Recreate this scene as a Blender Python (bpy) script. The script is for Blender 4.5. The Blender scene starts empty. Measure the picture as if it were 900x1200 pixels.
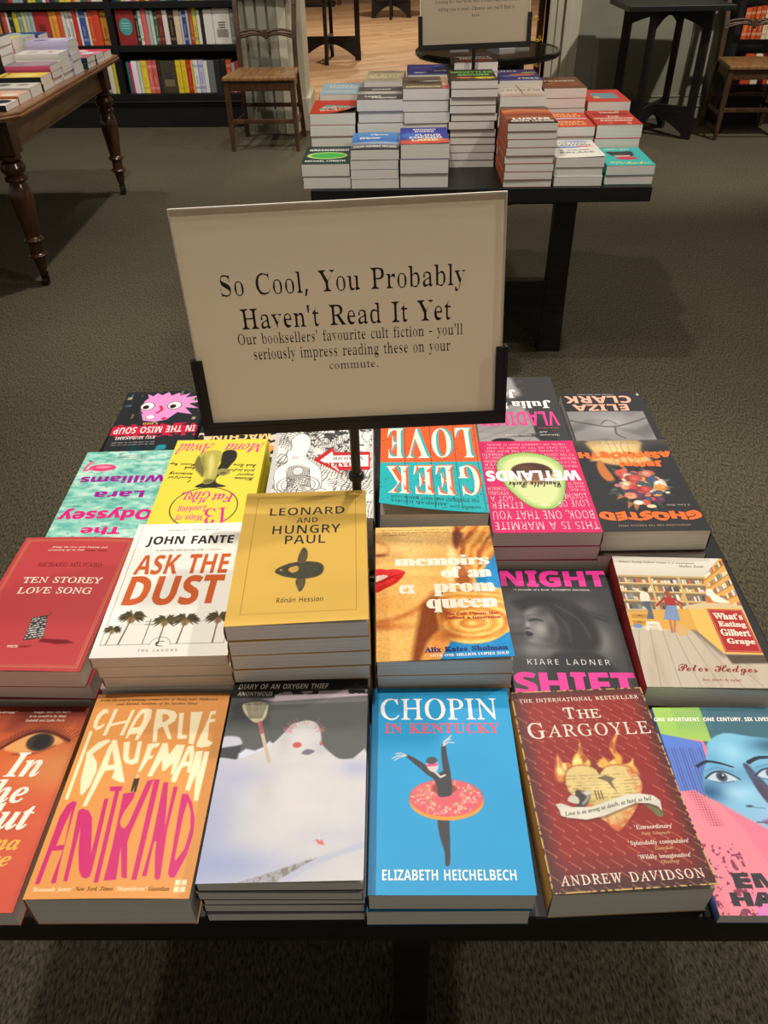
import bpy, math, random
import numpy as np
from mathutils import Vector, Matrix
from mathutils.geometry import tessellate_polygon

# ------------------------------------------------------------------ camera, world, light, exposure
S = bpy.context.scene
COL = S.collection
H = 1.28                                     # camera height above the floor
cam_d = bpy.data.cameras.new('camera')
cam = bpy.data.objects.new('camera', cam_d); COL.objects.link(cam)
cam_d.sensor_fit = 'VERTICAL'; cam_d.sensor_height = 24.0; cam_d.lens = 24.0*900/1200
cam_d.clip_start = .02; cam_d.clip_end = 100
_p, _r = math.radians(38), math.radians(-1.2)
_f = Vector((0, math.cos(_p), -math.sin(_p))); _x = Vector((1, 0, 0)); _u = _x.cross(_f)
_x2 = math.cos(_r)*_x+math.sin(_r)*_u; _u2 = math.cos(_r)*_u-math.sin(_r)*_x
cam.matrix_world = Matrix(((_x2.x, _u2.x, -_f.x, 0), (_x2.y, _u2.y, -_f.y, 0), (_x2.z, _u2.z, -_f.z, H), (0, 0, 0, 1)))
S.camera = cam
vs = S.view_settings
vs.view_transform = 'Standard'; vs.look = 'None'; vs.gamma = 1; vs.use_curve_mapping = False
vs.exposure = -0.06

W_ = bpy.data.worlds.new('shop_ambient'); S.world = W_; W_.use_nodes = True
W_.node_tree.nodes['Background'].inputs[0].default_value = (1, .93, .83, 1)
W_.node_tree.nodes['Background'].inputs[1].default_value = .34

def spot(name, loc, aim, power, size=75, blend=.5, radius=.045, col=(1, .95, .885)):
    d = bpy.data.lights.new(name, 'SPOT'); d.energy = power; d.spot_size = math.radians(size); d.spot_blend = blend
    d.shadow_soft_size = radius; d.color = col
    o = bpy.data.objects.new(name, d); COL.objects.link(o); o.location = loc
    o.rotation_euler = (Vector(aim)-Vector(loc)).to_track_quat('-Z', 'Y').to_euler()
    return o
LIGHTS = [
    ('ceiling_spot_over_sign', (-.1, .98, 2.9), (0, .70, .64), 120, 80),
    ('ceiling_spot_between_tables', (.45, 2.05, 2.9), (.15, .75, .64), 95, 80),
    ('ceiling_spot_left_aisle', (-.78, 1.2, 2.9), (-.35, 1.0, .6), 55, 95),
    ('ceiling_spot_right_aisle', (1.7, 1.45, 2.9), (.6, 1.9, .6), 110, 100),
    ('ceiling_spot_far_table', (-.35, 1.7, 2.9), (.25, 2.6, .7), 110, 75),
    ('added_fill_behind_camera', (.5, -1.3, 2.9), (0, .8, .75), 8, 60),  # weak added fill for the sign and page fronts, not a shop lamp
    ('ceiling_spot_wooden_table', (-.75, 3.3, 2.9), (-1.7, 4.0, .7), 190, 95),
    ('ceiling_spot_shelves', (-1.9, 5.0, 2.9), (-1.8, 6.6, .45), 140, 95),
    ('ceiling_spot_chair', (-.3, 4.9, 2.9), (-.85, 6.1, .4), 70, 85),
    ('ceiling_spot_grey_wall', (2.9, 4.3, 2.9), (2.0, 6.4, .6), 330, 95),
    ('ceiling_spot_open_carpet', (1.4, 3.6, 2.9), (1.5, 3.6, 0), 60, 120),
    ('ceiling_spot_wood_floor', (.1, 8.2, 2.9), (.1, 8.6, 0), 240, 130),
    ('ceiling_spot_wood_floor_far', (.2, 12.0, 2.9), (.2, 12.5, 0), 310, 140),
]
for L_ in LIGHTS: spot(*L_)

# ------------------------------------------------------------------ helpers: objects and meshes
def lin(c):
    c = np.asarray(c, float)/255.
    return np.where(c <= .04045, c/12.92, ((c+.055)/1.055)**2.4)
def lc(c): return (*[float(v) for v in lin(c)], 1.0)
def tag(o, label=None, cat=None, group=None, kind=None):
    if label: o['label'] = label
    if cat: o['category'] = cat
    if group: o['group'] = group
    if kind: o['kind'] = kind
    return o
def thing(name, loc, rz=0, label=None, cat=None, group=None):
    o = bpy.data.objects.new(name, None); COL.objects.link(o); o.empty_display_size = .02
    o.location = loc; o.rotation_euler = (0, 0, rz)
    return tag(o, label, cat, group)
def add(name, mesh, parent=None):
    o = bpy.data.objects.new(name, mesh); COL.objects.link(o)
    if parent: o.parent = parent
    return o
def copy_tree(o, parent=None):
    c = o.copy(); COL.objects.link(c)
    if parent: c.parent = parent
    for ch in list(o.children): copy_tree(ch, c)
    return c

class MB:
    'collects polygons (optionally coloured) and links them as one mesh'
    def __init__(s): s.v = []; s.f = []; s.c = []; s.col = (200, 200, 200)
    def poly(s, pts):
        n = len(s.v); s.v += [tuple(p) for p in pts]; s.c += [s.col]*len(pts); s.f.append(tuple(range(n, n+len(pts))))
    def raw(s, vs_, fs):
        n = len(s.v); s.v += [tuple(p) for p in vs_]; s.c += [s.col]*len(vs_); s.f += [tuple(i+n for i in f) for f in fs]
    def box(s, x0, x1, y0, y1, z0, z1):
        s.raw([(x0, y0, z0), (x1, y0, z0), (x1, y1, z0), (x0, y1, z0), (x0, y0, z1), (x1, y0, z1), (x1, y1, z1), (x0, y1, z1)],
              [(0, 3, 2, 1), (4, 5, 6, 7), (0, 1, 5, 4), (1, 2, 6, 5), (2, 3, 7, 6), (3, 0, 4, 7)])
    def bar(s, a, b, w, h, up=(0, 0, 1), w2=None, h2=None):
        'tapered rectangular bar from a to b'
        a, b = Vector(a), Vector(b); d = (b-a).normalized(); u = Vector(up)
        if abs(d.dot(u)) > .98: u = Vector((0, 1, 0))
        r = d.cross(u).normalized(); u = r.cross(d)
        w2 = w2 or w; h2 = h2 or h; vs_ = []
        for p, ww, hh in ((a, w, h), (b, w2, h2)):
            vs_ += [p-r*ww/2-u*hh/2, p+r*ww/2-u*hh/2, p+r*ww/2+u*hh/2, p-r*ww/2+u*hh/2]
        s.raw(vs_, [(3, 2, 1, 0), (4, 5, 6, 7), (0, 1, 5, 4), (1, 2, 6, 5), (2, 3, 7, 6), (3, 0, 4, 7)])
    def lathe(s, prof, c=(0, 0, 0), n=24):
        vs_ = []; fs = []
        for r, z in prof:
            for k in range(n):
                a = 2*math.pi*k/n; vs_.append((c[0]+r*math.cos(a), c[1]+r*math.sin(a), c[2]+z))
        for i in range(len(prof)-1):
            for k in range(n):
                k2 = (k+1) % n; fs.append((i*n+k, i*n+k2, (i+1)*n+k2, (i+1)*n+k))
        fs.append(tuple(range(n))[::-1]); fs.append(tuple(range((len(prof)-1)*n, len(prof)*n)))
        s.raw(vs_, fs)
    def tube(s, path, r, n=10, ry=None):
        path = [Vector(p) for p in path]; vs_ = []; fs = []
        for i, p in enumerate(path):
            d = (path[min(i+1, len(path)-1)]-path[max(i-1, 0)]).normalized()
            u = Vector((0, 0, 1)) if abs(d.z) < .9 else Vector((0, 1, 0))
            a = d.cross(u).normalized(); b = a.cross(d)
            rr = r[i] if isinstance(r, (list, tuple)) else r
            for k in range(n):
                t = 2*math.pi*k/n; vs_.append(p+a*rr*math.cos(t)+b*(ry or rr)*math.sin(t))
        for i in range(len(path)-1):
            for k in range(n):
                k2 = (k+1) % n; fs.append((i*n+k, i*n+k2, (i+1)*n+k2, (i+1)*n+k))
        fs.append(tuple(range(n))[::-1]); fs.append(tuple(range((len(path)-1)*n, len(path)*n)))
        s.raw(vs_, fs)
    def prism(s, pts, axis, lo, hi):
        'outline pts (2D) extruded along axis from lo to hi'
        def P(p, q):
            return {'x': (q, p[0], p[1]), 'y': (p[0], q, p[1]), 'z': (p[0], p[1], q)}[axis]
        n = len(pts); vs_ = [P(p, lo) for p in pts]+[P(p, hi) for p in pts]
        fs = [(i, (i+1) % n, n+(i+1) % n, n+i) for i in range(n)]
        for t in tessellate_polygon([[Vector((p[0], p[1], 0)) for p in pts]]):
            fs.append(tuple(t)); fs.append(tuple(n+i for i in t[::-1]))
        s.raw(vs_, fs)
    def build(s, name, m, parent=None, bevel=0, smooth=None, colored=False):
        me = bpy.data.meshes.new(name); me.from_pydata([tuple(v) for v in s.v], [], s.f)
        import bmesh
        b = bmesh.new(); b.from_mesh(me); bmesh.ops.recalc_face_normals(b, faces=b.faces); b.to_mesh(me); b.free()
        if colored:
            at = me.color_attributes.new('Col', 'FLOAT_COLOR', 'POINT')
            a = np.ones((len(s.v), 4)); a[:, :3] = lin(np.array(s.c)); at.data.foreach_set('color', a.ravel())
        me.materials.append(m)
        if smooth: me.polygons.foreach_set('use_smooth', [True]*len(me.polygons))
        o = add(name, me, parent)
        if smooth:
            me.set_sharp_from_angle(angle=math.radians(smooth))
        if bevel:
            md = o.modifiers.new('edge_rounding', 'BEVEL'); md.width = bevel; md.segments = 2; md.limit_method = 'ANGLE'; md.angle_limit = math.radians(40)
        return o

# ------------------------------------------------------------------ materials
def mat(name, col=(128, 128, 128), rough=.5, spec=.5, metal=0, noise=None, coat=0, bump=None):
    m = bpy.data.materials.new(name); m.use_nodes = True; nt = m.node_tree; b = nt.nodes['Principled BSDF']
    b.inputs['Base Color'].default_value = lc(col); b.inputs['Roughness'].default_value = rough
    b.inputs['Specular IOR Level'].default_value = spec; b.inputs['Metallic'].default_value = metal
    b.inputs['Coat Weight'].default_value = coat
    tc = nt.nodes.new('ShaderNodeTexCoord'); mp = nt.nodes.new('ShaderNodeMapping'); nt.links.new(tc.outputs['Object'], mp.inputs[0])
    n = nt.nodes.new('ShaderNodeTexNoise'); nt.links.new(mp.outputs[0], n.inputs['Vector'])
    if noise:                       # (scale, detail, other colour, stretch)
        sc, det, c2, st = noise
        mp.inputs['Scale'].default_value = st; n.inputs['Scale'].default_value = sc; n.inputs['Detail'].default_value = det
        r = nt.nodes.new('ShaderNodeValToRGB'); r.color_ramp.elements[0].color = lc(col); r.color_ramp.elements[1].color = lc(c2)
        r.color_ramp.elements[0].position = .35; r.color_ramp.elements[1].position = .68
        nt.links.new(n.outputs['Fac'], r.inputs[0]); nt.links.new(r.outputs[0], b.inputs['Base Color'])
        if bump:
            bp = nt.nodes.new('ShaderNodeBump'); bp.inputs['Strength'].default_value = bump[0]; bp.inputs['Distance'].default_value = bump[1]
            nt.links.new(n.outputs['Fac'], bp.inputs['Height']); nt.links.new(bp.outputs[0], b.inputs['Normal'])
    return m
def mat_col(name, rough, spec, coat=0):
    m = mat(name, rough=rough, spec=spec, coat=coat); nt = m.node_tree
    a = nt.nodes.new('ShaderNodeVertexColor'); a.layer_name = 'Col'
    nt.links.new(a.outputs[0], nt.nodes['Principled BSDF'].inputs['Base Color'])
    return m
M = {}
M['cover'] = mat_col('printed_cover_stock', .45, .22)
M['spine'] = mat_col('printed_spine_stock', .5, .3)
M['sign'] = mat_col('printed_sign_paper', .22, .45)
_nt = M['sign'].node_tree; _b = _nt.nodes['Principled BSDF']
_tr = _nt.nodes.new('ShaderNodeBsdfTranslucent'); _mx = _nt.nodes.new('ShaderNodeMixShader'); _mx.inputs[0].default_value = .6      # paper lets some light through
_vc = _nt.nodes.new('ShaderNodeVertexColor'); _vc.layer_name = 'Col'
_nt.links.new(_vc.outputs[0], _tr.inputs[0]); _nt.links.new(_b.outputs[0], _mx.inputs[1]); _nt.links.new(_tr.outputs[0], _mx.inputs[2])
_nt.links.new(_mx.outputs[0], _nt.nodes['Material Output'].inputs[0])
M['pages'] = mat('page_edges', (204, 198, 186), .85, .1, noise=(9, 3, (236, 230, 219), (.3, .3, 260)))
M['black'] = mat('black_stained_wood', (17, 15, 13), .45, .35, noise=(6, 4, (30, 26, 23), (1, 12, 12)))
M['black_top'] = mat('black_stained_wood_top', (15, 14, 13), .45, .35, noise=(5, 4, (25, 23, 21), (1, 14, 14)))
M['gloss_black'] = mat('black_lacquer', (16, 15, 13), .12, .6, noise=(3, 2, (24, 22, 20), (1, 1, 1)))
M['shelf'] = mat('black_painted_shelving', (13, 12, 11), .5, .35, noise=(4, 3, (21, 19, 17), (1, 1, 1)))
M['metal'] = mat('black_powder_coated_steel', (14, 12, 11), .42, .5, noise=(90, 2, (22, 19, 17), (1, 1, 1)))
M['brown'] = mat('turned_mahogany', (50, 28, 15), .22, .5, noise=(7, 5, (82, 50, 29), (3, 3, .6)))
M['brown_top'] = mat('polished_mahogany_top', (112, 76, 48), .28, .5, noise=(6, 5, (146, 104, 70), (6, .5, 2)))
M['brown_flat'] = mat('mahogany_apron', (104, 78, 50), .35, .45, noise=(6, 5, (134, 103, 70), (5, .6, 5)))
M['chair'] = mat('oak_chair_wood', (56, 35, 18), .4, .4, noise=(9, 4, (82, 54, 29), (4, 4, 1)))
M['seat'] = mat('worn_oak_seat', (106, 72, 38), .35, .45, noise=(5, 5, (146, 106, 62), (8, 1, 1)))
M['grey'] = mat('grey_green_panelling', (124, 121, 103), .55, .35, noise=(3, 2, (134, 131, 112), (1, 1, 1)))
M['cream'] = mat('cream_trim_paint', (176, 168, 144), .5, .35, noise=(3, 2, (186, 178, 155), (1, 1, 1)))
M['white'] = mat('white_ceiling_paint', (214, 206, 190), .8, .2, noise=(2, 2, (222, 214, 199), (1, 1, 1)))
M['acrylic'] = mat('acrylic_edge', (226, 216, 198), .15, .6, noise=(5, 1, (234, 226, 210), (1, 1, 1)))
M['yellow'] = mat('yellow_paper', (228, 190, 70), .5, .3, noise=(30, 2, (246, 218, 110), (1, 1, 1)))
M['red'] = mat('dark_red_wood', (92, 26, 20), .4, .4, noise=(6, 3, (112, 38, 28), (1, 1, 1)))

def mat_carpet():
    m = mat('grey_ribbed_carpet', (84, 79, 69), 1, .05); nt = m.node_tree; b = nt.nodes['Principled BSDF']
    tc = nt.nodes.new('ShaderNodeTexCoord')
    mp = nt.nodes.new('ShaderNodeMapping'); mp.inputs['Scale'].default_value = (250, 80, 80); mp.inputs['Rotation'].default_value = (0, 0, .12)
    nt.links.new(tc.outputs['Object'], mp.inputs[0])
    n = nt.nodes.new('ShaderNodeTexNoise'); n.inputs['Scale'].default_value = 1; n.inputs['Detail'].default_value = 3; n.inputs['Roughness'].default_value = .65
    nt.links.new(mp.outputs[0], n.inputs[0])
    n2 = nt.nodes.new('ShaderNodeTexNoise'); n2.inputs['Scale'].default_value = 1.3; n2.inputs['Detail'].default_value = 4
    nt.links.new(tc.outputs['Object'], n2.inputs[0])
    r = nt.nodes.new('ShaderNodeValToRGB'); e = r.color_ramp.elements
    e[0].position = .33; e[0].color = lc((44, 40, 31)); e[1].position = .68; e[1].color = lc((112, 104, 84))
    nt.links.new(n.outputs['Fac'], r.inputs[0])
    mx = nt.nodes.new('ShaderNodeMix'); mx.data_type = 'RGBA'; mx.blend_type = 'MULTIPLY'; mx.inputs[0].default_value = .35
    nt.links.new(r.outputs[0], mx.inputs[6])
    r2 = nt.nodes.new('ShaderNodeValToRGB'); r2.color_ramp.elements[0].position = .3; r2.color_ramp.elements[0].color = (.55, .55, .55, 1); r2.color_ramp.elements[1].position = .7
    nt.links.new(n2.outputs['Fac'], r2.inputs[0]); nt.links.new(r2.outputs[0], mx.inputs[7])
    nt.links.new(mx.outputs[2], b.inputs['Base Color'])
    bp = nt.nodes.new('ShaderNodeBump'); bp.inputs['Strength'].default_value = .7; bp.inputs['Distance'].default_value = .003
    nt.links.new(n.outputs['Fac'], bp.inputs['Height']); nt.links.new(bp.outputs[0], b.inputs['Normal'])
    return m
M['carpet'] = mat_carpet()
def mat_wood():
    m = mat('pale_oak_boards', rough=.35, spec=.4); nt = m.node_tree; b = nt.nodes['Principled BSDF']
    tc = nt.nodes.new('ShaderNodeTexCoord'); mp = nt.nodes.new('ShaderNodeMapping'); mp.inputs['Rotation'].default_value = (0, 0, math.radians(-24))
    nt.links.new(tc.outputs['Object'], mp.inputs[0])
    br = nt.nodes.new('ShaderNodeTexBrick'); br.inputs['Scale'].default_value = 1; br.inputs['Brick Width'].default_value = .9; br.inputs['Row Height'].default_value = .11
    br.inputs['Mortar Size'].default_value = .003; br.inputs['Color1'].default_value = lc((196, 150, 104)); br.inputs['Color2'].default_value = lc((222, 182, 136)); br.inputs['Mortar'].default_value = lc((158, 112, 72))
    nt.links.new(mp.outputs[0], br.inputs[0])
    n = nt.nodes.new('ShaderNodeTexNoise'); n.inputs['Scale'].default_value = 4; n.inputs['Detail'].default_value = 5
    mp2 = nt.nodes.new('ShaderNodeMapping'); mp2.inputs['Scale'].default_value = (1, 9, 1); nt.links.new(mp.outputs[0], mp2.inputs[0]); nt.links.new(mp2.outputs[0], n.inputs[0])
    mx = nt.nodes.new('ShaderNodeMix'); mx.data_type = 'RGBA'; mx.blend_type = 'SOFT_LIGHT'; mx.inputs[0].default_value = .6
    nt.links.new(br.outputs[0], mx.inputs[6]); nt.links.new(n.outputs['Fac'], mx.inputs[7]); nt.links.new(mx.outputs[2], b.inputs['Base Color'])
    return m
M['wood'] = mat_wood()

# ------------------------------------------------------------------ lettering: outlines of five letter shapes
LETTER_NUMBERS = [
0,65,52,2,22,-1,0,0,2,4,2,3,5,19,47,2,0,19,-46,3,-6,4,-2,0,-2,-26,0,0,2,5,1,2,2,-1,5,-3,6,-18,0,-3,-8,0,-2,1,-3,5,-1,0,-2,3,14,19,15,0,-8,19,0,66,53,3,21,2,0,0,2,5,2,2,6,0,34,-1,5,-2,3,-4,1,0,2,24,0,12,-2,7,-4,3,-7,-4,
-8,-10,-4,12,-5,4,-9,-1,-7,-4,-5,-7,-3,-9,-1,11,22,30,1,0,5,1,4,2,2,3,0,5,-2,8,-2,2,-4,1,-3,-1,-1,-4,11,27,3,4,1,3,2,2,9,-1,6,-2,4,-4,2,-5,1,-2,0,0,-20,1,-4,0,67,56,1,34,31,-1,-8,1,-7,2,-5,5,-4,6,-3,6,-1,8,1,8,3,7,4,6,6,
4,6,3,8,1,13,-3,3,-1,2,1,1,3,2,0,0,-19,-2,0,-3,7,-4,5,-5,3,-6,1,-8,-3,-5,-8,-2,-15,2,-13,5,-8,9,-3,10,2,8,8,3,-2,-10,-9,0,68,59,2,16,2,0,0,2,6,2,1,5,0,36,-2,6,-5,2,0,2,25,0,12,-2,10,-5,5,-9,2,-12,-3,-15,-10,-9,-16,-3,12,
27,3,7,1,4,5,3,8,1,10,-2,14,-5,8,-8,3,-4,-1,-1,-5,0,-37,1,-5,0,69,53,1,36,2,0,0,2,5,2,2,5,0,35,-2,7,-5,2,0,2,46,0,0,-17,-2,0,-2,7,-3,4,-6,2,-7,1,-4,-1,-2,-1,0,-21,1,0,5,1,3,2,4,9,2,0,0,-27,-3,0,-1,8,-4,4,-7,1,0,-19,1,-4,
5,-1,10,2,6,4,5,8,3,0,-4,-17,0,71,61,1,42,32,-1,-8,1,-7,2,-6,5,-4,5,-3,7,-1,8,1,8,3,7,4,6,6,4,6,3,8,1,13,-3,3,-1,2,1,1,3,2,0,0,-19,-2,0,-4,8,-7,6,-7,2,-8,-3,-5,-8,-2,-15,2,-11,3,-8,5,-5,6,-1,6,1,2,6,0,6,-2,5,-6,2,0,2,27,
0,0,-2,-5,-2,-1,-5,0,-12,-11,-3,0,72,63,1,37,2,0,0,2,5,2,2,6,0,35,-2,6,-5,2,0,2,27,0,0,-2,-5,-1,-2,-2,0,-20,19,0,0,15,-1,5,-2,2,-4,1,0,2,27,0,0,-2,-6,-2,-1,-6,0,-35,1,-6,6,-2,0,-2,-27,0,0,2,5,2,2,6,0,17,-19,0,0,-17,1,-6,
6,-2,0,-2,0,73,31,1,16,2,0,0,2,5,2,2,5,0,37,-1,5,-6,2,0,2,27,0,0,-2,-6,-2,-1,-5,0,-41,3,-2,4,-1,0,-2,0,74,40,1,26,13,-8,-7,2,-5,3,-1,6,1,4,4,2,5,-2,1,-4,-1,-3,-1,-2,1,-2,3,-1,4,2,1,6,0,41,-1,5,-2,3,-5,1,0,2,28,0,0,-2,-5,
-1,-2,-3,0,-38,-2,-11,-6,-6,0,75,61,1,39,2,0,0,2,6,2,1,6,0,35,-1,6,-6,2,0,2,27,0,0,-2,-4,-1,-3,-2,0,-22,17,17,3,5,-2,2,-5,1,0,2,23,0,0,-2,-1,0,-7,-3,-9,-7,-9,-9,24,-28,2,-3,4,-1,0,-2,-28,0,0,2,5,0,1,2,-2,4,-14,18,-2,-2,
0,-14,1,-6,6,-2,0,-2,0,76,51,1,21,2,0,0,2,5,2,2,6,0,35,-2,6,-5,2,0,2,28,0,0,-2,-5,-1,-2,-2,-1,-5,0,-39,2,-2,4,-1,10,2,6,5,5,9,2,0,-3,-19,0,77,76,1,34,2,0,0,2,5,2,2,6,0,36,-1,4,-2,2,-4,1,0,2,20,0,16,-38,16,38,20,0,0,-2,
-5,-2,-2,-6,0,-35,1,-5,2,-2,4,-1,0,-2,-27,0,0,2,5,1,2,2,1,5,0,38,-20,-48,-3,0,-19,47,0,-37,1,-6,6,-2,0,-2,0,78,59,1,26,48,-1,-35,43,0,-33,1,-5,6,-2,0,-2,-18,0,0,2,4,1,3,2,0,42,-5,5,-2,1,0,2,17,0,28,-35,0,25,-1,5,-2,2,-4,
1,0,2,18,0,0,-2,-6,-2,-1,-6,0,-46,0,79,63,2,16,31,-1,-11,2,-9,6,-6,9,-2,11,2,12,6,9,9,6,12,2,11,-2,9,-6,6,-9,2,-12,-2,-11,-6,-9,-9,-6,14,32,1,7,3,5,9,2,14,-1,12,-3,8,-5,5,-6,1,-7,-3,-5,-8,-2,-15,1,-11,3,-8,5,-5,0,80,50,
2,21,2,0,0,2,5,2,2,6,0,35,-2,6,-5,2,0,2,24,0,14,-2,7,-5,2,-8,-1,-6,-4,-5,-6,-3,-9,-1,-7,0,0,-15,1,-6,6,-2,0,-2,10,22,28,7,0,4,2,1,4,1,5,-2,10,-3,2,-4,1,-3,-1,-1,-3,0,82,57,2,25,2,0,0,2,5,2,2,6,0,35,-2,6,-5,2,0,2,24,0,11,
-1,7,-3,5,-4,1,-7,-3,-8,-9,-5,16,-24,3,-1,1,-2,-17,0,-17,25,-2,0,0,-15,1,-6,6,-2,0,-2,10,22,28,2,0,6,1,4,2,2,4,0,5,-2,9,-7,3,-4,-1,-1,-5,0,83,47,1,47,5,-1,0,20,2,0,3,-8,3,-5,5,-3,6,-1,4,0,3,2,2,3,0,4,-1,4,-5,4,-7,4,-11,
7,-2,5,-1,5,2,8,6,6,8,2,12,-2,1,-1,1,0,2,1,0,2,3,0,0,-18,-2,0,-4,8,-5,5,-7,2,-6,-2,-3,-5,2,-6,7,-4,7,-3,8,-5,4,-5,1,-7,-2,-9,-7,-6,-11,-2,-4,0,-4,1,-3,1,-4,0,-1,-2,0,84,51,1,22,11,0,0,2,6,2,2,6,0,42,-1,0,-6,-1,-4,-3,-3,
-4,-2,-6,-2,0,0,17,48,0,0,-17,-2,0,-2,8,-5,4,-8,2,0,-42,1,-6,6,-2,0,-2,0,85,59,1,32,30,-2,-10,2,-6,3,-4,7,-1,9,0,26,-2,6,-5,2,0,2,27,0,0,-2,-5,-1,-2,-2,0,-39,2,-5,4,-2,5,-1,8,1,4,6,2,9,0,26,-1,6,-7,2,0,2,18,0,0,-2,-5,-2,
-1,-6,0,-23,-2,-11,-3,-7,-7,-4,0,86,51,1,21,25,-2,-20,48,-2,4,-5,3,0,2,27,0,0,-2,-5,-1,-2,-3,1,-4,12,-28,11,28,1,4,-2,3,-5,1,0,2,17,0,0,-2,-4,-2,-3,-5,-18,-48,0,87,73,1,35,20,-1,-16,48,-2,4,-4,2,0,2,24,0,0,-2,-4,-1,-1,
-3,1,-4,9,-27,9,24,-2,6,-2,4,-5,1,0,2,26,0,0,-2,-4,-1,-2,-3,1,-3,9,-26,8,24,1,5,-1,3,-5,1,0,2,15,0,0,-2,-4,-2,-2,-5,-15,-47,-3,0,-13,38,-15,-38,0,89,51,1,30,12,0,0,2,6,2,1,6,0,11,-13,25,-4,5,-4,2,0,2,27,0,0,-2,-2,0,-3,
-1,-1,-2,1,-3,10,-20,10,17,2,5,-2,3,-4,1,-1,2,18,0,0,-2,-4,-2,-3,-4,-14,-23,0,-14,2,-6,5,-2,0,-2,0,97,41,2,33,31,-1,-5,1,-2,4,-6,-4,-7,-1,-6,2,-3,7,2,4,4,4,16,7,0,6,-2,5,-4,1,-4,0,-2,-2,2,-2,1,-3,-2,-4,-4,-1,-4,1,-1,4,2,
5,5,4,8,1,8,-1,5,-2,2,-4,1,-6,0,-20,2,-1,1,1,1,-2,-4,-3,7,18,4,3,1,3,3,0,12,-7,-3,-3,-7,1,-4,0,98,43,2,19,5,-1,0,48,-1,4,-3,2,0,2,16,0,0,-22,4,4,6,1,7,-2,5,-7,2,-9,-2,-11,-7,-7,-4,-3,-5,0,-5,1,-5,3,-7,-4,11,22,2,4,1,2,3,
1,13,-1,11,-3,3,-3,1,-3,-2,-2,-3,0,-21,1,-5,0,99,35,1,28,19,-1,-9,2,-5,7,-3,10,3,10,6,8,10,2,5,0,4,-2,2,-3,1,-4,-1,-3,-4,-2,-3,2,-1,4,0,3,-1,2,-3,1,-5,-4,-2,-10,1,-7,2,-6,4,-3,4,-1,5,1,4,3,1,-2,-7,-6,0,100,44,2,21,17,-1,
-8,2,-5,7,-2,10,2,10,6,8,7,2,6,-1,4,-3,0,14,-2,4,-4,1,0,2,17,0,0,-46,1,-4,3,-2,0,-2,-15,-2,0,6,-4,-5,11,21,3,3,2,3,4,0,20,-2,3,-4,2,-3,-1,-2,-3,-2,-12,2,-11,2,-3,0,101,36,2,19,18,-1,-8,2,-6,7,-2,11,3,10,5,7,9,2,6,-1,5,
-3,3,-6,1,-7,0,-1,-20,0,3,-11,7,-4,4,1,4,4,2,-1,-7,-8,8,14,23,10,0,0,3,-1,7,-1,2,-3,1,-4,-3,-1,-9,0,102,26,1,33,2,0,0,2,3,1,1,1,0,29,-4,0,0,4,4,0,0,5,1,6,3,4,5,3,6,1,8,-3,2,-2,1,-3,-2,-4,-3,-1,-4,1,-1,3,1,3,0,1,1,1,-2,1,
-4,-1,0,-15,6,0,0,-4,-6,0,0,-25,1,-5,5,-1,0,-2,0,103,39,3,37,17,-17,-6,1,-5,1,-3,3,-1,3,1,3,5,3,-4,3,-1,4,2,5,7,4,-7,5,-2,7,2,7,6,5,8,1,9,-1,10,0,0,-5,-6,0,2,-4,1,-4,-2,-6,-5,-4,-7,-2,-4,0,-4,-1,-1,-2,1,-2,4,-1,4,0,10,
-1,5,-3,2,-6,-1,-6,-4,-4,-7,-2,11,19,15,4,2,1,8,-1,8,-2,2,-2,1,-3,-1,-1,-2,-1,-8,1,-8,1,-1,8,19,-14,10,2,3,4,-2,3,-5,1,-13,0,-3,-5,2,-3,0,104,46,1,30,2,0,0,2,3,1,1,4,0,41,-1,3,-3,2,0,2,16,0,0,-23,5,5,6,1,8,-3,3,-10,0,
-22,4,-1,0,-2,-20,0,0,2,1,0,2,1,1,4,0,19,-1,5,-3,2,-3,-2,-3,-3,0,-25,4,-1,0,-2,0,105,24,2,8,12,43,-4,2,-2,4,2,5,4,2,4,-2,2,-5,-2,-4,12,2,0,0,2,3,1,1,4,0,27,-4,1,0,2,16,0,0,-30,1,-4,3,-1,0,-2,0,107,43,1,32,2,0,0,2,3,1,1,
4,0,45,-4,1,0,2,16,0,0,-35,9,10,2,3,-1,2,-3,0,0,2,16,0,0,-2,-4,-1,-4,-3,-6,-6,15,-21,3,-2,0,-2,-20,0,0,2,3,0,1,2,-1,2,-8,12,-2,-2,0,-13,4,-1,0,-2,0,108,24,1,12,2,0,0,2,3,1,1,4,0,44,-4,2,0,2,16,0,0,-48,1,-4,3,-1,0,-2,0,
109,66,1,47,2,0,0,2,3,1,1,4,0,23,-1,4,-3,1,0,2,16,0,0,-5,5,5,5,1,7,-2,3,-5,6,5,6,2,8,-3,2,-10,0,-18,1,-4,3,-1,0,-2,-19,0,0,2,3,1,1,4,0,19,-1,5,-3,2,-3,-1,-3,-4,0,-21,1,-4,3,-1,0,-2,-19,0,0,2,3,1,1,4,0,19,-1,5,-3,2,-4,-2,
-2,-3,0,-25,3,-1,0,-2,0,110,46,1,30,2,0,0,2,3,1,1,4,0,23,-1,4,-3,1,0,2,16,0,0,-5,5,5,6,1,8,-3,3,-10,0,-22,4,-1,0,-2,-20,0,0,2,1,0,2,1,1,4,0,19,-1,5,-3,2,-3,-2,-3,-3,0,-25,4,-1,0,-2,0,111,40,2,12,20,-1,-9,2,-6,7,-3,10,3,
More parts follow.
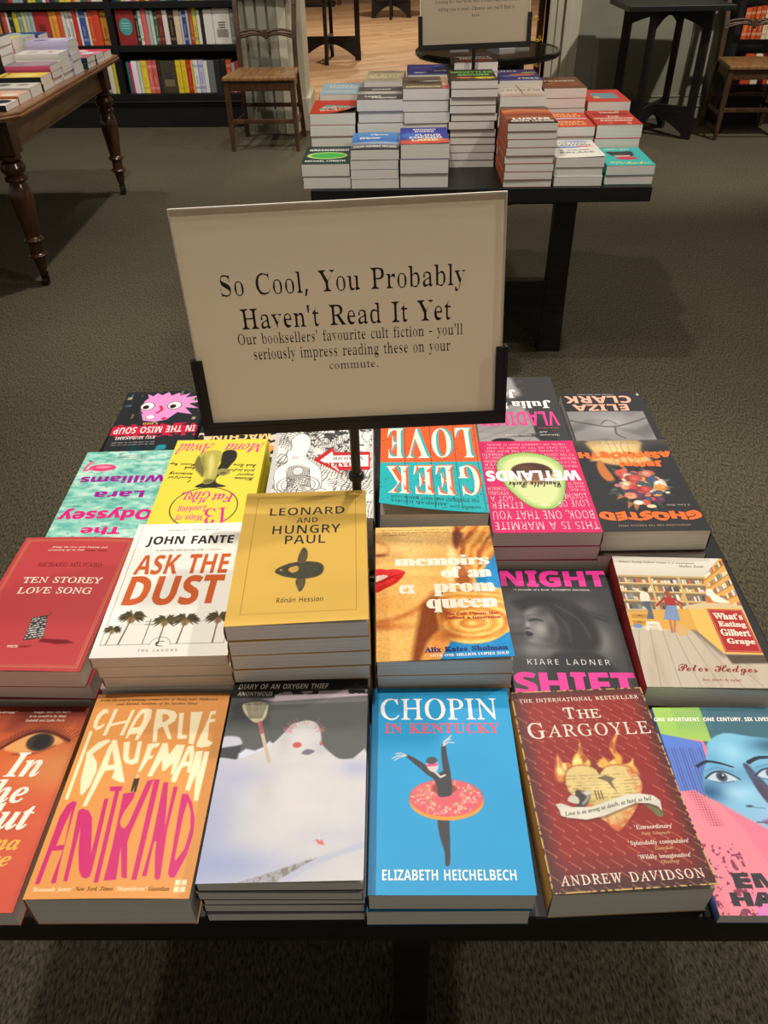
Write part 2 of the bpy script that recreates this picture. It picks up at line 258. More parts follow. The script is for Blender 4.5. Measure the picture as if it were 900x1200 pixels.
11,6,7,9,2,9,-2,7,-7,2,-11,-2,-10,-7,-7,14,20,1,3,1,2,3,1,5,0,8,-1,14,-2,3,-3,1,-3,-1,-2,-3,-1,-13,0,-9,1,-5,2,-3,0,112,45,2,23,2,-17,0,2,3,1,1,2,0,46,-4,1,0,2,15,0,0,-5,5,5,6,1,7,-2,5,-7,2,-10,-2,-10,-5,-8,-8,-2,-5,1,
-4,4,0,-16,2,-2,4,-1,0,-2,11,23,3,4,1,2,3,1,12,-1,11,-2,2,-3,1,-4,-1,-2,-4,0,-20,2,-3,0,113,44,2,22,21,-17,0,2,5,1,1,4,0,13,-5,-3,-5,-1,-8,2,-5,7,-2,9,3,11,6,8,5,2,4,0,6,-1,5,-3,6,4,1,0,0,-48,1,-4,3,-1,0,-2,11,21,4,4,1,
2,3,0,21,-1,5,-4,1,-4,-1,-2,-3,-2,-12,2,-12,2,-3,0,114,34,1,24,2,0,0,2,3,1,1,4,0,27,-4,1,0,2,15,0,0,-7,5,6,6,2,5,-2,2,-4,-2,-4,-3,-1,-3,1,-2,2,-2,1,-4,-2,-1,-6,0,-16,1,-4,5,-1,0,-2,0,115,35,1,40,18,-1,-8,2,-1,0,-3,-2,-2,
0,0,14,2,0,4,-8,3,-3,4,0,4,1,2,4,-1,3,-3,3,-6,3,-6,4,-3,6,1,5,3,4,4,2,5,1,3,0,4,-1,2,0,2,1,1,0,0,-11,-2,0,-3,6,-6,3,-4,-2,-1,-3,1,-3,4,-3,5,-2,6,-5,2,-7,-1,-5,-3,-4,-4,-2,0,116,27,1,21,15,-1,-4,0,-3,2,-2,8,0,24,-4,0,0,3,
9,8,4,7,2,0,0,-14,8,0,0,-4,-8,0,0,-23,1,-4,2,-1,3,1,2,3,2,-1,-5,-7,0,117,45,1,25,16,-1,-5,1,-3,2,-2,4,-1,6,0,22,-4,1,0,2,16,0,0,-28,1,-3,3,-2,4,1,2,3,0,26,-4,1,0,2,16,0,0,-29,1,-3,3,-1,0,-2,-16,-3,0,6,-5,-5,0,118,37,1,
21,17,-1,-12,31,-2,4,-3,1,0,2,20,0,0,-2,-4,0,-1,-2,1,-1,6,-17,6,15,1,3,-1,2,-4,0,0,2,13,0,0,-2,-4,-2,-2,-4,-12,-30,0,119,52,1,34,15,-1,-13,33,-1,2,-2,1,0,2,18,0,0,-2,-3,0,0,-5,6,-15,5,13,-1,4,-1,3,-3,0,0,2,19,0,0,-2,-3,
0,-1,-2,1,-1,0,-1,4,-14,6,14,0,4,-3,0,0,2,10,0,0,-2,-2,-1,-2,-3,-12,-32,-2,0,-8,25,-10,-25,0,120,38,1,37,1,0,0,2,6,5,8,9,-10,16,-5,3,0,2,20,0,0,-2,-2,0,-1,-1,1,-3,4,-6,5,6,1,2,-1,2,-3,0,0,2,13,0,0,-1,-7,-6,-6,-8,11,-18,
1,-1,2,-1,0,-2,-19,0,0,2,2,0,1,2,-1,3,-4,7,-5,-7,-2,-3,1,-2,3,0,0,-2,0,121,36,1,36,6,-17,-5,2,-2,5,2,4,3,1,4,-1,1,-3,0,-1,1,-2,4,3,2,4,1,4,-13,31,-1,3,-1,1,-2,1,-1,2,20,0,0,-2,-3,0,-1,-2,1,-1,0,-1,6,-17,6,15,0,2,1,2,-1,
2,-4,0,0,2,12,0,0,-2,-3,-1,-2,-5,-15,-40,-5,-5,0,49,45,1,19,8,0,0,4,6,0,3,1,1,5,0,40,-5,-6,-5,-2,-3,1,-2,4,6,2,7,5,5,4,9,0,0,-48,1,-4,4,-2,6,0,0,-4,0,51,45,1,50,20,-1,-10,2,-6,3,-2,5,2,5,5,1,1,-4,2,-4,3,-2,4,0,5,1,4,4,1,
7,-1,4,-2,3,-4,2,-6,1,-5,0,0,5,6,0,4,1,3,3,2,3,1,5,-2,7,-2,2,-3,0,-4,-1,-2,-5,-1,-6,-7,2,-2,2,-1,3,1,4,3,3,6,3,8,0,7,-1,6,-2,4,-4,1,-6,-1,-5,-2,-4,-9,-5,7,-2,5,-5,2,-7,-1,-9,-5,-5,-7,-3,0,46,22,1,8,11,-1,-4,1,-1,4,1,5,4,
1,3,-1,2,-5,-2,-4,0,44,22,1,6,3,-10,3,10,1,9,8,0,0,-1,-6,-18,0,39,18,1,4,7,37,-2,21,8,0,-2,-21,0,45,26,1,4,3,18,0,7,20,0,0,-7,0,38,59,3,29,22,-1,-7,1,-6,3,-3,5,-2,7,1,6,3,4,9,7,-5,6,-2,8,1,5,3,4,4,3,12,0,5,-3,3,-4,0,-10,
-3,-4,-8,-6,15,-15,4,6,2,7,7,0,-3,-10,-5,-8,12,-11,-10,0,-7,7,-8,-6,8,23,35,6,5,2,6,-2,5,-5,2,-5,-2,-2,-5,1,-5,9,23,5,9,2,6,4,-17,16,-7,-5,-2,-7,0,-4,3,-3,3,-2,0,8211,48,2,4,8,0,0,58,33,0,0,-58,4,12,4,25,0,0,49,-25,0,2,
65,56,2,23,-10,0,0,2,5,1,5,4,13,15,30,35,1,0,-2,-50,2,-4,5,-1,0,-2,-22,0,0,2,6,1,1,6,1,10,-19,0,-2,-1,-6,-7,-4,-7,1,-2,4,0,0,-2,3,17,22,18,0,1,22,2,66,53,3,21,-4,0,0,2,6,1,3,6,10,37,1,4,-2,3,-4,1,0,2,21,0,10,-2,6,-4,2,
-6,-3,-9,-10,-5,7,-5,2,-8,-1,-5,-2,-4,-9,-6,-12,-2,13,23,31,8,1,5,2,4,5,1,5,-3,7,-7,2,-4,0,-2,-1,-1,-3,-1,-5,-3,-12,0,-1,13,18,2,8,2,6,3,3,5,1,6,-1,5,-2,3,-4,2,-9,0,-2,-1,-5,-18,0,-4,1,-2,2,67,56,1,36,26,-1,-6,0,-6,3,-5,
3,-3,4,-2,6,-1,6,3,12,6,11,10,8,8,4,9,1,10,-2,3,-1,2,2,2,0,-3,-16,-2,0,0,2,-1,5,-2,4,-4,3,-5,0,-9,-2,-9,-8,-6,-10,-2,-13,1,-8,3,-6,5,-4,6,-1,11,3,9,7,1,-1,-10,-9,-6,-2,2,68,61,2,20,-4,0,0,2,6,1,3,6,10,37,1,4,-2,3,-4,1,0,
2,22,0,7,-1,6,-2,6,-3,3,-5,3,-6,0,-6,-2,-13,-8,-10,-12,-7,-15,-3,15,27,3,5,2,9,7,5,11,2,11,-1,9,-3,5,-6,4,-8,1,-3,0,-2,-2,-2,-5,-9,-35,-1,-5,1,-3,2,69,54,1,37,-4,0,0,2,6,1,3,6,10,37,1,4,-2,3,-4,1,0,2,43,0,-3,-12,-1,0,-1,
6,-3,2,-8,1,-10,0,-2,-2,-1,-3,-5,-17,7,0,9,2,4,6,1,0,-6,-20,-1,0,0,7,-3,2,-12,0,-5,-18,0,-4,1,-3,10,0,10,1,7,4,5,7,2,0,-6,-15,2,70,49,1,39,-4,0,1,2,4,0,3,2,1,5,10,37,1,4,-1,3,-5,1,1,2,40,0,-3,-13,-1,0,0,1,-1,4,-2,3,-7,2,
-7,0,-4,-1,-1,-2,-2,-5,-3,-14,4,0,7,1,4,2,3,5,2,0,-6,-20,-1,0,0,4,-2,4,-6,1,-6,0,-5,-20,0,-1,-1,-2,2,-3,5,-1,0,-1,2,71,65,1,49,29,-1,-7,0,-12,6,-4,5,-2,5,-1,7,3,11,6,11,10,8,8,4,9,1,11,-2,4,-1,2,-1,2,1,2,2,2,0,-4,-17,-1,
0,-2,7,-4,4,-5,3,-6,1,-7,-1,-7,-3,-5,-6,-5,-7,-2,-8,-1,-8,1,-8,3,-7,6,-3,8,-2,7,2,4,5,3,11,1,2,0,1,-2,3,-5,1,0,1,23,0,0,-1,-5,-1,-2,-2,-1,-2,-1,-4,-3,-13,-10,-4,2,72,62,1,49,-4,0,0,2,5,0,2,2,2,5,10,37,1,4,-2,3,-4,1,0,2,
22,0,0,-2,-6,-1,-3,-6,-3,-13,0,-3,25,0,1,2,3,13,1,4,-1,3,-5,1,0,2,23,0,-1,-2,-1,0,-5,-1,-3,-6,-10,-37,0,-5,1,-2,5,-1,-1,-2,-22,0,1,2,4,0,2,2,2,5,5,16,0,2,-1,1,-24,0,-1,-2,-5,-16,0,-3,-1,-2,2,-2,5,-1,-1,-2,2,73,29,1,20,
-4,0,1,2,4,0,3,2,1,5,10,37,1,4,-1,3,-5,1,1,2,22,0,0,-2,-1,0,-5,-1,-3,-6,-10,-37,-1,-5,2,-2,4,-1,0,-2,2,76,54,1,24,-3,0,1,2,5,1,3,6,10,37,1,3,0,1,-1,3,-5,1,0,2,22,0,0,-2,-5,-1,-3,-6,-10,-36,-1,-3,0,-2,1,-3,10,0,11,1,6,4,
6,8,1,0,-5,-16,2,77,71,1,37,-4,0,0,2,4,0,3,2,2,5,10,37,1,4,-1,3,-5,1,0,2,15,0,6,-43,29,43,15,0,-1,-2,-5,-1,-3,-6,-10,-37,-1,-3,0,-2,1,-2,5,-1,0,-2,-22,0,0,1,4,1,3,3,2,5,10,37,-32,-47,-1,0,-6,47,-10,-35,-1,-6,1,-3,5,-1,0,
-2,2,78,60,1,31,41,-1,-23,46,-9,-35,-1,-3,0,-2,2,-3,5,0,-1,-2,-18,0,0,2,6,1,3,6,11,38,0,2,-2,4,-4,1,0,2,12,0,20,-43,9,33,1,3,0,2,-1,2,-5,1,0,2,18,0,0,-2,-4,0,-3,-2,-2,-5,-13,-48,2,79,62,2,21,24,-1,-11,2,-5,3,-3,4,-2,5,0,
6,2,11,5,11,8,8,10,6,10,2,6,-1,6,-2,4,-3,3,-4,2,-11,-1,-9,-4,-9,-6,-8,-7,-6,-8,-4,18,24,1,8,2,7,7,6,8,4,11,1,11,-1,6,-2,5,-4,3,-5,1,-8,-3,-8,-7,-6,-11,-3,-9,-1,-9,1,-6,2,-5,4,-3,2,80,48,2,24,-4,0,0,2,6,1,3,6,10,37,1,4,
-2,3,-4,1,0,2,22,0,9,-2,6,-4,2,-7,-1,-4,-2,-4,-8,-6,-11,-2,-8,0,-1,-1,-5,-18,0,-3,1,-3,6,0,-1,-2,13,23,29,7,1,6,3,3,5,1,6,-1,4,-2,3,-3,2,-8,0,-2,-4,-5,-17,0,-2,1,-1,2,82,54,2,29,-4,0,0,2,6,1,3,6,10,37,1,4,-2,3,-4,1,0,2,
24,0,7,-1,6,-2,3,-4,1,-5,-4,-10,-12,-6,7,-18,4,-6,4,-2,0,-2,-12,0,-11,27,-6,0,-3,1,-4,-17,-1,-6,1,-3,5,0,0,-2,11,24,30,8,1,5,3,3,4,2,6,-3,7,-9,2,-3,0,-2,-2,-1,-3,-5,-18,2,83,44,1,46,18,-1,-11,2,-1,1,-1,0,-2,-1,-1,-2,-2,
0,3,18,2,1,1,-7,2,-6,4,-3,5,-1,6,2,4,4,1,6,-1,4,-2,4,-7,7,-6,8,-1,6,2,8,5,5,9,2,3,0,4,-1,2,-1,2,0,3,2,1,0,-2,-17,-2,0,0,6,-3,5,-3,3,-8,0,-3,-2,-2,-3,0,-4,1,-5,4,-5,8,-8,3,-6,1,-6,-2,-8,-6,-6,2,84,50,1,27,6,0,0,2,6,0,3,3,
2,6,10,39,1,1,-3,2,-2,0,-8,-1,-5,-4,-3,-6,-2,0,4,14,46,0,-2,-14,-2,0,0,3,-2,6,-7,2,-4,0,-2,-2,-11,-40,-1,-6,1,-3,7,0,-1,-2,2,86,52,1,21,10,-1,2,48,-2,6,-5,1,0,2,22,0,0,-2,-1,0,-5,-1,-2,-7,-1,-35,28,34,4,7,-1,2,-5,0,1,2,
17,0,-1,-2,-4,-2,-6,-6,-40,-47,2,87,71,1,36,10,-1,2,48,-2,6,-5,1,0,2,22,0,0,-2,-1,0,-5,-1,-1,-7,-2,-32,21,29,0,4,-2,6,-4,1,-1,0,0,2,22,0,-1,-2,-4,0,-2,-3,0,-6,-2,-31,20,31,3,7,-1,1,-4,1,0,2,17,0,0,-2,-5,-2,-5,-6,-32,-47,
-1,0,1,38,-27,-38,2,89,49,1,36,6,0,0,1,5,1,3,2,2,4,4,16,-7,20,-3,6,-4,3,-4,1,0,2,24,0,0,-2,-5,-1,-2,-2,0,-2,1,-2,7,-19,13,15,4,5,1,3,-1,2,-2,1,-3,0,0,2,19,0,0,-2,-5,-2,-6,-6,-19,-21,-4,-17,-1,-2,0,-1,2,-3,6,-1,-1,-1,2,
90,55,1,19,-1,0,0,1,43,52,-15,0,-8,-1,-6,-4,-3,-6,-2,0,4,14,42,0,0,-1,-44,-52,15,0,8,1,6,1,4,3,5,7,1,0,-5,-15,2,97,41,2,25,6,-1,-5,2,-2,7,1,6,2,7,4,6,5,6,5,4,6,1,4,-1,2,-3,1,3,6,0,-7,-26,-1,-6,1,-1,6,6,1,-1,-6,-8,-6,-2,
-2,1,-1,3,3,11,-9,-11,-4,-3,14,10,4,4,2,4,4,4,7,3,7,1,7,-1,4,-3,1,-4,-1,-3,-3,-6,-11,-2,-6,-1,-6,1,-4,2,98,41,2,24,10,-1,-8,2,-3,3,1,2,11,42,0,4,-1,2,-3,1,-1,0,0,1,5,1,4,0,4,1,1,0,-8,-28,7,6,7,2,4,-1,4,-2,2,-4,1,-5,-3,
-10,-5,-8,-9,-7,13,11,1,5,1,4,3,7,9,3,11,-2,7,-6,2,-3,-1,-4,-3,-5,-10,-3,-12,-1,-3,1,-3,2,99,36,1,31,12,-1,-5,1,-4,3,-2,4,-1,6,1,8,5,7,6,6,6,3,6,1,6,-2,2,-4,-1,-3,-3,-2,-3,1,-1,3,1,1,1,2,0,1,-2,1,-5,-1,-3,-3,-7,-8,-2,
-11,2,-8,3,-2,3,0,6,2,6,5,2,-2,-9,-7,2,100,43,2,33,7,-1,-3,1,-3,2,-2,7,2,8,4,9,7,7,5,4,6,1,4,-1,2,-2,4,15,0,2,-1,2,-3,1,-1,0,0,1,9,1,4,1,0,-2,-12,-46,-1,-3,0,-2,2,-1,7,6,1,-1,-6,-8,-6,-2,-3,1,-1,3,2,10,-8,-10,-4,-3,13,
11,3,4,2,5,5,4,7,3,7,1,7,-1,4,-3,1,-4,-1,-4,-3,-7,-11,-3,-12,1,-4,2,101,34,2,23,11,-1,-5,1,-4,2,-2,4,0,6,1,8,5,8,6,6,6,3,5,1,6,-2,2,-4,-2,-5,-4,-4,-7,-4,-11,-2,0,-5,2,-7,5,-2,6,2,7,5,1,-1,-8,-8,9,8,19,7,2,5,3,3,4,1,5,0,
2,-2,1,-6,-2,-5,-6,2,102,24,1,44,-6,-18,-4,1,-1,3,1,3,2,1,2,-1,1,-2,-1,-1,0,-1,1,-1,2,1,2,2,1,4,2,6,7,37,-8,0,0,3,8,0,1,4,2,7,4,6,5,3,5,1,5,-1,2,-4,-1,-3,-3,-1,-2,1,-1,2,0,1,1,1,0,1,-1,1,-1,0,-4,-2,-3,-8,-2,-9,9,0,0,-3,
-10,0,-3,-16,-4,-17,-4,-11,-5,-6,2,103,34,3,34,8,-18,-6,0,-4,2,-3,3,-1,4,2,6,8,6,-2,2,-1,2,2,3,4,5,-4,3,-2,5,2,8,7,5,8,2,7,-1,4,-2,6,0,0,-3,-6,0,1,-4,-3,-7,-6,-5,-8,-2,-3,0,-3,-4,2,-2,4,-1,10,-5,3,-3,1,-4,-3,-7,-6,-5,10,
13,15,5,2,4,6,1,7,-2,5,-3,1,-5,-2,-4,-5,-1,-7,1,-5,10,9,-16,9,2,3,7,-1,3,-4,3,-5,2,-5,1,-5,-4,-2,-6,2,-6,2,104,48,1,41,37,-1,-6,2,-2,6,1,5,1,6,2,9,0,4,1,3,-1,4,-3,1,-5,-2,-4,-4,-4,-7,-2,-5,-5,-21,-7,0,10,50,1,4,-1,3,-4,
1,-1,0,1,3,14,0,-3,-15,-1,-6,-2,-7,1,0,7,8,8,3,6,-2,3,-7,-1,-4,-1,-5,-2,-9,-1,-5,0,-4,1,-3,2,-1,5,2,1,-2,-5,-4,2,105,21,2,8,15,47,-3,1,-1,3,1,3,3,2,3,-2,1,-3,-1,-3,23,4,-1,-3,1,-1,3,0,3,1,4,6,19,0,3,-1,2,-4,0,0,2,6,1,4,
0,3,1,1,-1,0,-1,-1,0,-7,-27,-1,-3,2,-2,3,1,4,5,1,-1,-7,-8,2,107,41,1,35,26,-1,-4,2,-3,7,-5,11,-5,-4,-4,-15,-7,0,14,50,1,2,-1,2,-3,1,-2,0,1,1,5,1,4,1,4,0,0,-2,-11,-37,13,10,5,5,-1,1,-3,0,0,2,16,0,0,-2,-5,-1,-6,-3,-9,-8,6,
-14,1,-3,3,-2,3,2,3,4,1,-2,-6,-7,2,108,21,1,20,4,-1,-3,1,-1,3,0,3,2,6,10,37,0,3,-1,2,-4,1,0,1,5,1,4,1,5,0,-1,-2,-13,-46,0,-4,1,-2,7,6,1,-1,-7,-8,2,109,66,1,55,49,-1,-3,1,-1,4,1,5,5,17,1,5,-1,1,-2,1,-4,-2,-6,-6,-5,-9,-4,
-7,-3,-9,-6,0,7,24,1,7,0,1,-2,1,-3,-1,-5,-4,-5,-7,-4,-6,-2,-7,-3,-8,-7,0,8,25,1,4,0,3,-1,2,-4,0,0,2,9,1,3,1,1,0,1,-1,0,-1,-1,0,-4,-15,11,13,10,4,3,-1,1,-4,-2,-11,11,12,9,4,3,-1,2,-4,-2,-6,-5,-19,0,-2,1,-2,3,2,4,4,1,-1,
-6,-7,2,110,44,1,37,27,-1,-3,1,-1,3,3,14,3,13,0,2,-2,1,-4,-1,-4,-4,-4,-5,-4,-6,-6,-17,-6,0,7,27,1,5,-1,2,-4,0,0,2,6,0,8,2,0,-1,-5,-16,12,13,4,3,5,1,3,-1,1,-4,0,-3,-1,-3,-5,-16,0,-3,-1,-2,2,-2,3,2,3,5,2,-1,-6,-8,2,111,42,
2,17,13,-1,-6,1,-4,3,-3,4,0,5,2,9,5,9,8,6,9,2,6,-1,4,-3,3,-4,1,-5,-2,-8,-5,-8,-7,-6,-5,-3,12,14,1,6,3,5,6,4,9,2,8,-2,7,-5,2,-4,-1,-4,-3,-7,-10,-2,-12,2,-6,2,112,41,2,30,-12,-18,1,2,5,1,3,5,10,38,0,3,-1,3,-4,0,0,2,5,0,8,
2,1,-1,-1,-1,-2,-6,7,6,7,2,4,-1,3,-2,2,-3,1,-5,-2,-10,-6,-9,-8,-6,-9,-3,-6,2,-2,-11,-1,-4,1,-2,5,-1,0,-1,14,12,1,7,3,5,6,4,8,2,9,-2,6,-4,1,-4,-1,-4,-3,-5,-11,-3,-11,0,-2,-1,-1,2,-3,2,114,27,1,21,-2,0,7,25,2,6,-1,2,-4,1,
0,2,5,1,4,0,3,1,1,-1,-4,-15,8,12,6,4,2,-1,1,-3,-1,-4,-3,-1,-2,1,-2,2,-9,-13,-6,-19,2,115,30,1,37,9,-1,-5,1,-3,1,-2,-1,-2,0,2,13,1,0,3,-9,2,-2,4,-1,4,2,2,5,-5,10,-2,3,-2,4,-1,4,0,3,3,3,3,2,4,1,5,-1,3,-1,2,2,1,0,-1,-12,-2,
0,-2,7,-5,3,-4,-2,-1,-3,3,-6,2,-3,3,-3,2,-4,1,-4,-2,-6,-4,-4,2,116,22,1,21,4,-1,-3,1,-1,3,0,2,1,2,7,27,-6,0,1,2,7,3,6,8,2,0,-3,-10,7,0,-1,-3,-7,0,-6,-25,-1,-4,2,-1,6,6,1,-2,-6,-7,2,117,44,1,40,5,-1,-3,1,-2,5,1,3,1,6,4,
13,1,3,0,2,-1,2,-4,0,0,2,5,1,4,0,3,1,1,-1,0,-2,-7,-22,-1,-4,0,-3,1,-1,2,-1,5,3,6,7,6,10,4,13,7,0,-7,-26,-1,-5,1,-2,3,1,4,5,1,-1,-6,-7,-6,-3,-3,1,-1,3,1,7,2,8,-11,-14,-5,-4,2,118,36,1,26,7,-1,-1,21,-1,8,-1,4,-1,2,-4,0,1,
2,3,1,3,0,2,1,2,0,1,-4,1,-11,1,-16,7,7,5,6,4,9,-3,3,-1,3,1,2,3,1,3,-1,1,-4,-4,-9,-10,-14,-10,-11,2,119,54,1,32,6,-1,-1,22,0,7,-1,4,-2,2,-2,1,0,1,4,1,2,0,2,1,2,0,1,-4,1,-13,0,-10,17,27,1,0,3,-30,6,7,6,8,2,6,-2,2,-1,3,0,3,
3,1,3,-1,1,-4,-3,-8,-7,-11,-12,-15,-1,0,-3,28,-18,-28,2,120,33,1,44,19,-1,-4,1,-2,7,-2,8,-5,-9,-5,-5,-5,-2,-2,1,-1,3,1,2,2,1,2,0,2,-1,4,3,7,10,-3,11,-1,4,-4,1,-3,0,0,1,8,2,2,1,2,0,1,-2,3,-11,5,8,3,3,2,1,3,1,2,-1,1,-2,0,
-3,-3,-1,-2,1,-3,0,-8,-10,3,-12,0,-2,1,-2,2,-2,3,2,4,4,1,-1,-6,-7,2,121,32,1,37,-5,-18,-3,1,-1,2,1,2,2,1,2,0,3,-1,5,5,6,7,-5,22,-1,5,-1,3,-2,4,-4,1,0,2,4,0,6,2,3,-7,2,-10,3,-14,9,15,2,4,0,2,-2,3,-1,1,-1,3,1,2,3,1,3,-1,1,
-4,-1,-6,-4,-8,-4,-7,-5,-8,-6,-8,-5,-7,-6,-5,2,122,32,1,32,17,-1,-3,0,-5,1,-7,2,-5,-2,-2,0,1,2,27,29,-5,0,-5,1,-8,0,-2,-3,-1,0,3,7,4,2,3,0,5,-1,4,-1,3,-1,6,3,1,-1,0,-1,-1,-1,-27,-29,5,1,6,-1,5,-1,4,1,2,4,1,0,-2,-7,-3,-3,
3,66,52,3,24,-4,0,0,2,4,0,3,3,2,5,9,34,0,4,-1,3,-4,1,0,2,18,0,10,-1,7,-2,4,-3,2,-6,-4,-8,-11,-5,8,-5,2,-7,-2,-8,-3,-4,-5,-3,-6,-1,-8,-1,10,24,30,6,1,4,3,3,4,1,6,-2,5,-6,2,-2,0,-1,-2,-5,-19,11,20,3,5,1,4,3,3,5,1,6,-3,7,
-8,2,-1,0,-5,-18,-1,-4,2,-2,3,67,53,1,37,24,-1,-6,0,-5,2,-5,3,-3,5,-2,5,-1,6,2,11,6,11,8,8,8,4,8,2,12,-2,2,-1,1,0,3,3,2,0,-4,-19,-2,0,-1,7,-2,5,-3,3,-5,1,-5,-1,-5,-4,-5,-6,-4,-8,-2,-9,-1,-8,1,-6,2,-5,4,-3,5,-1,9,3,8,8,2,
-2,-9,-9,3,69,53,1,42,-4,0,0,2,4,0,3,3,2,5,9,34,0,4,-1,3,-4,1,0,2,43,0,-3,-15,-2,0,0,1,-1,5,-3,4,-4,2,-10,0,-2,-1,-1,-2,-4,-18,2,0,7,1,4,3,3,5,2,0,-5,-23,-2,0,0,4,-2,6,-8,1,-2,0,-5,-18,0,-2,-1,-2,1,-2,5,0,10,1,7,4,7,8,2,
0,-5,-16,3,70,49,1,35,-4,0,0,2,4,0,3,3,2,5,9,34,0,4,-1,3,-4,1,0,2,42,0,-3,-15,-2,0,0,1,-1,5,-3,4,-4,2,-10,0,-1,-3,-5,-18,2,0,9,2,5,6,2,0,-6,-22,-2,0,0,3,-1,5,-3,3,-7,0,-5,-17,0,-4,1,-3,4,-1,0,-2,3,71,60,1,45,27,-1,-11,1,
-7,5,-5,7,-2,9,3,12,5,10,10,8,8,3,9,2,5,-1,6,-1,2,-1,3,3,2,0,-4,-18,-2,0,-1,6,-2,5,-4,3,-5,1,-5,-2,-5,-3,-5,-6,-4,-8,-3,-8,-1,-9,1,-6,3,-5,5,-3,6,-1,6,1,2,6,3,8,0,4,-1,3,-5,1,0,2,23,0,0,-2,-1,0,-3,-2,-2,-5,-4,-14,-10,-4,
3,73,30,1,20,-4,0,0,2,4,0,3,3,2,5,9,34,0,4,-1,3,-4,1,0,2,25,0,0,-2,-4,-1,-3,-2,-2,-5,-9,-34,-1,-4,2,-3,4,-1,0,-2,3,74,36,1,26,4,-8,-9,2,-3,6,2,4,4,2,3,-2,1,-3,0,-3,-1,-2,2,-1,3,2,2,5,12,42,0,4,-1,3,-5,1,0,2,26,0,0,-2,-4,
-1,-3,-2,-2,-5,-10,-39,-3,-6,-3,-4,-5,-3,3,77,70,1,39,23,-1,-6,45,-9,-34,-1,-4,2,-3,4,-1,0,-2,-17,0,0,2,4,0,2,3,3,5,9,34,0,4,-1,3,-4,1,0,2,18,0,5,-38,24,38,19,0,0,-2,-5,-1,-2,-2,-2,-5,-9,-34,-1,-2,0,-2,2,-3,4,-1,0,-2,
-25,0,0,2,4,1,2,2,1,2,1,3,9,35,-29,-46,3,78,56,1,32,37,-1,-20,43,-9,-32,-1,-4,2,-3,4,-1,0,-2,-17,0,0,2,4,0,3,3,2,5,8,33,1,3,0,1,-2,4,-4,1,0,2,16,0,17,-37,7,27,1,3,0,1,-1,3,-5,1,0,2,18,0,0,-2,-4,0,-3,-3,-2,-5,-12,-45,3,
82,51,2,31,-4,0,0,2,4,0,3,3,2,5,9,34,0,4,-1,3,-4,1,0,2,21,0,9,-1,6,-2,4,-4,1,-5,-1,-5,-3,-4,-5,-3,-7,-2,7,-21,3,-4,4,-1,0,-2,-16,0,-9,27,-2,0,-5,-17,0,-4,1,-3,4,-1,0,-2,10,24,29,6,1,4,3,3,5,1,6,-2,6,-6,1,-2,0,-1,-3,-5,
-19,3,83,44,1,44,18,-1,-11,2,-2,1,-2,-1,-2,-2,-2,0,4,18,2,0,1,-7,3,-5,3,-3,5,0,5,1,4,4,1,5,-1,4,-3,4,-11,11,-3,4,-1,5,3,8,5,6,9,2,5,-1,5,-2,2,0,4,2,2,0,-4,-16,-2,0,0,1,-1,7,-4,4,-5,2,-6,-3,-3,-6,2,-4,4,-5,5,-5,6,-7,2,-8,
-1,-7,-4,-5,-6,-3,3,84,48,1,21,5,0,0,2,5,1,3,4,12,44,-6,0,-5,-3,-3,-3,-3,-5,-2,0,3,14,43,0,-2,-15,-2,0,-3,9,-8,3,-12,-43,0,-3,1,-2,4,-1,0,-2,3,89,42,1,33,3,0,0,2,5,1,2,4,5,17,0,3,-7,20,-2,4,-3,1,0,2,22,0,0,-2,-5,-1,-1,
-2,0,-1,1,-1,5,-18,10,13,3,7,-1,2,-4,1,-1,0,0,2,18,0,0,-2,-4,-1,-4,-4,-15,-22,-5,-17,0,-2,1,-3,5,-1,0,-2,3,97,40,2,26,6,-1,-3,1,-3,2,-2,7,1,9,5,8,6,7,5,3,5,1,4,-1,2,-4,1,4,9,0,-7,-23,-1,-4,-1,-2,2,-2,2,1,3,4,2,-1,-6,-7,
-6,-3,-4,1,-1,4,0,5,-6,-8,14,11,5,4,2,3,4,3,7,2,6,1,6,-1,3,-2,1,-4,-2,-4,-6,-3,-7,-2,-5,0,-4,1,-4,3,99,33,1,29,11,-1,-5,1,-4,2,-2,4,-1,6,1,6,2,5,4,6,5,4,5,3,5,1,7,-2,3,-5,-2,-4,-3,-2,-4,2,-1,3,2,4,-2,2,-4,-3,-4,-5,-3,-8,
-1,-7,2,-6,4,-2,5,2,4,6,3,-2,-8,-8,3,100,40,2,28,7,-1,-4,1,-3,2,-2,8,2,8,3,8,6,7,6,3,5,1,6,-2,3,11,0,3,-1,2,-3,1,0,2,16,2,-13,-46,0,-4,1,-1,2,1,3,5,2,-2,-7,-7,-5,-3,-4,1,-1,4,1,5,-6,-8,14,12,5,3,2,4,5,3,6,1,7,1,5,-1,3,
-2,1,-3,-2,-4,-4,-3,-6,-2,-7,-1,-6,1,-3,3,101,32,2,22,10,-1,-4,1,-4,2,-2,4,-1,6,2,9,5,8,7,6,8,2,7,-2,2,-5,-1,-5,-4,-4,-7,-4,-9,-2,0,-4,1,-5,5,-2,4,2,4,5,3,-1,-7,-8,8,10,18,7,3,5,4,1,6,-1,3,-1,0,-3,-1,-3,-3,3,102,23,1,41,
-8,-17,-5,2,-2,5,1,3,3,1,3,-1,1,-2,-1,-3,0,-1,1,-1,3,2,2,4,3,8,2,12,4,21,-5,0,0,3,6,0,3,9,4,6,5,4,5,1,7,-1,2,-5,-1,-3,-3,-1,-3,1,-1,3,0,2,1,1,-1,1,-3,-1,-2,-3,-4,-14,7,0,0,-3,-7,0,-4,-19,-5,-17,-7,-10,-4,-3,3,103,36,3,
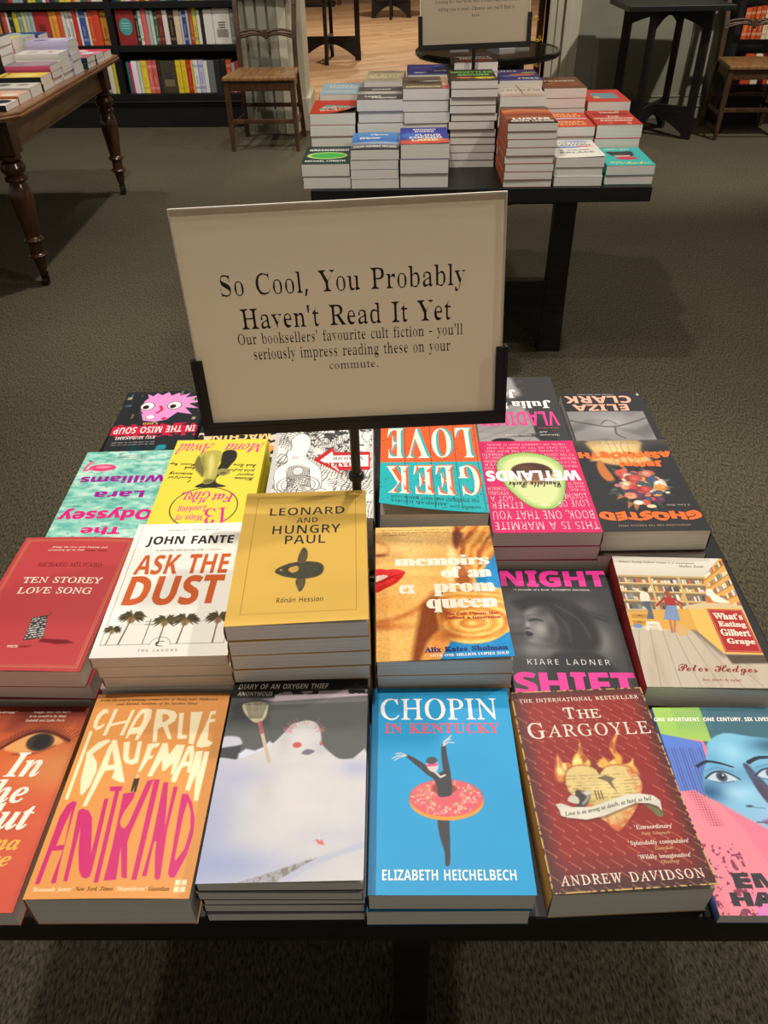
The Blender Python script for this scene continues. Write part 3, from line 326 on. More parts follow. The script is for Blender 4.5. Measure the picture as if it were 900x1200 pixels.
35,9,-17,-6,1,-5,2,-3,3,-1,3,2,5,8,4,-3,2,-1,3,1,4,6,4,-5,4,-1,5,2,7,7,5,8,2,6,-1,5,-3,7,0,0,-3,-5,0,1,-2,0,-1,-3,-7,-6,-6,-9,-2,-4,1,-2,-3,3,-2,5,-2,6,-2,4,-3,2,-5,-2,-7,-7,-4,10,14,15,4,2,3,6,1,7,-1,3,-2,1,-4,-2,-4,-5,
-1,-7,1,-4,9,10,-14,7,2,2,4,0,2,-2,2,-10,4,-5,-4,-1,-3,3,-5,3,104,43,1,35,25,-1,-4,1,-1,5,1,5,2,8,4,12,-2,1,-4,-2,-5,-7,-5,-10,-3,-12,-10,0,12,45,1,3,0,1,-1,2,-3,1,-1,0,0,2,7,1,9,1,-8,-32,8,10,4,2,4,1,5,-1,1,-5,-2,-11,
-4,-11,0,-1,-1,-1,2,-2,6,7,1,-1,-6,-9,3,105,23,2,8,16,45,-4,1,-2,4,2,4,4,1,4,-1,1,-4,-1,-4,19,6,-1,-4,2,-2,4,0,3,1,2,4,15,1,3,0,4,-3,1,-1,0,0,2,9,1,7,1,-7,-27,-1,-3,1,-2,6,6,2,-1,-7,-8,3,107,39,1,37,24,-1,-3,1,-3,2,-4,
15,-2,-2,-4,-15,-10,0,12,45,1,3,0,1,-1,2,-3,1,-1,0,0,2,7,1,9,1,-9,-36,6,5,4,3,3,4,-1,2,-3,0,0,2,16,0,0,-2,-2,0,-2,-1,-4,-3,-7,-6,1,-9,1,-5,2,-4,2,-1,2,1,2,4,2,-1,-5,-8,3,108,21,1,19,5,-1,-5,1,-1,5,0,2,1,3,9,35,1,5,0,1,
-3,1,-1,0,0,2,16,2,-12,-46,-1,-2,0,-2,1,-1,6,6,1,-2,-6,-8,3,109,63,1,49,46,-1,-4,2,-2,4,1,5,3,8,2,9,1,3,-1,1,-4,-1,-4,-4,-8,-19,-2,-7,-10,0,8,27,1,3,-1,1,-5,-2,-5,-6,-4,-10,-4,-13,-10,0,7,25,1,4,0,1,-1,2,-2,1,-1,0,0,2,
16,2,-4,-14,8,11,4,2,5,1,4,-1,2,-5,-1,-5,7,8,8,3,4,-1,2,-5,-3,-11,-4,-11,0,-2,1,-2,3,2,1,1,2,3,1,-1,-6,-8,3,110,43,1,35,26,-1,-5,1,-1,5,1,5,3,8,2,9,1,3,-1,1,-5,-2,-5,-6,-4,-10,-4,-13,-10,0,7,25,1,4,0,1,-1,2,-2,1,-1,0,0,
2,16,2,-4,-14,8,11,4,2,5,1,4,-1,2,-5,-1,-4,-2,-7,-4,-13,1,-2,3,2,3,4,1,-1,-6,-8,3,111,38,2,16,12,-1,-6,1,-4,2,-2,4,-1,6,2,9,5,8,7,6,8,2,6,-1,4,-2,2,-4,1,-6,-2,-8,-5,-9,-7,-6,14,12,2,4,2,3,5,3,7,2,7,1,6,-1,4,-3,2,-4,-2,
-3,-5,-3,-7,-2,-8,-1,-6,1,-4,3,112,40,2,28,-9,-17,0,2,3,1,2,3,0,3,10,35,0,3,-1,2,-3,1,0,2,8,1,7,1,-2,-8,6,6,6,2,4,-1,2,-1,3,-8,-2,-10,-5,-9,-7,-7,-8,-2,-6,2,-2,-9,-1,-4,1,-2,4,-1,0,-2,12,12,2,4,2,4,5,3,6,2,7,1,5,-1,3,-3,
1,-5,-3,-5,-11,-3,-12,1,-3,3,114,31,1,23,-2,0,7,25,1,4,0,1,-1,2,-2,1,-1,0,0,2,16,2,-4,-14,3,6,4,5,3,2,3,1,3,-1,1,-4,-1,-4,-4,-2,-4,3,-3,-2,-4,-6,-4,-9,-3,-12,3,115,30,1,36,11,-1,-8,2,-1,0,-3,-2,-2,1,2,13,3,0,2,-9,6,-2,3,
1,1,3,0,3,-6,8,-3,5,-2,5,1,4,2,3,4,2,4,1,8,-1,1,-1,2,2,3,0,-2,-12,-2,0,-3,7,-5,3,-3,-2,-1,-2,3,-7,2,-3,3,-3,2,-4,1,-4,-2,-6,-4,-4,3,116,22,1,22,4,-1,-4,1,-2,5,0,1,1,2,6,25,-3,0,0,3,7,4,7,8,3,0,-3,-12,6,0,0,-3,-7,0,-6,
-21,-1,-3,0,-2,1,-2,6,6,2,-1,-6,-8,3,117,43,1,33,6,-1,-5,1,-2,5,1,4,2,7,3,9,1,5,-1,2,-3,1,-1,2,16,2,-7,-28,-1,-3,2,-1,4,2,5,7,5,10,3,12,10,0,-8,-29,0,-1,1,-1,3,2,1,1,2,3,2,-1,-7,-8,-6,-3,-4,1,-2,5,2,7,-8,-10,-4,-2,3,118,
34,1,25,6,-1,0,4,-1,16,0,8,-2,5,-2,1,-1,0,0,2,12,2,2,-7,1,-16,0,-3,4,5,3,4,2,6,-1,3,-2,3,1,4,4,1,3,-1,1,-4,-1,-5,-3,-7,-14,-17,-5,-4,3,119,50,1,29,6,-1,0,4,-1,15,0,9,-2,5,-2,1,-1,0,0,2,12,2,2,-5,1,-16,12,21,2,0,3,-27,4,
6,3,4,3,6,-2,3,-2,4,1,3,3,1,4,-1,1,-4,-4,-12,-14,-17,-3,-4,-2,0,-2,22,-14,-22,3,121,34,1,41,-4,-17,-4,2,-2,3,2,3,3,2,4,-2,3,-1,3,1,2,2,2,3,1,3,0,5,-2,7,-1,8,-2,7,-1,4,-1,2,-3,1,-1,0,0,2,4,1,3,0,4,1,2,-2,1,-5,2,-8,3,-13,
5,10,2,6,-3,4,-2,3,2,4,3,1,4,-1,1,-4,-1,-6,-3,-8,-5,-9,-6,-10,-6,-8,-7,-6,4,65,59,4,47,6,-2,-7,3,-2,2,0,4,2,5,6,3,4,-2,1,-3,-1,-2,-2,-2,-2,0,-1,-1,-2,0,0,-2,1,-2,3,-1,8,3,10,8,-3,5,-1,4,3,6,6,3,4,-1,4,-2,10,10,10,8,8,6,
5,2,1,-1,-2,-5,-10,-19,-10,-22,5,2,5,4,3,4,6,5,4,2,1,0,-11,-11,-5,-4,-4,-3,-5,-2,-1,-1,-12,-2,1,4,-10,6,-10,-8,4,42,13,22,34,-10,-8,-15,-16,5,26,14,9,9,-3,2,-6,-4,-1,-4,4,37,6,1,7,-1,8,-9,-10,4,67,56,2,58,36,0,-9,1,-6,5,
-2,7,2,6,-8,4,-2,7,1,5,3,5,4,4,5,3,7,3,6,0,5,-1,-2,-1,-9,-2,-8,-5,-5,-7,-2,-6,1,-5,4,-2,6,8,7,8,9,7,8,5,8,1,5,-1,2,-5,-2,-5,-5,-6,-7,-5,-9,-5,-10,-3,-3,-6,-1,-6,2,-5,5,-1,6,1,5,3,4,4,2,4,-2,4,-3,1,-5,-1,-3,-3,-1,-2,0,-3,
-1,-3,-2,1,-1,3,2,5,4,4,6,1,6,-2,2,-5,-2,-5,-4,-5,-7,-3,9,35,22,7,3,7,5,6,5,4,6,2,5,-2,2,-4,-1,-6,-6,4,70,59,3,40,28,21,-6,2,-2,6,1,5,3,4,4,5,7,4,7,3,12,0,10,-2,4,-1,2,0,2,1,1,1,1,0,0,-1,-1,-2,-2,-2,-4,-2,-3,0,-10,2,-6,
2,-5,1,-7,-2,-7,-4,-5,-6,-2,-6,1,-4,3,-1,4,1,4,4,3,5,1,6,0,1,-1,1,2,1,2,-2,1,-5,-2,-8,-5,-5,48,22,-1,-6,1,-5,2,-3,3,-1,4,2,5,6,2,4,-1,2,-4,-2,-2,-4,-2,-2,-2,2,-2,7,-1,5,1,5,3,4,5,3,8,-5,-2,-5,-3,-2,-1,-1,1,5,3,4,3,5,1,4,
8,5,7,5,4,3,2,1,-1,-2,-4,-2,-7,-1,-7,3,0,3,6,3,2,2,-1,1,-2,-2,-4,-5,-3,0,-3,-1,-4,-6,-1,4,8,-3,0,-4,-9,-7,-7,-8,-4,5,59,23,3,3,1,2,-1,1,-2,-2,4,71,55,2,60,32,-1,-7,1,-5,2,-3,3,-1,4,2,5,6,2,4,-2,1,-3,-1,-2,-4,-2,-2,-2,2,
-3,5,0,5,1,4,3,7,12,-7,-2,-5,1,-5,3,-2,0,-8,2,-5,4,-2,7,2,7,8,7,8,3,2,-1,-2,-1,-5,-4,-5,-6,-3,-8,1,-3,2,-3,7,-2,1,0,-1,7,1,6,5,6,6,5,7,3,6,1,6,-1,2,-5,-1,-5,-5,-7,-7,-6,-7,-3,-6,-2,2,-2,4,-1,5,1,6,3,8,5,1,-1,-1,-1,-3,-6,
-3,-9,-4,-6,-7,-3,11,33,23,10,4,7,6,5,6,2,5,-1,3,-2,1,-5,-1,-5,-5,-5,-6,-4,-6,4,72,68,2,79,13,-1,-6,1,-4,2,-3,3,-1,3,3,6,5,2,4,-1,2,-4,-2,-3,-4,-1,-2,-2,2,-3,5,-1,4,1,4,3,7,11,-3,-1,-4,-2,-1,0,-2,1,3,2,8,4,11,14,-6,-3,
-5,-2,-3,1,-1,3,2,4,3,4,-5,-2,-6,-6,-4,-3,-2,1,8,8,4,2,5,2,4,-1,2,-3,-2,-5,10,7,8,6,1,-1,1,0,-2,-2,-4,-6,-3,-7,-3,-8,6,2,10,13,10,9,8,3,5,-1,2,-4,-2,-5,-5,-5,-7,-5,-10,-5,-7,-14,-2,-6,2,-2,8,2,14,12,7,5,2,0,-3,-3,-3,-2,
-8,-8,-6,-5,-4,-2,-9,-2,-6,2,-2,7,2,8,2,5,-5,-2,-4,-9,-7,-6,-7,-5,7,60,29,8,5,6,6,2,5,-2,3,-3,-1,-3,-4,4,73,51,2,44,18,-1,-6,1,-4,2,-3,3,-1,4,2,5,6,2,4,-1,1,-3,-1,-3,-6,-3,2,-3,5,-1,4,0,4,3,7,10,-5,1,-3,3,-2,3,-1,4,3,8,
8,8,12,5,10,3,11,0,2,-1,-3,-1,-3,0,-3,-3,-5,-9,-3,-7,-4,-11,5,3,3,5,0,2,1,2,0,2,2,-2,-1,-5,-2,-5,-4,-3,-6,-2,-6,-8,-9,-6,10,33,17,11,19,6,7,6,5,-7,-2,-7,-3,-10,-10,-3,-5,-1,-5,1,-4,4,76,51,3,52,15,-1,-7,2,-3,4,2,3,7,2,
11,-3,7,12,-6,2,-5,2,-3,4,-1,5,1,5,3,4,4,4,5,3,13,2,4,0,1,-1,-2,-1,-10,-2,-7,-4,-4,-6,-1,-6,2,-6,7,-3,8,15,9,11,5,3,5,0,5,-1,2,-5,-1,-6,-5,-7,-8,-5,-9,-5,-6,-10,-7,-7,6,-2,4,2,6,4,6,5,4,5,4,3,3,1,1,0,-6,-6,-6,-5,-6,-6,
-5,-3,-5,-2,-9,2,-6,-2,10,45,24,7,4,6,5,3,6,2,6,-1,2,-2,1,-4,-1,-3,-5,-4,-7,7,14,2,5,0,5,3,-11,3,-4,-1,-1,-2,2,-2,4,77,65,1,70,5,-1,-6,3,-2,5,1,4,3,3,4,1,3,-1,2,-3,-1,-2,-4,-2,-3,-1,0,-2,1,-2,2,-1,7,4,4,5,4,7,11,17,10,
12,7,4,2,-1,-3,-9,-4,-8,-4,-9,-3,-8,-1,-6,8,15,9,13,8,8,7,5,2,-1,-1,-1,-5,-13,-4,-10,-4,-9,-2,-6,-2,-7,1,0,4,2,7,5,7,7,7,5,2,0,-9,-9,-12,-10,-9,-4,-4,3,-2,5,0,3,1,4,2,5,4,6,8,14,3,5,-7,-8,-7,-11,-5,-6,-3,-8,-6,-9,-3,-2,
-4,2,-1,6,2,8,6,12,8,13,-7,-7,-6,-9,-7,-10,-7,-11,-4,-4,4,80,55,2,64,19,-1,-5,1,-4,2,-3,3,-1,3,3,6,5,2,4,-1,1,-3,-1,-3,-6,-3,2,-3,5,-1,5,1,4,3,9,14,-4,-1,-1,-1,-1,0,-1,-1,-1,0,-1,1,1,2,4,1,5,1,9,15,12,9,-10,2,-15,-2,-6,
-3,-6,-4,-4,-5,-1,-5,2,-3,3,-2,6,2,5,4,4,5,1,4,1,3,1,2,1,-4,-2,-10,-6,-6,-8,-2,-8,2,-2,2,0,3,2,7,6,6,9,5,9,3,8,0,13,-2,4,1,4,0,-6,-3,4,-4,2,-5,-3,-7,-7,-6,-12,-3,-6,-11,-10,-8,6,49,24,7,3,4,6,2,7,-1,5,-6,-7,4,82,70,1,99,
21,-1,-6,1,-5,2,-3,3,-1,4,3,5,5,2,5,-1,1,-3,-1,-3,-6,-2,-1,-1,2,-3,6,-1,6,2,5,5,5,7,5,11,6,8,7,8,8,4,-8,1,-12,-1,-11,-4,-9,-5,-4,-5,-1,-5,1,-4,4,-2,6,2,4,5,4,7,1,5,2,2,1,-1,1,-2,0,-3,-2,-9,-7,-6,-8,-2,-7,2,-2,2,-1,3,3,8,
7,7,11,5,9,3,10,0,11,-1,6,1,2,-1,-2,-1,-2,0,7,-4,2,-6,-1,-4,-3,-4,-6,-3,-7,-3,2,-2,1,-4,-1,-5,-2,-6,-1,-1,0,-1,1,-2,14,14,3,2,4,3,2,0,-3,-3,-5,-4,-3,-4,-3,-2,-2,-3,-5,-5,-5,-1,-6,1,-2,5,2,5,3,6,2,3,0,4,-2,0,-2,1,3,2,1,
-1,2,0,3,1,3,3,3,5,1,4,-1,5,-3,2,-6,-5,-5,-11,-6,-13,-8,-10,-9,-6,4,84,50,2,36,25,21,-6,2,-2,6,1,4,2,5,5,4,6,5,8,2,8,1,8,-1,5,-1,4,0,5,1,1,-1,-1,-2,-3,-3,-5,-1,-10,2,-10,3,-8,-2,-7,-4,-5,-6,-2,-6,1,-4,4,-1,4,1,4,4,3,6,1,
5,0,3,1,1,1,-1,1,-3,1,-4,-2,-8,-5,-5,32,20,-1,-7,1,-4,2,-3,3,-1,4,2,5,6,2,4,-1,1,-3,-1,-3,-2,-1,-2,0,-1,-1,-1,0,0,-1,2,-3,5,-1,8,2,7,5,5,11,4,10,5,6,8,6,1,-1,-1,-2,-2,-3,-1,-5,-1,-6,-5,-13,-5,-5,-6,-4,-7,-3,4,87,75,1,70,
20,0,-3,1,6,6,4,5,6,8,5,7,3,8,2,7,-1,4,-4,2,-7,-2,-8,-5,-7,-6,-3,-5,-1,-5,1,-4,3,-1,4,1,4,4,4,5,2,5,1,5,0,2,1,1,2,-2,1,-6,-2,-9,-6,-7,-9,-2,-6,2,-3,6,2,6,4,6,5,5,7,5,6,3,12,0,4,-3,3,-4,1,-5,-2,-7,-4,-7,-16,-16,17,14,18,
19,9,9,1,0,1,-1,-2,-5,-2,-3,-2,-7,-3,-7,-4,-9,-2,-7,10,14,6,7,5,5,6,3,1,0,-13,-12,-12,-18,-5,-8,-3,-2,-4,3,-1,6,2,10,6,12,-9,-10,-8,-7,-14,-10,4,97,43,2,22,25,-1,-3,2,-2,4,-5,-4,-5,-1,-6,1,-2,6,2,6,5,6,6,4,7,2,4,-1,2,-3,
2,3,9,1,-8,-15,-1,-4,-1,-2,3,0,5,5,2,-2,-8,-6,11,12,1,5,4,7,8,2,7,0,2,-2,1,-3,-2,-8,-8,-2,-6,-1,-4,0,-1,4,98,39,2,36,36,10,-5,-3,-4,-1,-2,0,-7,-5,-7,-2,-5,2,-2,4,2,5,4,7,-3,-2,-2,-1,-1,1,5,5,3,4,15,22,10,1,-18,-29,-2,-3,
-2,-5,-2,-3,-1,-2,1,-2,1,-1,4,1,5,4,-1,6,1,6,3,4,4,2,3,-1,1,-4,-2,-6,-5,-6,4,1,4,2,8,25,8,4,5,1,4,0,2,-2,0,-2,-1,-1,-2,-1,-3,4,99,31,1,26,11,-1,-6,3,-3,6,2,6,5,6,7,3,6,2,5,-2,2,-3,-1,-3,-3,-2,-2,1,-1,2,1,2,2,2,-1,0,-3,
-1,-3,-4,-3,-5,-3,-4,-1,-4,3,-2,6,2,5,5,2,-2,-8,-6,4,100,49,2,23,10,0,-6,2,-1,2,-1,3,2,7,5,5,7,4,7,2,4,-1,2,-3,14,25,10,1,-21,-36,-2,-5,-1,-2,1,-2,8,7,2,-2,-7,-5,-6,-2,-4,1,-2,4,-5,-4,13,13,2,3,1,4,4,4,6,3,7,0,2,-2,1,-3,
-2,-4,-3,-3,-5,-3,-4,-2,-5,1,-2,4,101,33,2,20,12,-1,-4,1,-4,2,-2,3,-1,3,2,6,5,5,7,4,7,2,5,-2,2,-4,-2,-4,-7,-4,-8,-3,-2,-4,3,-2,7,2,7,5,2,-2,-9,-6,7,12,10,6,2,4,4,1,4,-1,2,-3,-1,-3,-5,4,102,43,2,29,26,7,-5,-5,-5,-2,-4,-1,
-1,0,-12,-21,-10,-1,15,26,-1,2,1,3,3,1,6,10,-2,-3,-4,-2,-1,1,11,11,4,7,10,12,4,3,4,1,5,-1,1,-4,-2,-8,-8,-8,-12,-8,-11,-18,1,0,5,1,6,6,9,23,23,8,5,5,5,3,6,1,5,0,2,-2,0,-2,-1,-4,-5,4,103,42,3,26,38,7,-6,-4,-7,-3,-12,-18,
-6,-4,-6,-2,-6,2,-2,4,5,9,17,8,2,4,-4,-3,-4,0,-5,2,-3,5,2,6,5,6,7,4,7,2,4,-1,2,-3,1,3,10,1,-12,-22,4,3,5,3,11,11,1,4,2,4,5,4,6,3,6,-2,3,-3,-2,-4,-4,-4,-6,-3,-5,-1,-3,10,0,-21,3,1,3,3,4,5,4,8,-7,-2,-5,-4,-3,-4,-1,-4,0,-3,
4,104,46,1,35,41,7,-3,-2,-2,-3,-7,-2,-4,1,-2,5,1,4,1,2,3,4,5,5,0,1,-1,0,-5,-3,-5,-4,-10,-15,-10,-1,10,20,-5,-5,-2,1,5,5,5,6,4,7,8,13,9,1,-16,-31,7,7,6,2,5,-2,1,-5,-2,-5,-4,-5,-2,-5,0,-1,3,2,5,5,4,105,28,2,8,22,29,-3,1,
-1,3,2,3,3,1,3,-1,1,-2,-1,-3,19,23,7,-4,-4,-4,-2,-5,-2,-4,2,-2,4,2,5,4,8,-4,-4,-2,1,3,2,3,4,3,3,11,1,-8,-15,-3,-7,0,-1,3,2,6,5,4,107,44,2,11,2,-1,10,21,-2,-4,-3,-2,-2,1,6,7,5,5,3,6,8,13,9,1,-25,-47,34,26,-1,-3,2,-2,3,1,
3,3,6,-1,1,-1,0,-1,-1,-2,2,2,1,4,1,3,3,3,4,3,1,4,-1,1,-3,-1,-3,-2,-1,-3,1,-1,2,1,1,-1,1,-2,-3,-3,-4,3,-2,2,-3,-1,-3,0,-1,-1,-1,1,0,2,1,3,3,2,-2,-7,-6,4,108,34,1,17,24,7,-6,-6,-7,-2,-4,2,-2,4,4,12,-3,-3,-2,1,6,5,4,6,12,
20,10,1,-17,-31,-6,-12,1,-2,3,2,6,5,4,109,65,1,51,0,-1,5,8,4,6,3,5,0,1,-2,-1,-4,-4,-1,1,7,7,6,3,2,-2,1,-3,-1,-4,8,7,6,2,3,-2,1,-4,0,-3,7,7,6,2,4,-2,2,-5,-2,-6,-4,-5,-2,-4,1,-1,3,2,5,5,2,-2,-4,-3,-3,-3,-3,-1,-2,0,-4,1,-2,
5,0,3,2,4,4,4,3,5,-1,0,-7,-5,-5,-7,-8,-10,-12,-1,8,11,4,6,1,3,1,2,-1,0,-7,-5,-12,-16,4,110,47,1,39,0,-1,5,8,4,6,3,5,0,1,-2,-1,-4,-4,-1,1,7,7,6,3,2,-2,1,-4,-1,-3,8,7,6,2,4,-2,2,-5,-1,-4,-3,-4,-3,-3,-2,-4,1,-1,3,2,5,5,2,
-2,-4,-3,-3,-3,-3,-1,-2,0,-4,1,-2,5,1,4,4,6,4,5,1,0,-1,1,-8,-5,-6,-7,-7,-10,4,111,36,2,17,11,-1,-6,3,-3,6,2,6,5,5,7,4,7,2,6,-2,2,-6,-2,-5,-4,-5,3,1,3,2,1,-2,-5,-4,-6,-1,-5,-3,13,13,2,4,2,0,1,1,2,3,2,4,6,1,5,0,2,-2,0,-4,
-2,-6,-8,-2,-5,-1,-3,4,112,44,1,33,4,15,5,5,4,5,4,7,6,11,10,1,-13,-24,5,4,5,1,4,-2,1,-4,-1,-6,-4,-6,-3,-4,1,-1,4,2,5,5,2,-2,-8,-6,-5,-2,-4,2,-2,5,2,5,5,6,2,5,-5,-2,-5,-5,-5,-8,-16,-29,-10,-1,21,40,-1,-2,-2,-1,4,114,33,1,
28,28,7,-5,-4,-2,-2,-5,-1,-6,1,-2,5,1,4,4,5,5,5,-6,0,-6,-6,-2,1,3,3,3,2,1,6,2,1,1,-1,0,-2,3,-1,4,-1,3,-1,2,-3,-3,-6,-4,-6,-2,-2,1,-2,3,2,6,5,4,115,28,1,33,25,8,-7,-5,-5,-3,-5,-1,-6,2,-2,4,2,3,2,1,3,-1,1,-2,-1,-2,-2,-1,
-1,0,2,-1,3,1,2,3,2,5,0,9,-2,-2,-3,-2,-2,-2,-2,1,4,4,6,5,0,1,3,2,1,-1,-1,-2,0,-3,3,-5,1,-4,-2,-5,4,3,4,116,36,1,25,4,15,5,5,8,10,9,15,10,1,-6,-11,5,0,0,-2,-7,0,-5,-10,-6,-9,-3,-7,-2,-4,1,-1,4,2,6,5,1,-2,-7,-5,-7,-2,-4,1,
-1,4,0,4,2,3,3,6,-4,-4,4,117,48,1,30,43,7,-7,-6,-6,-1,-5,1,-2,4,0,1,1,1,-7,-5,-6,-2,-5,1,-2,4,2,5,4,7,-3,-2,-1,-1,-2,1,5,4,4,5,12,1,-9,-15,-2,-6,1,-1,7,6,5,7,5,8,12,1,-10,-17,-2,-4,1,-1,9,6,4,119,61,2,48,13,0,-6,1,-2,5,
1,5,4,4,2,3,0,1,-1,-1,-4,-3,-2,2,8,6,2,1,12,1,-11,-17,-2,-4,1,-2,3,2,4,4,4,5,5,6,2,5,13,1,-9,-15,-3,-6,1,-1,2,-1,5,1,5,4,-1,2,-1,4,1,5,3,5,4,2,3,-2,1,-3,-1,-6,-5,-6,4,1,3,3,1,-2,-4,-3,-5,-1,-1,0,-6,-5,-8,-1,-7,2,-2,6,-7,
-7,8,49,8,4,5,1,5,-1,2,-3,-2,-2,-2,-1,-3,1,-3,4,120,37,1,39,5,15,1,2,4,4,6,4,3,-3,1,-7,0,-1,4,8,4,3,3,-1,1,-3,-1,-2,-2,-1,-3,0,-1,3,-3,-8,-1,-8,1,-2,8,6,2,-2,-7,-5,-5,-2,-3,1,-3,2,-2,6,-5,-8,-5,-2,-2,1,-1,3,1,3,3,1,2,-1,
1,-2,3,4,3,5,1,4,-1,2,-2,-1,-4,-4,4,121,47,2,43,41,7,-11,-7,-8,-12,-6,-8,-6,-3,-6,-1,-5,2,-2,4,1,5,4,4,13,7,5,2,3,7,-5,-6,-5,-2,-5,2,-1,4,1,5,3,5,1,3,0,1,-3,-2,-3,-3,-2,1,3,3,4,3,2,2,3,1,2,1,3,-2,1,-3,-1,-6,-4,-7,-2,-2,
0,-2,1,-1,6,6,5,7,6,9,11,1,-12,-21,4,2,4,3,9,4,-22,3,1,3,4,4,6,4,8,-12,-7,-4,-4,-1,-5,1,-2,1,65,56,2,8,0,0,20,58,15,0,21,-58,-14,0,-4,14,-21,0,-4,-14,7,20,24,15,0,-4,13,-3,12,-1,-4,-2,-5,-1,-3,1,66,54,3,17,7,0,0,58,18,0,
10,-1,8,-3,4,-4,1,-7,-2,-8,-3,-3,-3,-1,5,-3,4,-4,1,-7,-2,-7,-4,-6,-6,-3,-9,-1,8,19,35,8,0,7,1,2,5,-1,3,-1,2,-8,2,-7,0,8,19,10,8,0,5,1,3,1,2,6,-2,5,-8,2,-8,0,1,67,51,1,29,31,-1,-9,1,-6,3,-5,4,-4,6,-2,7,0,17,3,7,4,6,5,5,7,
2,8,1,8,-1,9,-3,-4,-10,-7,3,-6,1,-7,-1,-4,-4,-3,-6,-1,-8,1,-9,3,-6,4,-3,7,-2,7,1,7,2,0,-10,-7,-2,1,68,60,2,13,7,0,0,58,18,0,9,-1,7,-3,6,-4,4,-5,3,-7,1,-9,-2,-12,-6,-10,-10,-5,-13,-2,10,19,10,6,0,9,2,6,6,2,11,-1,8,-3,6,
-5,3,-7,2,-7,0,1,69,45,1,12,7,0,0,58,33,0,0,-10,-21,0,0,-13,20,0,0,-10,-20,0,0,-15,21,0,0,-10,1,70,44,1,10,7,0,0,58,33,0,0,-10,-21,0,0,-15,20,0,0,-10,-20,0,0,-23,1,71,58,1,31,31,-1,-11,2,-8,6,-6,9,-1,13,1,8,2,7,4,6,6,5,
8,2,9,1,9,-1,8,-2,-4,-10,-6,2,-7,1,-10,-2,-6,-7,-2,-10,2,-10,5,-7,3,-2,5,-1,5,1,3,0,0,12,-11,0,0,10,23,0,0,-30,-9,-2,1,72,62,1,12,7,0,0,58,12,0,0,-23,23,0,0,23,12,0,0,-58,-12,0,0,25,-23,0,0,-25,1,73,31,1,12,3,0,0,7,7,3,
0,37,-7,4,0,7,26,0,0,-7,-7,-4,0,-37,7,-3,0,-7,1,74,27,1,15,1,-17,-4,0,-3,1,0,10,3,0,3,-1,4,1,2,3,1,7,0,54,12,0,0,-54,-2,-12,-3,-4,-3,-3,1,75,54,1,14,7,0,0,58,12,0,0,-27,3,4,2,3,16,20,13,0,-20,-26,21,-32,-14,0,-15,24,-6,
-3,0,-21,1,76,46,1,6,7,0,0,58,12,0,0,-48,24,0,0,-10,1,77,76,1,15,7,0,0,58,17,0,13,-44,15,44,17,0,0,-58,-12,0,0,27,1,7,0,11,-15,-45,-11,0,-14,45,0,-45,1,78,66,1,11,7,0,0,58,16,0,25,-44,-1,8,0,36,11,0,0,-58,-15,0,-25,44,0,
-44,1,79,64,2,21,32,-1,-8,1,-7,3,-6,4,-3,6,-3,8,0,16,3,7,3,6,6,5,7,3,17,0,7,-3,5,-5,4,-6,2,-7,0,-17,-2,-7,-4,-6,-5,-4,-7,-3,16,32,9,7,2,4,4,3,6,1,8,-1,8,-3,6,-4,4,-7,1,-7,-1,-4,-4,-3,-6,-1,-8,1,-8,3,-6,4,-4,1,80,51,2,14,
7,0,0,58,19,0,9,-2,7,-3,4,-6,1,-7,-2,-10,-3,-4,-4,-3,-6,-2,-7,-1,-6,0,0,-20,8,19,30,4,0,9,3,2,2,1,4,-3,6,-7,3,-6,0,1,82,53,2,15,7,0,0,58,17,0,10,-2,7,-3,5,-5,1,-8,-2,-7,-3,-5,-6,-3,17,-25,-13,0,-14,22,-7,0,0,-22,9,19,32,
4,0,9,2,2,3,1,3,-1,3,-2,3,-9,2,-4,0,1,83,44,1,34,20,-1,-9,1,-7,3,0,11,8,-3,9,-2,6,2,2,4,-1,3,-2,3,-12,6,-5,3,-3,5,-2,7,2,7,4,5,6,3,8,1,8,-1,9,-3,-4,-9,-7,2,-7,1,-5,-1,-2,-5,1,-2,2,-2,8,-5,8,-4,4,-5,2,-8,-1,-7,-4,-5,-7,
-4,1,84,47,1,8,17,0,0,47,-15,0,0,11,43,0,0,-11,-16,0,0,-47,1,85,61,1,23,30,-1,-10,2,-7,4,-5,7,-1,8,0,38,12,0,0,-36,1,-6,2,-4,4,-2,5,-1,5,1,3,3,2,4,1,5,0,36,12,0,0,-38,-3,-10,-3,-5,-4,-3,-6,-2,1,86,52,1,13,20,0,-20,58,12,
0,11,-35,1,-3,1,-5,1,-4,1,4,1,5,1,3,11,35,12,0,-19,-58,1,87,78,1,28,15,0,-15,58,12,0,7,-32,3,-15,2,10,1,4,8,33,12,0,8,-33,1,-4,2,-10,0,5,2,5,1,5,7,32,12,0,-15,-58,-14,0,-7,30,-1,3,-2,8,0,3,-1,-3,0,-4,-1,-4,-1,-3,-7,-30,
1,88,54,1,12,0,0,19,30,-18,28,14,0,12,-21,12,21,13,0,-18,-29,20,-29,-14,0,-14,22,-13,-22,1,89,50,1,9,19,0,0,22,-19,36,13,0,12,-24,12,24,13,0,-19,-36,0,-22,1,90,47,1,10,2,0,0,8,27,39,-26,0,0,11,41,0,0,-8,-28,-40,29,0,0,
-10,1,97,49,2,26,17,-1,-5,1,-5,3,-3,4,-1,6,2,6,3,4,6,3,9,1,8,0,0,2,-2,5,-5,2,-6,-1,-7,-2,-4,8,8,3,9,1,8,-1,6,-3,3,-5,2,-7,0,-29,-9,0,-2,6,-6,-5,9,22,8,6,2,2,3,1,4,0,3,-5,0,-8,-2,-2,-5,1,-4,1,100,51,2,17,20,-1,-6,2,-6,4,
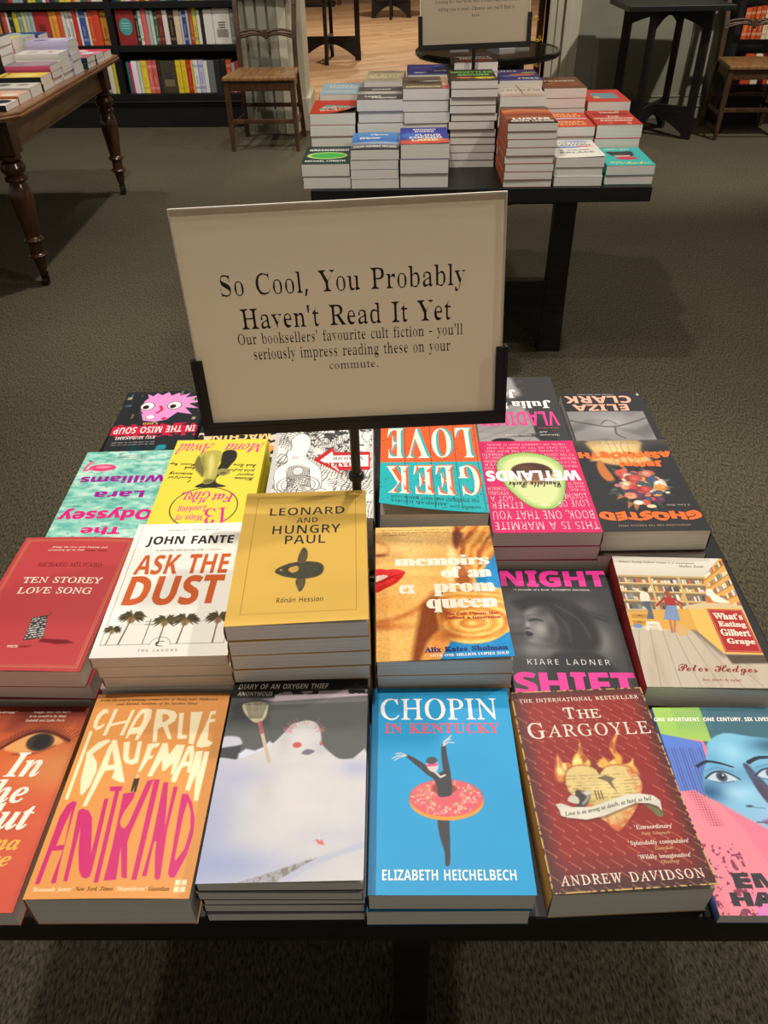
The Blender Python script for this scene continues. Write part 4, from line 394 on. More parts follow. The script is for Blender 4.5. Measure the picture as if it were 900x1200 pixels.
-3,7,-1,10,1,10,3,7,6,4,7,2,7,-2,5,-5,0,23,12,0,0,-61,-9,0,-3,6,-5,-5,14,24,9,5,1,2,2,3,9,0,1,-2,10,-3,2,-5,1,-3,-1,-3,-2,-2,-10,0,-6,2,-4,3,-2,1,101,48,2,24,26,-1,-11,3,-5,3,-3,4,-3,6,0,14,2,6,3,4,5,3,10,3,9,-1,6,-4,4,
-7,1,-8,0,-6,-28,0,1,-5,2,-3,3,-2,5,-1,7,1,8,3,0,-10,-7,-2,6,16,27,17,0,-2,7,-3,2,-4,0,-5,-2,1,102,31,1,21,8,0,0,35,-6,0,0,6,6,3,0,3,2,9,6,4,8,2,6,-1,5,-1,-3,-9,-3,1,-4,0,-4,-1,-1,-4,0,-3,11,0,0,-9,-11,0,0,-35,1,104,53,
1,19,6,0,0,61,12,0,0,-23,6,5,7,2,7,-1,5,-3,3,-5,1,-7,0,-29,-12,0,0,26,-2,7,-5,2,-5,-1,-3,-3,-2,-10,0,-21,1,105,25,2,8,12,49,-4,2,-2,4,2,5,4,1,5,-1,2,-5,-2,-4,4,6,0,0,44,12,0,0,-44,1,108,25,1,4,6,0,0,61,12,0,0,-61,1,109,
79,1,33,6,0,0,44,9,0,2,-6,1,0,5,5,8,2,8,-2,5,-5,1,0,6,5,7,2,7,-1,4,-3,3,-5,1,-7,0,-29,-12,0,0,26,-2,7,-5,2,-4,-1,-2,-2,-2,-10,0,-22,-12,0,0,26,-2,7,-5,2,-4,-1,-3,-3,-2,-10,0,-21,1,110,53,1,21,6,0,0,44,9,0,2,-6,1,0,5,5,8,
2,7,-1,5,-3,3,-5,1,-7,0,-29,-12,0,0,26,-2,7,-2,2,-3,0,-5,-1,-3,-3,-2,-10,0,-21,1,111,50,2,20,25,-1,-6,1,-5,2,-4,3,-4,5,-2,5,0,7,1,10,4,7,7,4,9,2,6,-1,5,-2,4,-3,4,-5,2,-5,0,-7,-1,-10,-5,-7,-6,-4,12,25,9,4,1,3,2,2,10,-2,
10,-3,2,-4,1,-4,-1,-3,-2,-2,-10,2,-10,3,-2,1,112,51,2,17,6,-19,0,63,10,0,2,-6,5,5,8,2,6,-2,6,-4,3,-7,1,-10,-1,-10,-3,-7,-6,-4,-7,-2,-7,2,-5,4,0,-24,12,27,9,4,1,2,2,2,10,-2,10,-6,3,-4,-1,-3,-2,-2,-9,0,-1,2,-10,3,-2,1,114,
37,1,16,6,0,0,44,9,0,2,-7,1,0,5,5,8,3,2,0,2,-1,-1,-11,-2,0,-2,1,-5,-1,-5,-4,-2,-7,0,-22,1,115,40,1,34,18,-1,-8,1,-6,2,0,10,7,-3,8,-1,5,1,1,3,0,2,-3,2,-6,3,-7,3,-4,4,-1,7,1,5,3,4,6,2,7,1,8,-1,8,-3,-4,-8,-6,2,-6,1,-4,-1,
-1,-2,0,-2,3,-2,6,-2,6,-3,5,-5,1,-6,-1,-6,-4,-4,-6,-3,1,118,46,1,10,17,0,-17,44,13,0,8,-25,1,-5,1,-4,2,9,8,25,13,0,-17,-44,1,121,46,1,21,9,-19,-6,0,0,10,2,-1,2,0,6,3,4,5,0,2,-17,44,13,0,8,-25,1,-3,1,-4,1,4,1,3,8,25,13,0,
-19,-50,-3,-6,-4,-4,-5,-2,1,48,46,2,18,23,-1,-9,2,-6,6,-4,9,-1,13,2,16,2,6,4,4,5,3,7,0,9,-2,6,-5,4,-10,1,-12,-2,-16,-2,-6,-4,-4,-5,-3,12,23,9,4,1,2,4,2,15,-2,15,-2,3,-4,2,-4,-2,-2,-3,-2,-15,2,-15,2,-4,1,49,46,1,9,21,0,0,
45,-1,-2,-3,-2,-6,-6,-6,8,18,15,10,0,0,-58,1,46,22,1,8,11,-1,-4,1,-1,4,1,5,4,1,3,-1,2,-5,-2,-4,1,44,22,1,6,3,-10,3,10,1,9,8,0,0,-1,-6,-18,]
def load_letters():
    'letter shape, character, advance, number of outlines, then each outline as steps in 1/120 em'
    D = LETTER_NUMBERS; i = 0; out = {k: {} for k in 'BGIJS'}
    while i < len(D):
        k, ch, adv, ns = D[i:i+4]; i += 4; sp = []
        for _ in range(ns):
            c = D[i]; i += 1; sp.append(np.cumsum(np.array(D[i:i+2*c], float).reshape(c, 2), 0)/120.); i += 2*c
        out['BGIJS'[k]][chr(ch)] = (adv/120., sp)
    return out
FONTS = load_letters()
def area(P): return .5*np.sum(P[:, 0]*np.roll(P[:, 1], -1)-P[:, 1]*np.roll(P[:, 0], -1))
def inside(p, P):
    c = False; n = len(P)
    for i in range(n):
        a, b = P[i], P[(i+1) % n]
        if (a[1] > p[1]) != (b[1] > p[1]) and p[0] < (b[0]-a[0])*(p[1]-a[1])/(b[1]-a[1])+a[0]: c = not c
    return c
def letters(s, font='G', ox=0, oy=None, shear=0, track=0):
    'outline of a line of text -> (points, triangles), in ems, baseline y = 0'
    oy = ox if oy is None else oy
    V = []; T = []; pen = 0; base = 0; G = FONTS[font]; alt = FONTS['B' if font in 'IJSB' else 'G']
    for ch in s:
        if ch == ' ': pen += .26+track; continue
        g = G.get(ch) or alt.get(ch)
        if not g: continue
        adv, sp = g; loops = []
        for P in sp:
            if (ox or oy) and (ch.isalnum() or ox > 0):
                d = np.roll(P, -1, 0)-np.roll(P, 1, 0); l = np.hypot(d[:, 0], d[:, 1])+1e-9
                nrm = np.stack([d[:, 1]/l, -d[:, 0]/l], 1)
                # the outer loop of a glyph sets which side is outside
                P = P+nrm*np.array([ox, oy])*SGN[font]
            loops.append(P)
        # every outer outline is filled with its own holes
        big = [k for k, P in enumerate(sp) if area(P)*SGN[font] > 0]; holes = [k for k in range(len(sp)) if k not in big]
        for k in big:
            grp = [loops[k]]+[loops[h] for h in holes if inside(sp[h][0], sp[k])]
            tri = tessellate_polygon([[Vector((float(p[0]), float(p[1]), 0)) for p in L] for L in grp])
            q = np.concatenate(grp); q[:, 0] += q[:, 1]*shear+pen
            V.append(q); T += [tuple(i+base for i in t) for t in tri]; base += len(q)
        pen += adv+track
    return np.concatenate(V), T
SGN = {k: (1 if area(max(d['I' if 'I' in d else next(iter(d))][1], key=len)) > 0 else -1) for k, d in FONTS.items()}

# ------------------------------------------------------------------ painting of printed covers on a fine grid
class Art:
    W = 130.; L = 199.
    def __init__(s, bg, res=.8, W=130., L=199.):
        s.W, s.L = W, L; s.nx = max(3, int(W/res)); s.ny = max(3, int(L/res))
        s.X, s.Y = np.meshgrid(np.linspace(0, W, s.nx), np.linspace(0, L, s.ny))
        s.C = np.ones((s.ny, s.nx, 3))*np.array(bg, float); s.T = []; s.res = res; s.bg = bg
    def mix(s, m, c): s.C += (np.asarray(c, float)-s.C)*np.clip(m, 0, 1)[..., None]; return s
    def edge(s, d, soft): return np.clip(.5-d/max(2*soft, s.res), 0, 1)
    def rect(s, x0, y0, x1, y1, c, a=1, soft=.3):
        d = np.maximum(np.maximum(x0-s.X, s.X-x1), np.maximum(y0-s.Y, s.Y-y1)); return s.mix(a*s.edge(d, soft), c)
    def vgrad(s, y0, c0, y1, c1, x0=-1, x1=999, a=1):
        t = np.clip((s.Y-y0)/(y1-y0), 0, 1)[..., None]; m = ((s.Y >= y0) & (s.Y <= y1) & (s.X >= x0) & (s.X <= x1))*a
        return s.mix(m, np.array(c0)*(1-t)+np.array(c1)*t)
    def ell(s, cx, cy, rx, ry, c, soft=.4, rot=0, a=1):
        r = math.radians(rot); x = s.X-cx; y = s.Y-cy; u = x*math.cos(r)+y*math.sin(r); v = -x*math.sin(r)+y*math.cos(r)
        d = (np.hypot(u/rx, v/ry)-1)*min(rx, ry); return s.mix(a*s.edge(d, soft), c)
    def ring(s, cx, cy, rx, ry, w, c, a=1):
        x = s.X-cx; y = s.Y-cy; d = np.abs((np.hypot(x/rx, y/ry)-1)*min(rx, ry))-w/2; return s.mix(a*s.edge(d, .3), c)
    @staticmethod
    def curve(P, n=4, closed=True):
        P = np.array(P, float); o = []; N = len(P)
        for i in range(N if closed else N-1):
            p0, p1, p2, p3 = (P[(i-1) % N], P[i], P[(i+1) % N], P[(i+2) % N]) if closed else (P[max(i-1, 0)], P[i], P[i+1], P[min(i+2, N-1)])
            for k in range(n):
                t = k/n; o.append(.5*(2*p1+(p2-p0)*t+(2*p0-5*p1+4*p2-p3)*t*t+(3*p1-p0-3*p2+p3)*t**3))
        if not closed: o.append(P[-1])
        return np.array(o)
    def sdf(s, P):
        d = np.full(s.X.shape, 1e9); ins = np.zeros(s.X.shape, bool); n = len(P)
        for i in range(n):
            ax, ay = P[i]; bx, by = P[(i+1) % n]; ex, ey = bx-ax, by-ay; wx = s.X-ax; wy = s.Y-ay
            t = np.clip((wx*ex+wy*ey)/(ex*ex+ey*ey+1e-9), 0, 1); d = np.minimum(d, np.hypot(wx-ex*t, wy-ey*t))
            if ay != by: ins ^= ((ay > s.Y) != (by > s.Y)) & (s.X < ex*(s.Y-ay)/ey+ax)
        return np.where(ins, -d, d)
    def poly(s, P, c, soft=.35, a=1, sm=0):
        P = s.curve(P, sm) if sm else P
        return s.mix(a*s.edge(s.sdf(P), soft), c)
    def line(s, P, w, c, soft=.3, a=1, sm=0, w2=None):
        P = s.curve(P, sm, False) if sm else np.array(P, float); d = np.full(s.X.shape, 1e9); n = len(P)
        for i in range(n-1):
            ax, ay = P[i]; ex, ey = P[i+1]-P[i]; wx = s.X-ax; wy = s.Y-ay
            t = np.clip((wx*ex+wy*ey)/(ex*ex+ey*ey+1e-9), 0, 1)
            ww = w if w2 is None else w+(w2-w)*(i+t)/(n-1)
            d = np.minimum(d, np.hypot(wx-ex*t, wy-ey*t)-ww/2)
        return s.mix(a*s.edge(d, soft), c)
    def noise(s, sc, seed=0, oct=3, sx=1, sy=1):
        rng = np.random.RandomState(seed); o = np.zeros(s.X.shape); amp = 1; tot = 0
        for k in range(oct):
            g = rng.rand(160, 160); x = s.X*sx/sc*2**k+3; y = s.Y*sy/sc*2**k+5; xi = np.floor(x).astype(int); yi = np.floor(y).astype(int)
            fx = x-xi; fy = y-yi; fx = fx*fx*(3-2*fx); fy = fy*fy*(3-2*fy); xi %= 159; yi %= 159
            o += amp*((g[yi, xi]*(1-fx)+g[yi, xi+1]*fx)*(1-fy)+(g[yi+1, xi]*(1-fx)+g[yi+1, xi+1]*fx)*fy); tot += amp; amp *= .5
        return o/tot
    def shade(s, n, amt): s.C *= 1+amt*(n[..., None]-.5)*2; return s
    def text(s, t, x0, y0, x1, y1, c, f='G', **k): s.T.append((t, x0, y0, x1, y1, c, f, k)); return s

def cover_mesh(name, art, w, l, t, curl=None, spine=(200, 200, 200), sheet=.0005, bottom=0.0, bound=True):
    'front cover with its printing, spine and back cover in one mesh'
    sx, sy = w/art.W, l/art.L
    cz = (lambda u, v: curl(u/art.W, v/art.L)) if curl else (lambda u, v: np.zeros_like(np.asarray(u, float)))
    U, Vv = art.X.ravel(), art.Y.ravel(); nx, ny = art.nx, art.ny
    vs_ = [np.stack([U*sx-w/2, l/2-Vv*sy, t+cz(U, Vv)], 1)]; cs = [art.C.reshape(-1, 3)]
    idx = np.arange(nx*ny).reshape(ny, nx)
    quads = np.stack([idx[1:, :-1], idx[1:, 1:], idx[:-1, 1:], idx[:-1, :-1]], -1).reshape(-1, 4)
    faces = [quads.tolist()]; n = nx*ny
    # edge of the sheet and its unprinted underside
    b = np.concatenate([idx[0, :], idx[1:, -1], idx[-1, -2::-1], idx[-2:0:-1, 0]]); m = len(b)
    lo = vs_[0][b].copy(); lo[:, 2] -= sheet; up = vs_[0][b]
    vs_.append(up); cs.append(cs[0][b]); vs_.append(lo); cs.append(cs[0][b]*.9)
    k = np.arange(m); faces.append(np.stack([n+k, n+(k+1) % m, n+m+(k+1) % m, n+m+k], 1).tolist()); n += 2*m
    if bound:
        gx, gy = np.meshgrid(np.linspace(0, art.W, 12), np.linspace(0, art.L, 18)); gu, gv = gx.ravel(), gy.ravel()
        vs_.append(np.stack([gu*sx-w/2, l/2-gv*sy, t-sheet+cz(gu, gv)], 1)); cs.append(np.ones((216, 3))*[226, 220, 206])
        id2 = np.arange(216).reshape(18, 12)+n
        faces.append(np.stack([id2[:-1, :-1], id2[:-1, 1:], id2[1:, 1:], id2[1:, :-1]], -1).reshape(-1, 4).tolist()); n += 216
    if bound:
        # rounded spine and back cover
        K = 6; sp = []
        for j in range(K+1):
            z = bottom+(t-sheet*.5-bottom)*j/K; bx = -w/2-.0012*math.sin(math.pi*j/K)
            sp += [(bx, -l/2, z), (bx, l/2, z)]
        vs_.append(np.array(sp)); cs.append(np.ones((len(sp), 3))*spine)
        faces.append([(n+2*j, n+2*j+2, n+2*j+3, n+2*j+1) for j in range(K)]); n += len(sp)
        bk = np.array([(-w/2, -l/2, bottom), (w/2, -l/2, bottom), (w/2, l/2, bottom), (-w/2, l/2, bottom), (-w/2, -l/2, bottom+sheet), (w/2, -l/2, bottom+sheet), (w/2, l/2, bottom+sheet), (-w/2, l/2, bottom+sheet)])
        vs_.append(bk); cs.append(np.ones((8, 3))*spine)
        faces.append([(n, n+3, n+2, n+1), (n+4, n+5, n+6, n+7), (n, n+1, n+5, n+4), (n+1, n+2, n+6, n+5), (n+2, n+3, n+7, n+6)]); n += 8
    lay = 1
    for (s_, x0, y0, x1, y1, c, f, kw) in art.T:
        kw = dict(kw); warp = kw.pop('warp', None); rot = kw.pop('rot', 0); fit = kw.pop('fit', 1); layer = kw.pop('layer', None)
        P, T = letters(s_, f, **kw); a, bb = P.min(0), P.max(0)
        q = (P-a)/np.maximum(bb-a, 1e-6)
        u = x0+q[:, 0]*(x1-x0); v = y1-q[:, 1]*(y1-y0)
        if rot:
            r = math.radians(rot); cx, cy = (x0+x1)/2, (y0+y1)/2; u, v = cx+(u-cx)*math.cos(r)-(v-cy)*math.sin(r), cy+(u-cx)*math.sin(r)+(v-cy)*math.cos(r)
        if warp: u, v = warp(u, v)
        lay += 1; z = t+cz(u, v)+.00006+.000012*lay
        vs_.append(np.stack([u*sx-w/2, l/2-v*sy, z], 1)); cs.append(np.ones((len(u), 3))*np.array(c, float))
        tr = []
        for i, j, k2 in T:
            cr = (u[j]-u[i])*(v[k2]-v[i])-(v[j]-v[i])*(u[k2]-u[i]); tr.append((n+i, n+j, n+k2) if cr < 0 else (n+i, n+k2, n+j))
        faces.append(tr); n += len(u)
    me = bpy.data.meshes.new(name)
    vv = np.concatenate(vs_); ff = [f for g in faces for f in g]
    me.from_pydata(vv.tolist(), [], ff)
    at = me.color_attributes.new('Col', 'FLOAT_COLOR', 'POINT')
    ca = np.ones((len(vv), 4)); ca[:, :3] = lin(np.clip(np.concatenate(cs), 0, 255)); at.data.foreach_set('color', ca.ravel())
    me.materials.append(M['cover'])
    return me
def pages_mesh(name, w, l, t):
    mb = MB(); e = .0009
    mb.box(-w/2+.0006, w/2-e, -l/2+.0004, l/2-.0004, .0006, t-.0007)
    me = bpy.data.meshes.new(name); me.from_pydata(mb.v, [], mb.f); me.materials.append(M['pages']); return me

ORD = ['topmost', 'second', 'third', 'fourth', 'fifth', 'sixth', 'seventh', 'eighth', 'ninth', 'tenth', 'eleventh', 'twelfth', 'thirteenth']
def stack(x, y, yaw, z0, ztop, n, w, l, art, label, desc, group, flip=False, curl=None, spine=(200, 200, 200), jit=.0015, off=None, seed=0, name='paperback_book', cat='book', plain=None):
    't books of one title piled on z0 with the printed cover on top'
    R = random.Random(seed*7+n); t = (ztop-z0)/n-.0003; rz = math.radians(yaw)+(math.pi if flip else 0)
    top = cover_mesh(name+'_cover', art, w, l, t, curl, spine); pg = pages_mesh(name+'_pages', w, l, t)
    low = None
    if n > 1:
        pa = Art(plain or tuple(art.C.reshape(-1, 3).mean(0)), 60); low = cover_mesh(name+'_plain_cover', pa, w, l, t, None, spine)
    r = thing(name, (x, y, z0+(n-1)*(t+.0003)), rz, label, cat, group if n > 1 else None)
    add('cover', top, r); add('page_block', pg, r)
    proto = None
    for k in range(1, n):
        dx, dy, da = (off or {}).get(k, (R.uniform(-jit, jit), R.uniform(-jit, jit), R.uniform(-.5, .5)))
        if proto is None:
            proto = thing(name, (0, 0, 0)); add('cover', low, proto); add('page_block', pg, proto); c = proto
        else: c = copy_tree(proto)
        c.location = (x+dx, y+dy, z0+(n-1-k)*(t+.0003)); c.rotation_euler = (0, 0, rz+math.radians(da))
        wd = 'bottom' if k == n-1 else ORD[k]
        tag(c, '%s book in the pile topped by the %s' % (wd, desc), cat, group)
    return r

# ------------------------------------------------------------------ the printed covers (millimetres from the cover's top left corner)
WHT = (238, 232, 216); INK = (34, 32, 32)
def art_antkind():
    A = Art((226, 152, 78), .55); A.shade(A.noise(60, 1), .03)
    c = (248, 232, 190); m = (204, 44, 110); o = (226, 152, 78)
    # hand cut author letters, then the tall title letters
    for q in ([(14.3,17.9), (9.7,18.3), (6.1,24.3), (5.2,32.8), (6.5,38.7), (10.0,41.9), (14.0,40.6), (16.9,36.0), (15.3,34.5), (12.2,37.3), (9.8,37.2), (9.3,31.7), (11.0,25.2), (13.7,22.4), (16.7,22.9)],
              [(21.0,18.2), (24.5,18.3), (21.6,47.8), (18.2,48.2)],
              [(38.4,19.7), (41.2,19.3), (37.8,48.3), (34.3,48.2)],
              [(21.3,35.2), (36.7,31.3), (36.3,34.2), (20.8,38.5)],
              [(48.8,18.5), (53.8,18.2), (57.9,19.8), (59.1,29.6), (57.0,39.1), (53.0,53.8), (50.0,53.7), (50.6,46.4), (43.5,47.6), (42.6,51.7), (40.7,51.6), (41.1,42.4), (43.5,29.1), (46.4,20.7)],
              [(62.2,19.2), (70.2,19.0), (79.8,21.5), (83.4,26.0), (82.9,32.7), (76.9,37.8), (84.2,52.9), (81.0,53.3), (72.5,39.1), (68.5,41.8), (70.9,55.7), (67.1,56.1), (64.0,39.3)],
              [(84.9,23.6), (89.3,23.3), (92.6,48.3), (97.5,48.5), (97.7,52.4), (89.3,52.9)],
              [(95.9,22.5), (107.1,21.9), (105.4,58.6), (100.8,58.0)],
              [(114.2,22.1), (119.5,20.3), (119.7,24.7), (115.8,25.6), (115.9,30.4), (120.6,30.1), (120.8,33.4), (115.8,34.2), (117.4,53.7), (123.3,56.4), (120.2,60.4), (113.8,62.0), (108.4,60.9), (108.3,56.8), (111.7,40.8), (114.0,28.9)],
              [(4.3,42.7), (7.3,43.2), (7.1,113.4), (3.9,112.9)],
              [(25.2,52.1), (27.5,54.4), (14.5,68.0), (21.3,76.5), (23.9,85.1), (22.5,99.7), (18.3,109.7), (15.8,107.6), (12.1,93.2), (10.0,71.8), (8.6,66.3), (16.4,55.3)],
              [(27.2,62.3), (29.3,52.7), (33.1,53.7), (41.7,72.7), (52.5,97.6), (48.6,97.5), (42.9,95.1), (39.7,92.9), (39.9,84.5), (31.6,85.8), (25.2,120.1), (22.0,120.0), (26.6,73.4)],
              [(40.3,56.0), (46.0,55.4), (48.6,70.7), (50.9,75.2), (54.6,73.5), (53.3,55.2), (57.2,55.3), (59.1,77.6), (54.1,80.0), (47.4,77.7), (44.2,72.8)],
              [(63.4,58.2), (74.0,56.7), (74.0,60.8), (68.8,62.9), (68.0,70.8), (71.5,70.1), (71.0,73.6), (67.8,74.6), (63.6,87.5), (61.6,87.0), (63.2,71.1)],
              [(75.4,64.9), (76.7,57.3), (81.4,57.4), (85.3,69.6), (90.0,59.0), (97.8,59.2), (96.6,74.3), (94.0,90.0), (91.4,90.0), (90.7,78.5), (85.6,85.8), (82.9,86.4), (80.2,74.9), (75.1,92.0), (71.0,91.9)],
              [(98.1,74.3), (100.6,60.7), (105.6,59.5), (108.2,68.0), (108.4,87.5), (105.5,88.3), (104.8,81.0), (100.0,83.0), (97.5,97.6), (94.2,97.5), (92.7,94.4)],
              [(109.3,65.9), (115.4,65.6), (116.3,87.7), (117.0,66.1), (121.6,66.2), (120.4,115.6), (116.9,115.1), (113.7,89.7), (111.1,106.2), (107.4,105.2)]): A.poly(q, c, .25)
    for q in ([(48.9,24.4), (51.5,23.5), (52.4,31.8), (51.1,38.9), (44.5,40.1), (46.2,31.6)], [(69.1,24.6), (73.6,25.2), (76.8,28.5), (74.6,33.0), (71.1,34.3)], [(31.6,63.6), (38.2,79.1), (32.3,80.2)], [(102.2,72.3), (103.4,67.0), (105.2,75.8), (102.2,77.5)]): A.poly(q, o, .25)
    for q in ([(15.9,116.1), (12.1,114.8), (8.0,118.4), (5.2,129.4), (5.2,158.2), (5.1,185.8), (5.6,187.2), (8.9,186.9), (9.3,159.6), (18.1,159.0), (17.6,179.1), (17.5,185.2), (19.3,187.0), (21.8,186.2), (19.5,168.5), (16.9,136.6), (16.0,122.7)],
              [(19.5,123.8), (22.8,122.2), (28.6,124.0), (33.8,131.1), (38.8,148.7), (42.5,162.7), (38.9,113.4), (42.5,112.7), (46.7,163.8), (47.6,176.3), (47.5,181.6), (44.7,183.2), (41.2,182.1), (36.8,176.1), (31.2,159.7), (26.2,138.8), (30.5,185.3), (27.2,184.9), (23.9,154.0)],
              [(40.4,101.7), (51.4,101.2), (52.2,105.4), (50.0,105.8), (55.6,186.3), (51.8,186.5), (46.3,106.1), (41.7,106.0)],
              [(54.2,108.4), (64.5,107.0), (64.2,113.7), (59.3,126.8), (58.5,134.7), (61.0,139.7), (64.1,140.9), (66.4,135.9), (72.1,96.2), (77.5,94.6), (69.9,145.7), (69.8,153.2), (77.6,183.3), (72.9,182.5), (65.4,156.9), (69.2,184.2), (59.4,185.0), (58.0,154.8)],
              [(77.9,94.6), (83.1,95.2), (85.4,184.2), (81.2,184.4)],
              [(86.8,97.9), (91.0,97.5), (93.7,114.5), (97.8,140.6), (96.5,101.5), (100.4,102.1), (100.1,142.6), (103.8,182.9), (101.9,184.6), (99.3,182.8), (94.6,161.3), (93.6,152.0), (91.6,152.8), (92.6,181.6), (88.9,181.5), (89.6,151.9)],
              [(105.3,109.0), (110.4,108.7), (115.9,117.1), (120.8,131.4), (122.5,145.1), (120.9,163.7), (115.2,182.3), (111.3,182.4), (109.0,178.7), (108.1,157.9), (106.3,129.0)]): A.poly(q, m, .25)
    for q in ([(13.8,123.6), (14.9,133.6), (17.9,154.2), (11.3,155.2), (11.9,138.4)], [(111.9,116.0), (116.3,125.3), (119.1,141.2), (117.9,158.2), (113.0,168.1), (111.9,167.1), (111.3,152.4), (110.9,129.2)]): A.poly(q, o, .25)
    # little man in a dark suit
    A.poly([(59.8, 94), (64.6, 93.6), (64.8, 107), (62.8, 107), (62.4, 101), (61.6, 107), (60, 106.6)], (52, 44, 36)); A.ell(62.1, 91.4, 1.6, 2, (226, 190, 140))
    b = (70, 42, 16)
    A.text('From the award winning screenwriter of Being John Malkovich', 4, 6, 119, 9.5, b, 'J').text('and Eternal Sunshine of the Spotless Mind', 22, 11, 100, 14.5, b, 'J')
    A.text("'Riotously funny'", 5, 189.5, 37, 194, c, 'J').text('New York Times', 39, 189.5, 69, 193, b, 'J').text("'Magnificent'", 71, 189.5, 95, 194, c, 'J').text('Guardian', 97, 189.5, 113, 193, b, 'J')
    for x in (116.5, 121.5):
        for y in (184, 189.5): A.rect(x, y, x+4, y+4.4, c)
    return A
def art_snow():
    A = Art((88, 88, 86), .6)
    A.vgrad(0, (24, 24, 28), 13, (30, 30, 34)).rect(0, 11, 130, 16, (44, 42, 46))
    A.poly([(30, 30), (34, 24), (130, 21), (130, 27)], (120, 118, 118), 1)
    A.poly([(28, 24), (42, 15), (130, 12.5), (130, 20), (40, 26)], (200, 182, 190), .8); n = A.noise(5, 3)
    A.mix(((A.Y > 13) & (A.Y < 18) & (A.X > 40))*(n > .5)*.9, (34, 32, 36))
    A.rect(0, 24, 36, 50, (40, 40, 42), a=.7, soft=6)
    A.rect(-2, 70, 17, 92, (62, 62, 64)).poly([(-2, 80), (-2, 66), (12, 65), (17, 70), (16, 74), (0, 77)], (190, 190, 200), 1, sm=3)
    A.rect(-1, 10, 41, 22, (34, 34, 38), soft=.8)
    sn = [(-5, 97), (14, 89), (26, 84), (37, 79), (46, 72), (54, 62), (60, 53), (66, 50), (76, 48), (84, 52), (88, 62), (90, 74), (97, 82), (106, 89), (118, 89), (132, 87), (132, 205), (-5, 205)]
    A.poly([(16, 83), (22, 78), (30, 80), (38, 76), (42, 70), (47, 74), (40, 84), (16, 90)], (206, 208, 222), 1)
    A.poly(sn, (203, 199, 197), .8, sm=3)
    I = A.sdf(A.curve(sn, 3)) < 0
    g = lambda x, y, rx, ry, c, a: A.mix(I*a*np.exp(-(((A.X-x)/rx)**2+((A.Y-y)/ry)**2)), c)
    g(0, 150, 30, 60, (158, 164, 196), .8); g(20, 185, 60, 16, (150, 160, 200), .8); g(45, 118, 10, 26, (184, 178, 180), .7); g(20, 105, 26, 12, (172, 174, 198), .8); g(122, 98, 16, 9, (164, 170, 204), .8); g(90, 78, 9, 8, (176, 176, 190), .7); g(64, 96, 30, 5, (190, 188, 190), .6)
    g(70, 130, 34, 44, (210, 205, 200), .6); g(126, 160, 8, 30, (190, 190, 200), .6); g(56, 70, 6, 12, (182, 178, 178), .7); g(100, 160, 30, 8, (184, 186, 202), .6)
    A.mix(I*A.edge(A.sdf([(34, 200), (50, 193), (80, 183), (100, 177), (127, 167), (132, 166), (132, 171), (108, 179), (88, 188), (72, 199)]), 1.2)*.75, (176, 180, 200))
    A.mix(I*A.edge(A.sdf([(32, 199), (52, 193), (84, 182), (92, 180), (74, 191), (62, 199)]), .8)*(.4+.6*(A.noise(2, 5) > .5)), (134, 126, 116))
    A.shade(A.noise(9, 8), .015)
    # broom
    A.poly([(13, 28), (34, 27), (36, 40), (33, 48), (27, 50), (21, 46), (14, 37)], (190, 182, 150), .6, sm=3); rr = random.Random(4)
    for k in range(26): x = 12+k*.95; A.line([(x, 20+rr.random()*9), (20+(x-12)*.5, 45)], .45, (86, 80, 64), a=.7)
    for k in range(14): x = 13+k*1.6; A.line([(x, 17+rr.random()*5), (x+1, 30)], .5, (30, 30, 30), a=.8)
    A.line([(30, 48), (37, 70), (44, 91)], 3.2, (196, 172, 150)).line([(31, 50), (34, 61)], 3.2, (176, 92, 82))
    # face and hair
    A.ell(67.5, 74.5, 4, 3, (190, 88, 78), .6).ell(89, 73, 1.2, 2.4, (176, 92, 84), .5).poly([(72, 83), (77, 79), (84, 81), (78, 85)], (110, 108, 122), .6, sm=3)
    for k in range(46):
        a = rr.uniform(-.1, 3.2); x = 72-17*math.cos(a)*rr.uniform(.6, 1); y = 62-11*math.sin(a)*rr.uniform(.7, 1); A.line([(x, y), (x+rr.uniform(-3, 3)-5*math.cos(a), y-rr.uniform(1, 7))], .4, (196, 120, 118), a=.75)
    A.poly([(90, 164), (96, 164.5), (98, 169), (93, 168)], (206, 110, 104), .6).line([(93, 160), (94, 165)], .8, (220, 200, 196))
    A.text('DIARY OF AN OXYGEN THIEF', 5, 5.2, 92, 11.2, (244, 240, 232), shear=.22, ox=-.004).text('ANONYMOUS', 5, 14.4, 39, 19.2, (236, 232, 224), shear=.22, ox=-.004)
    return A
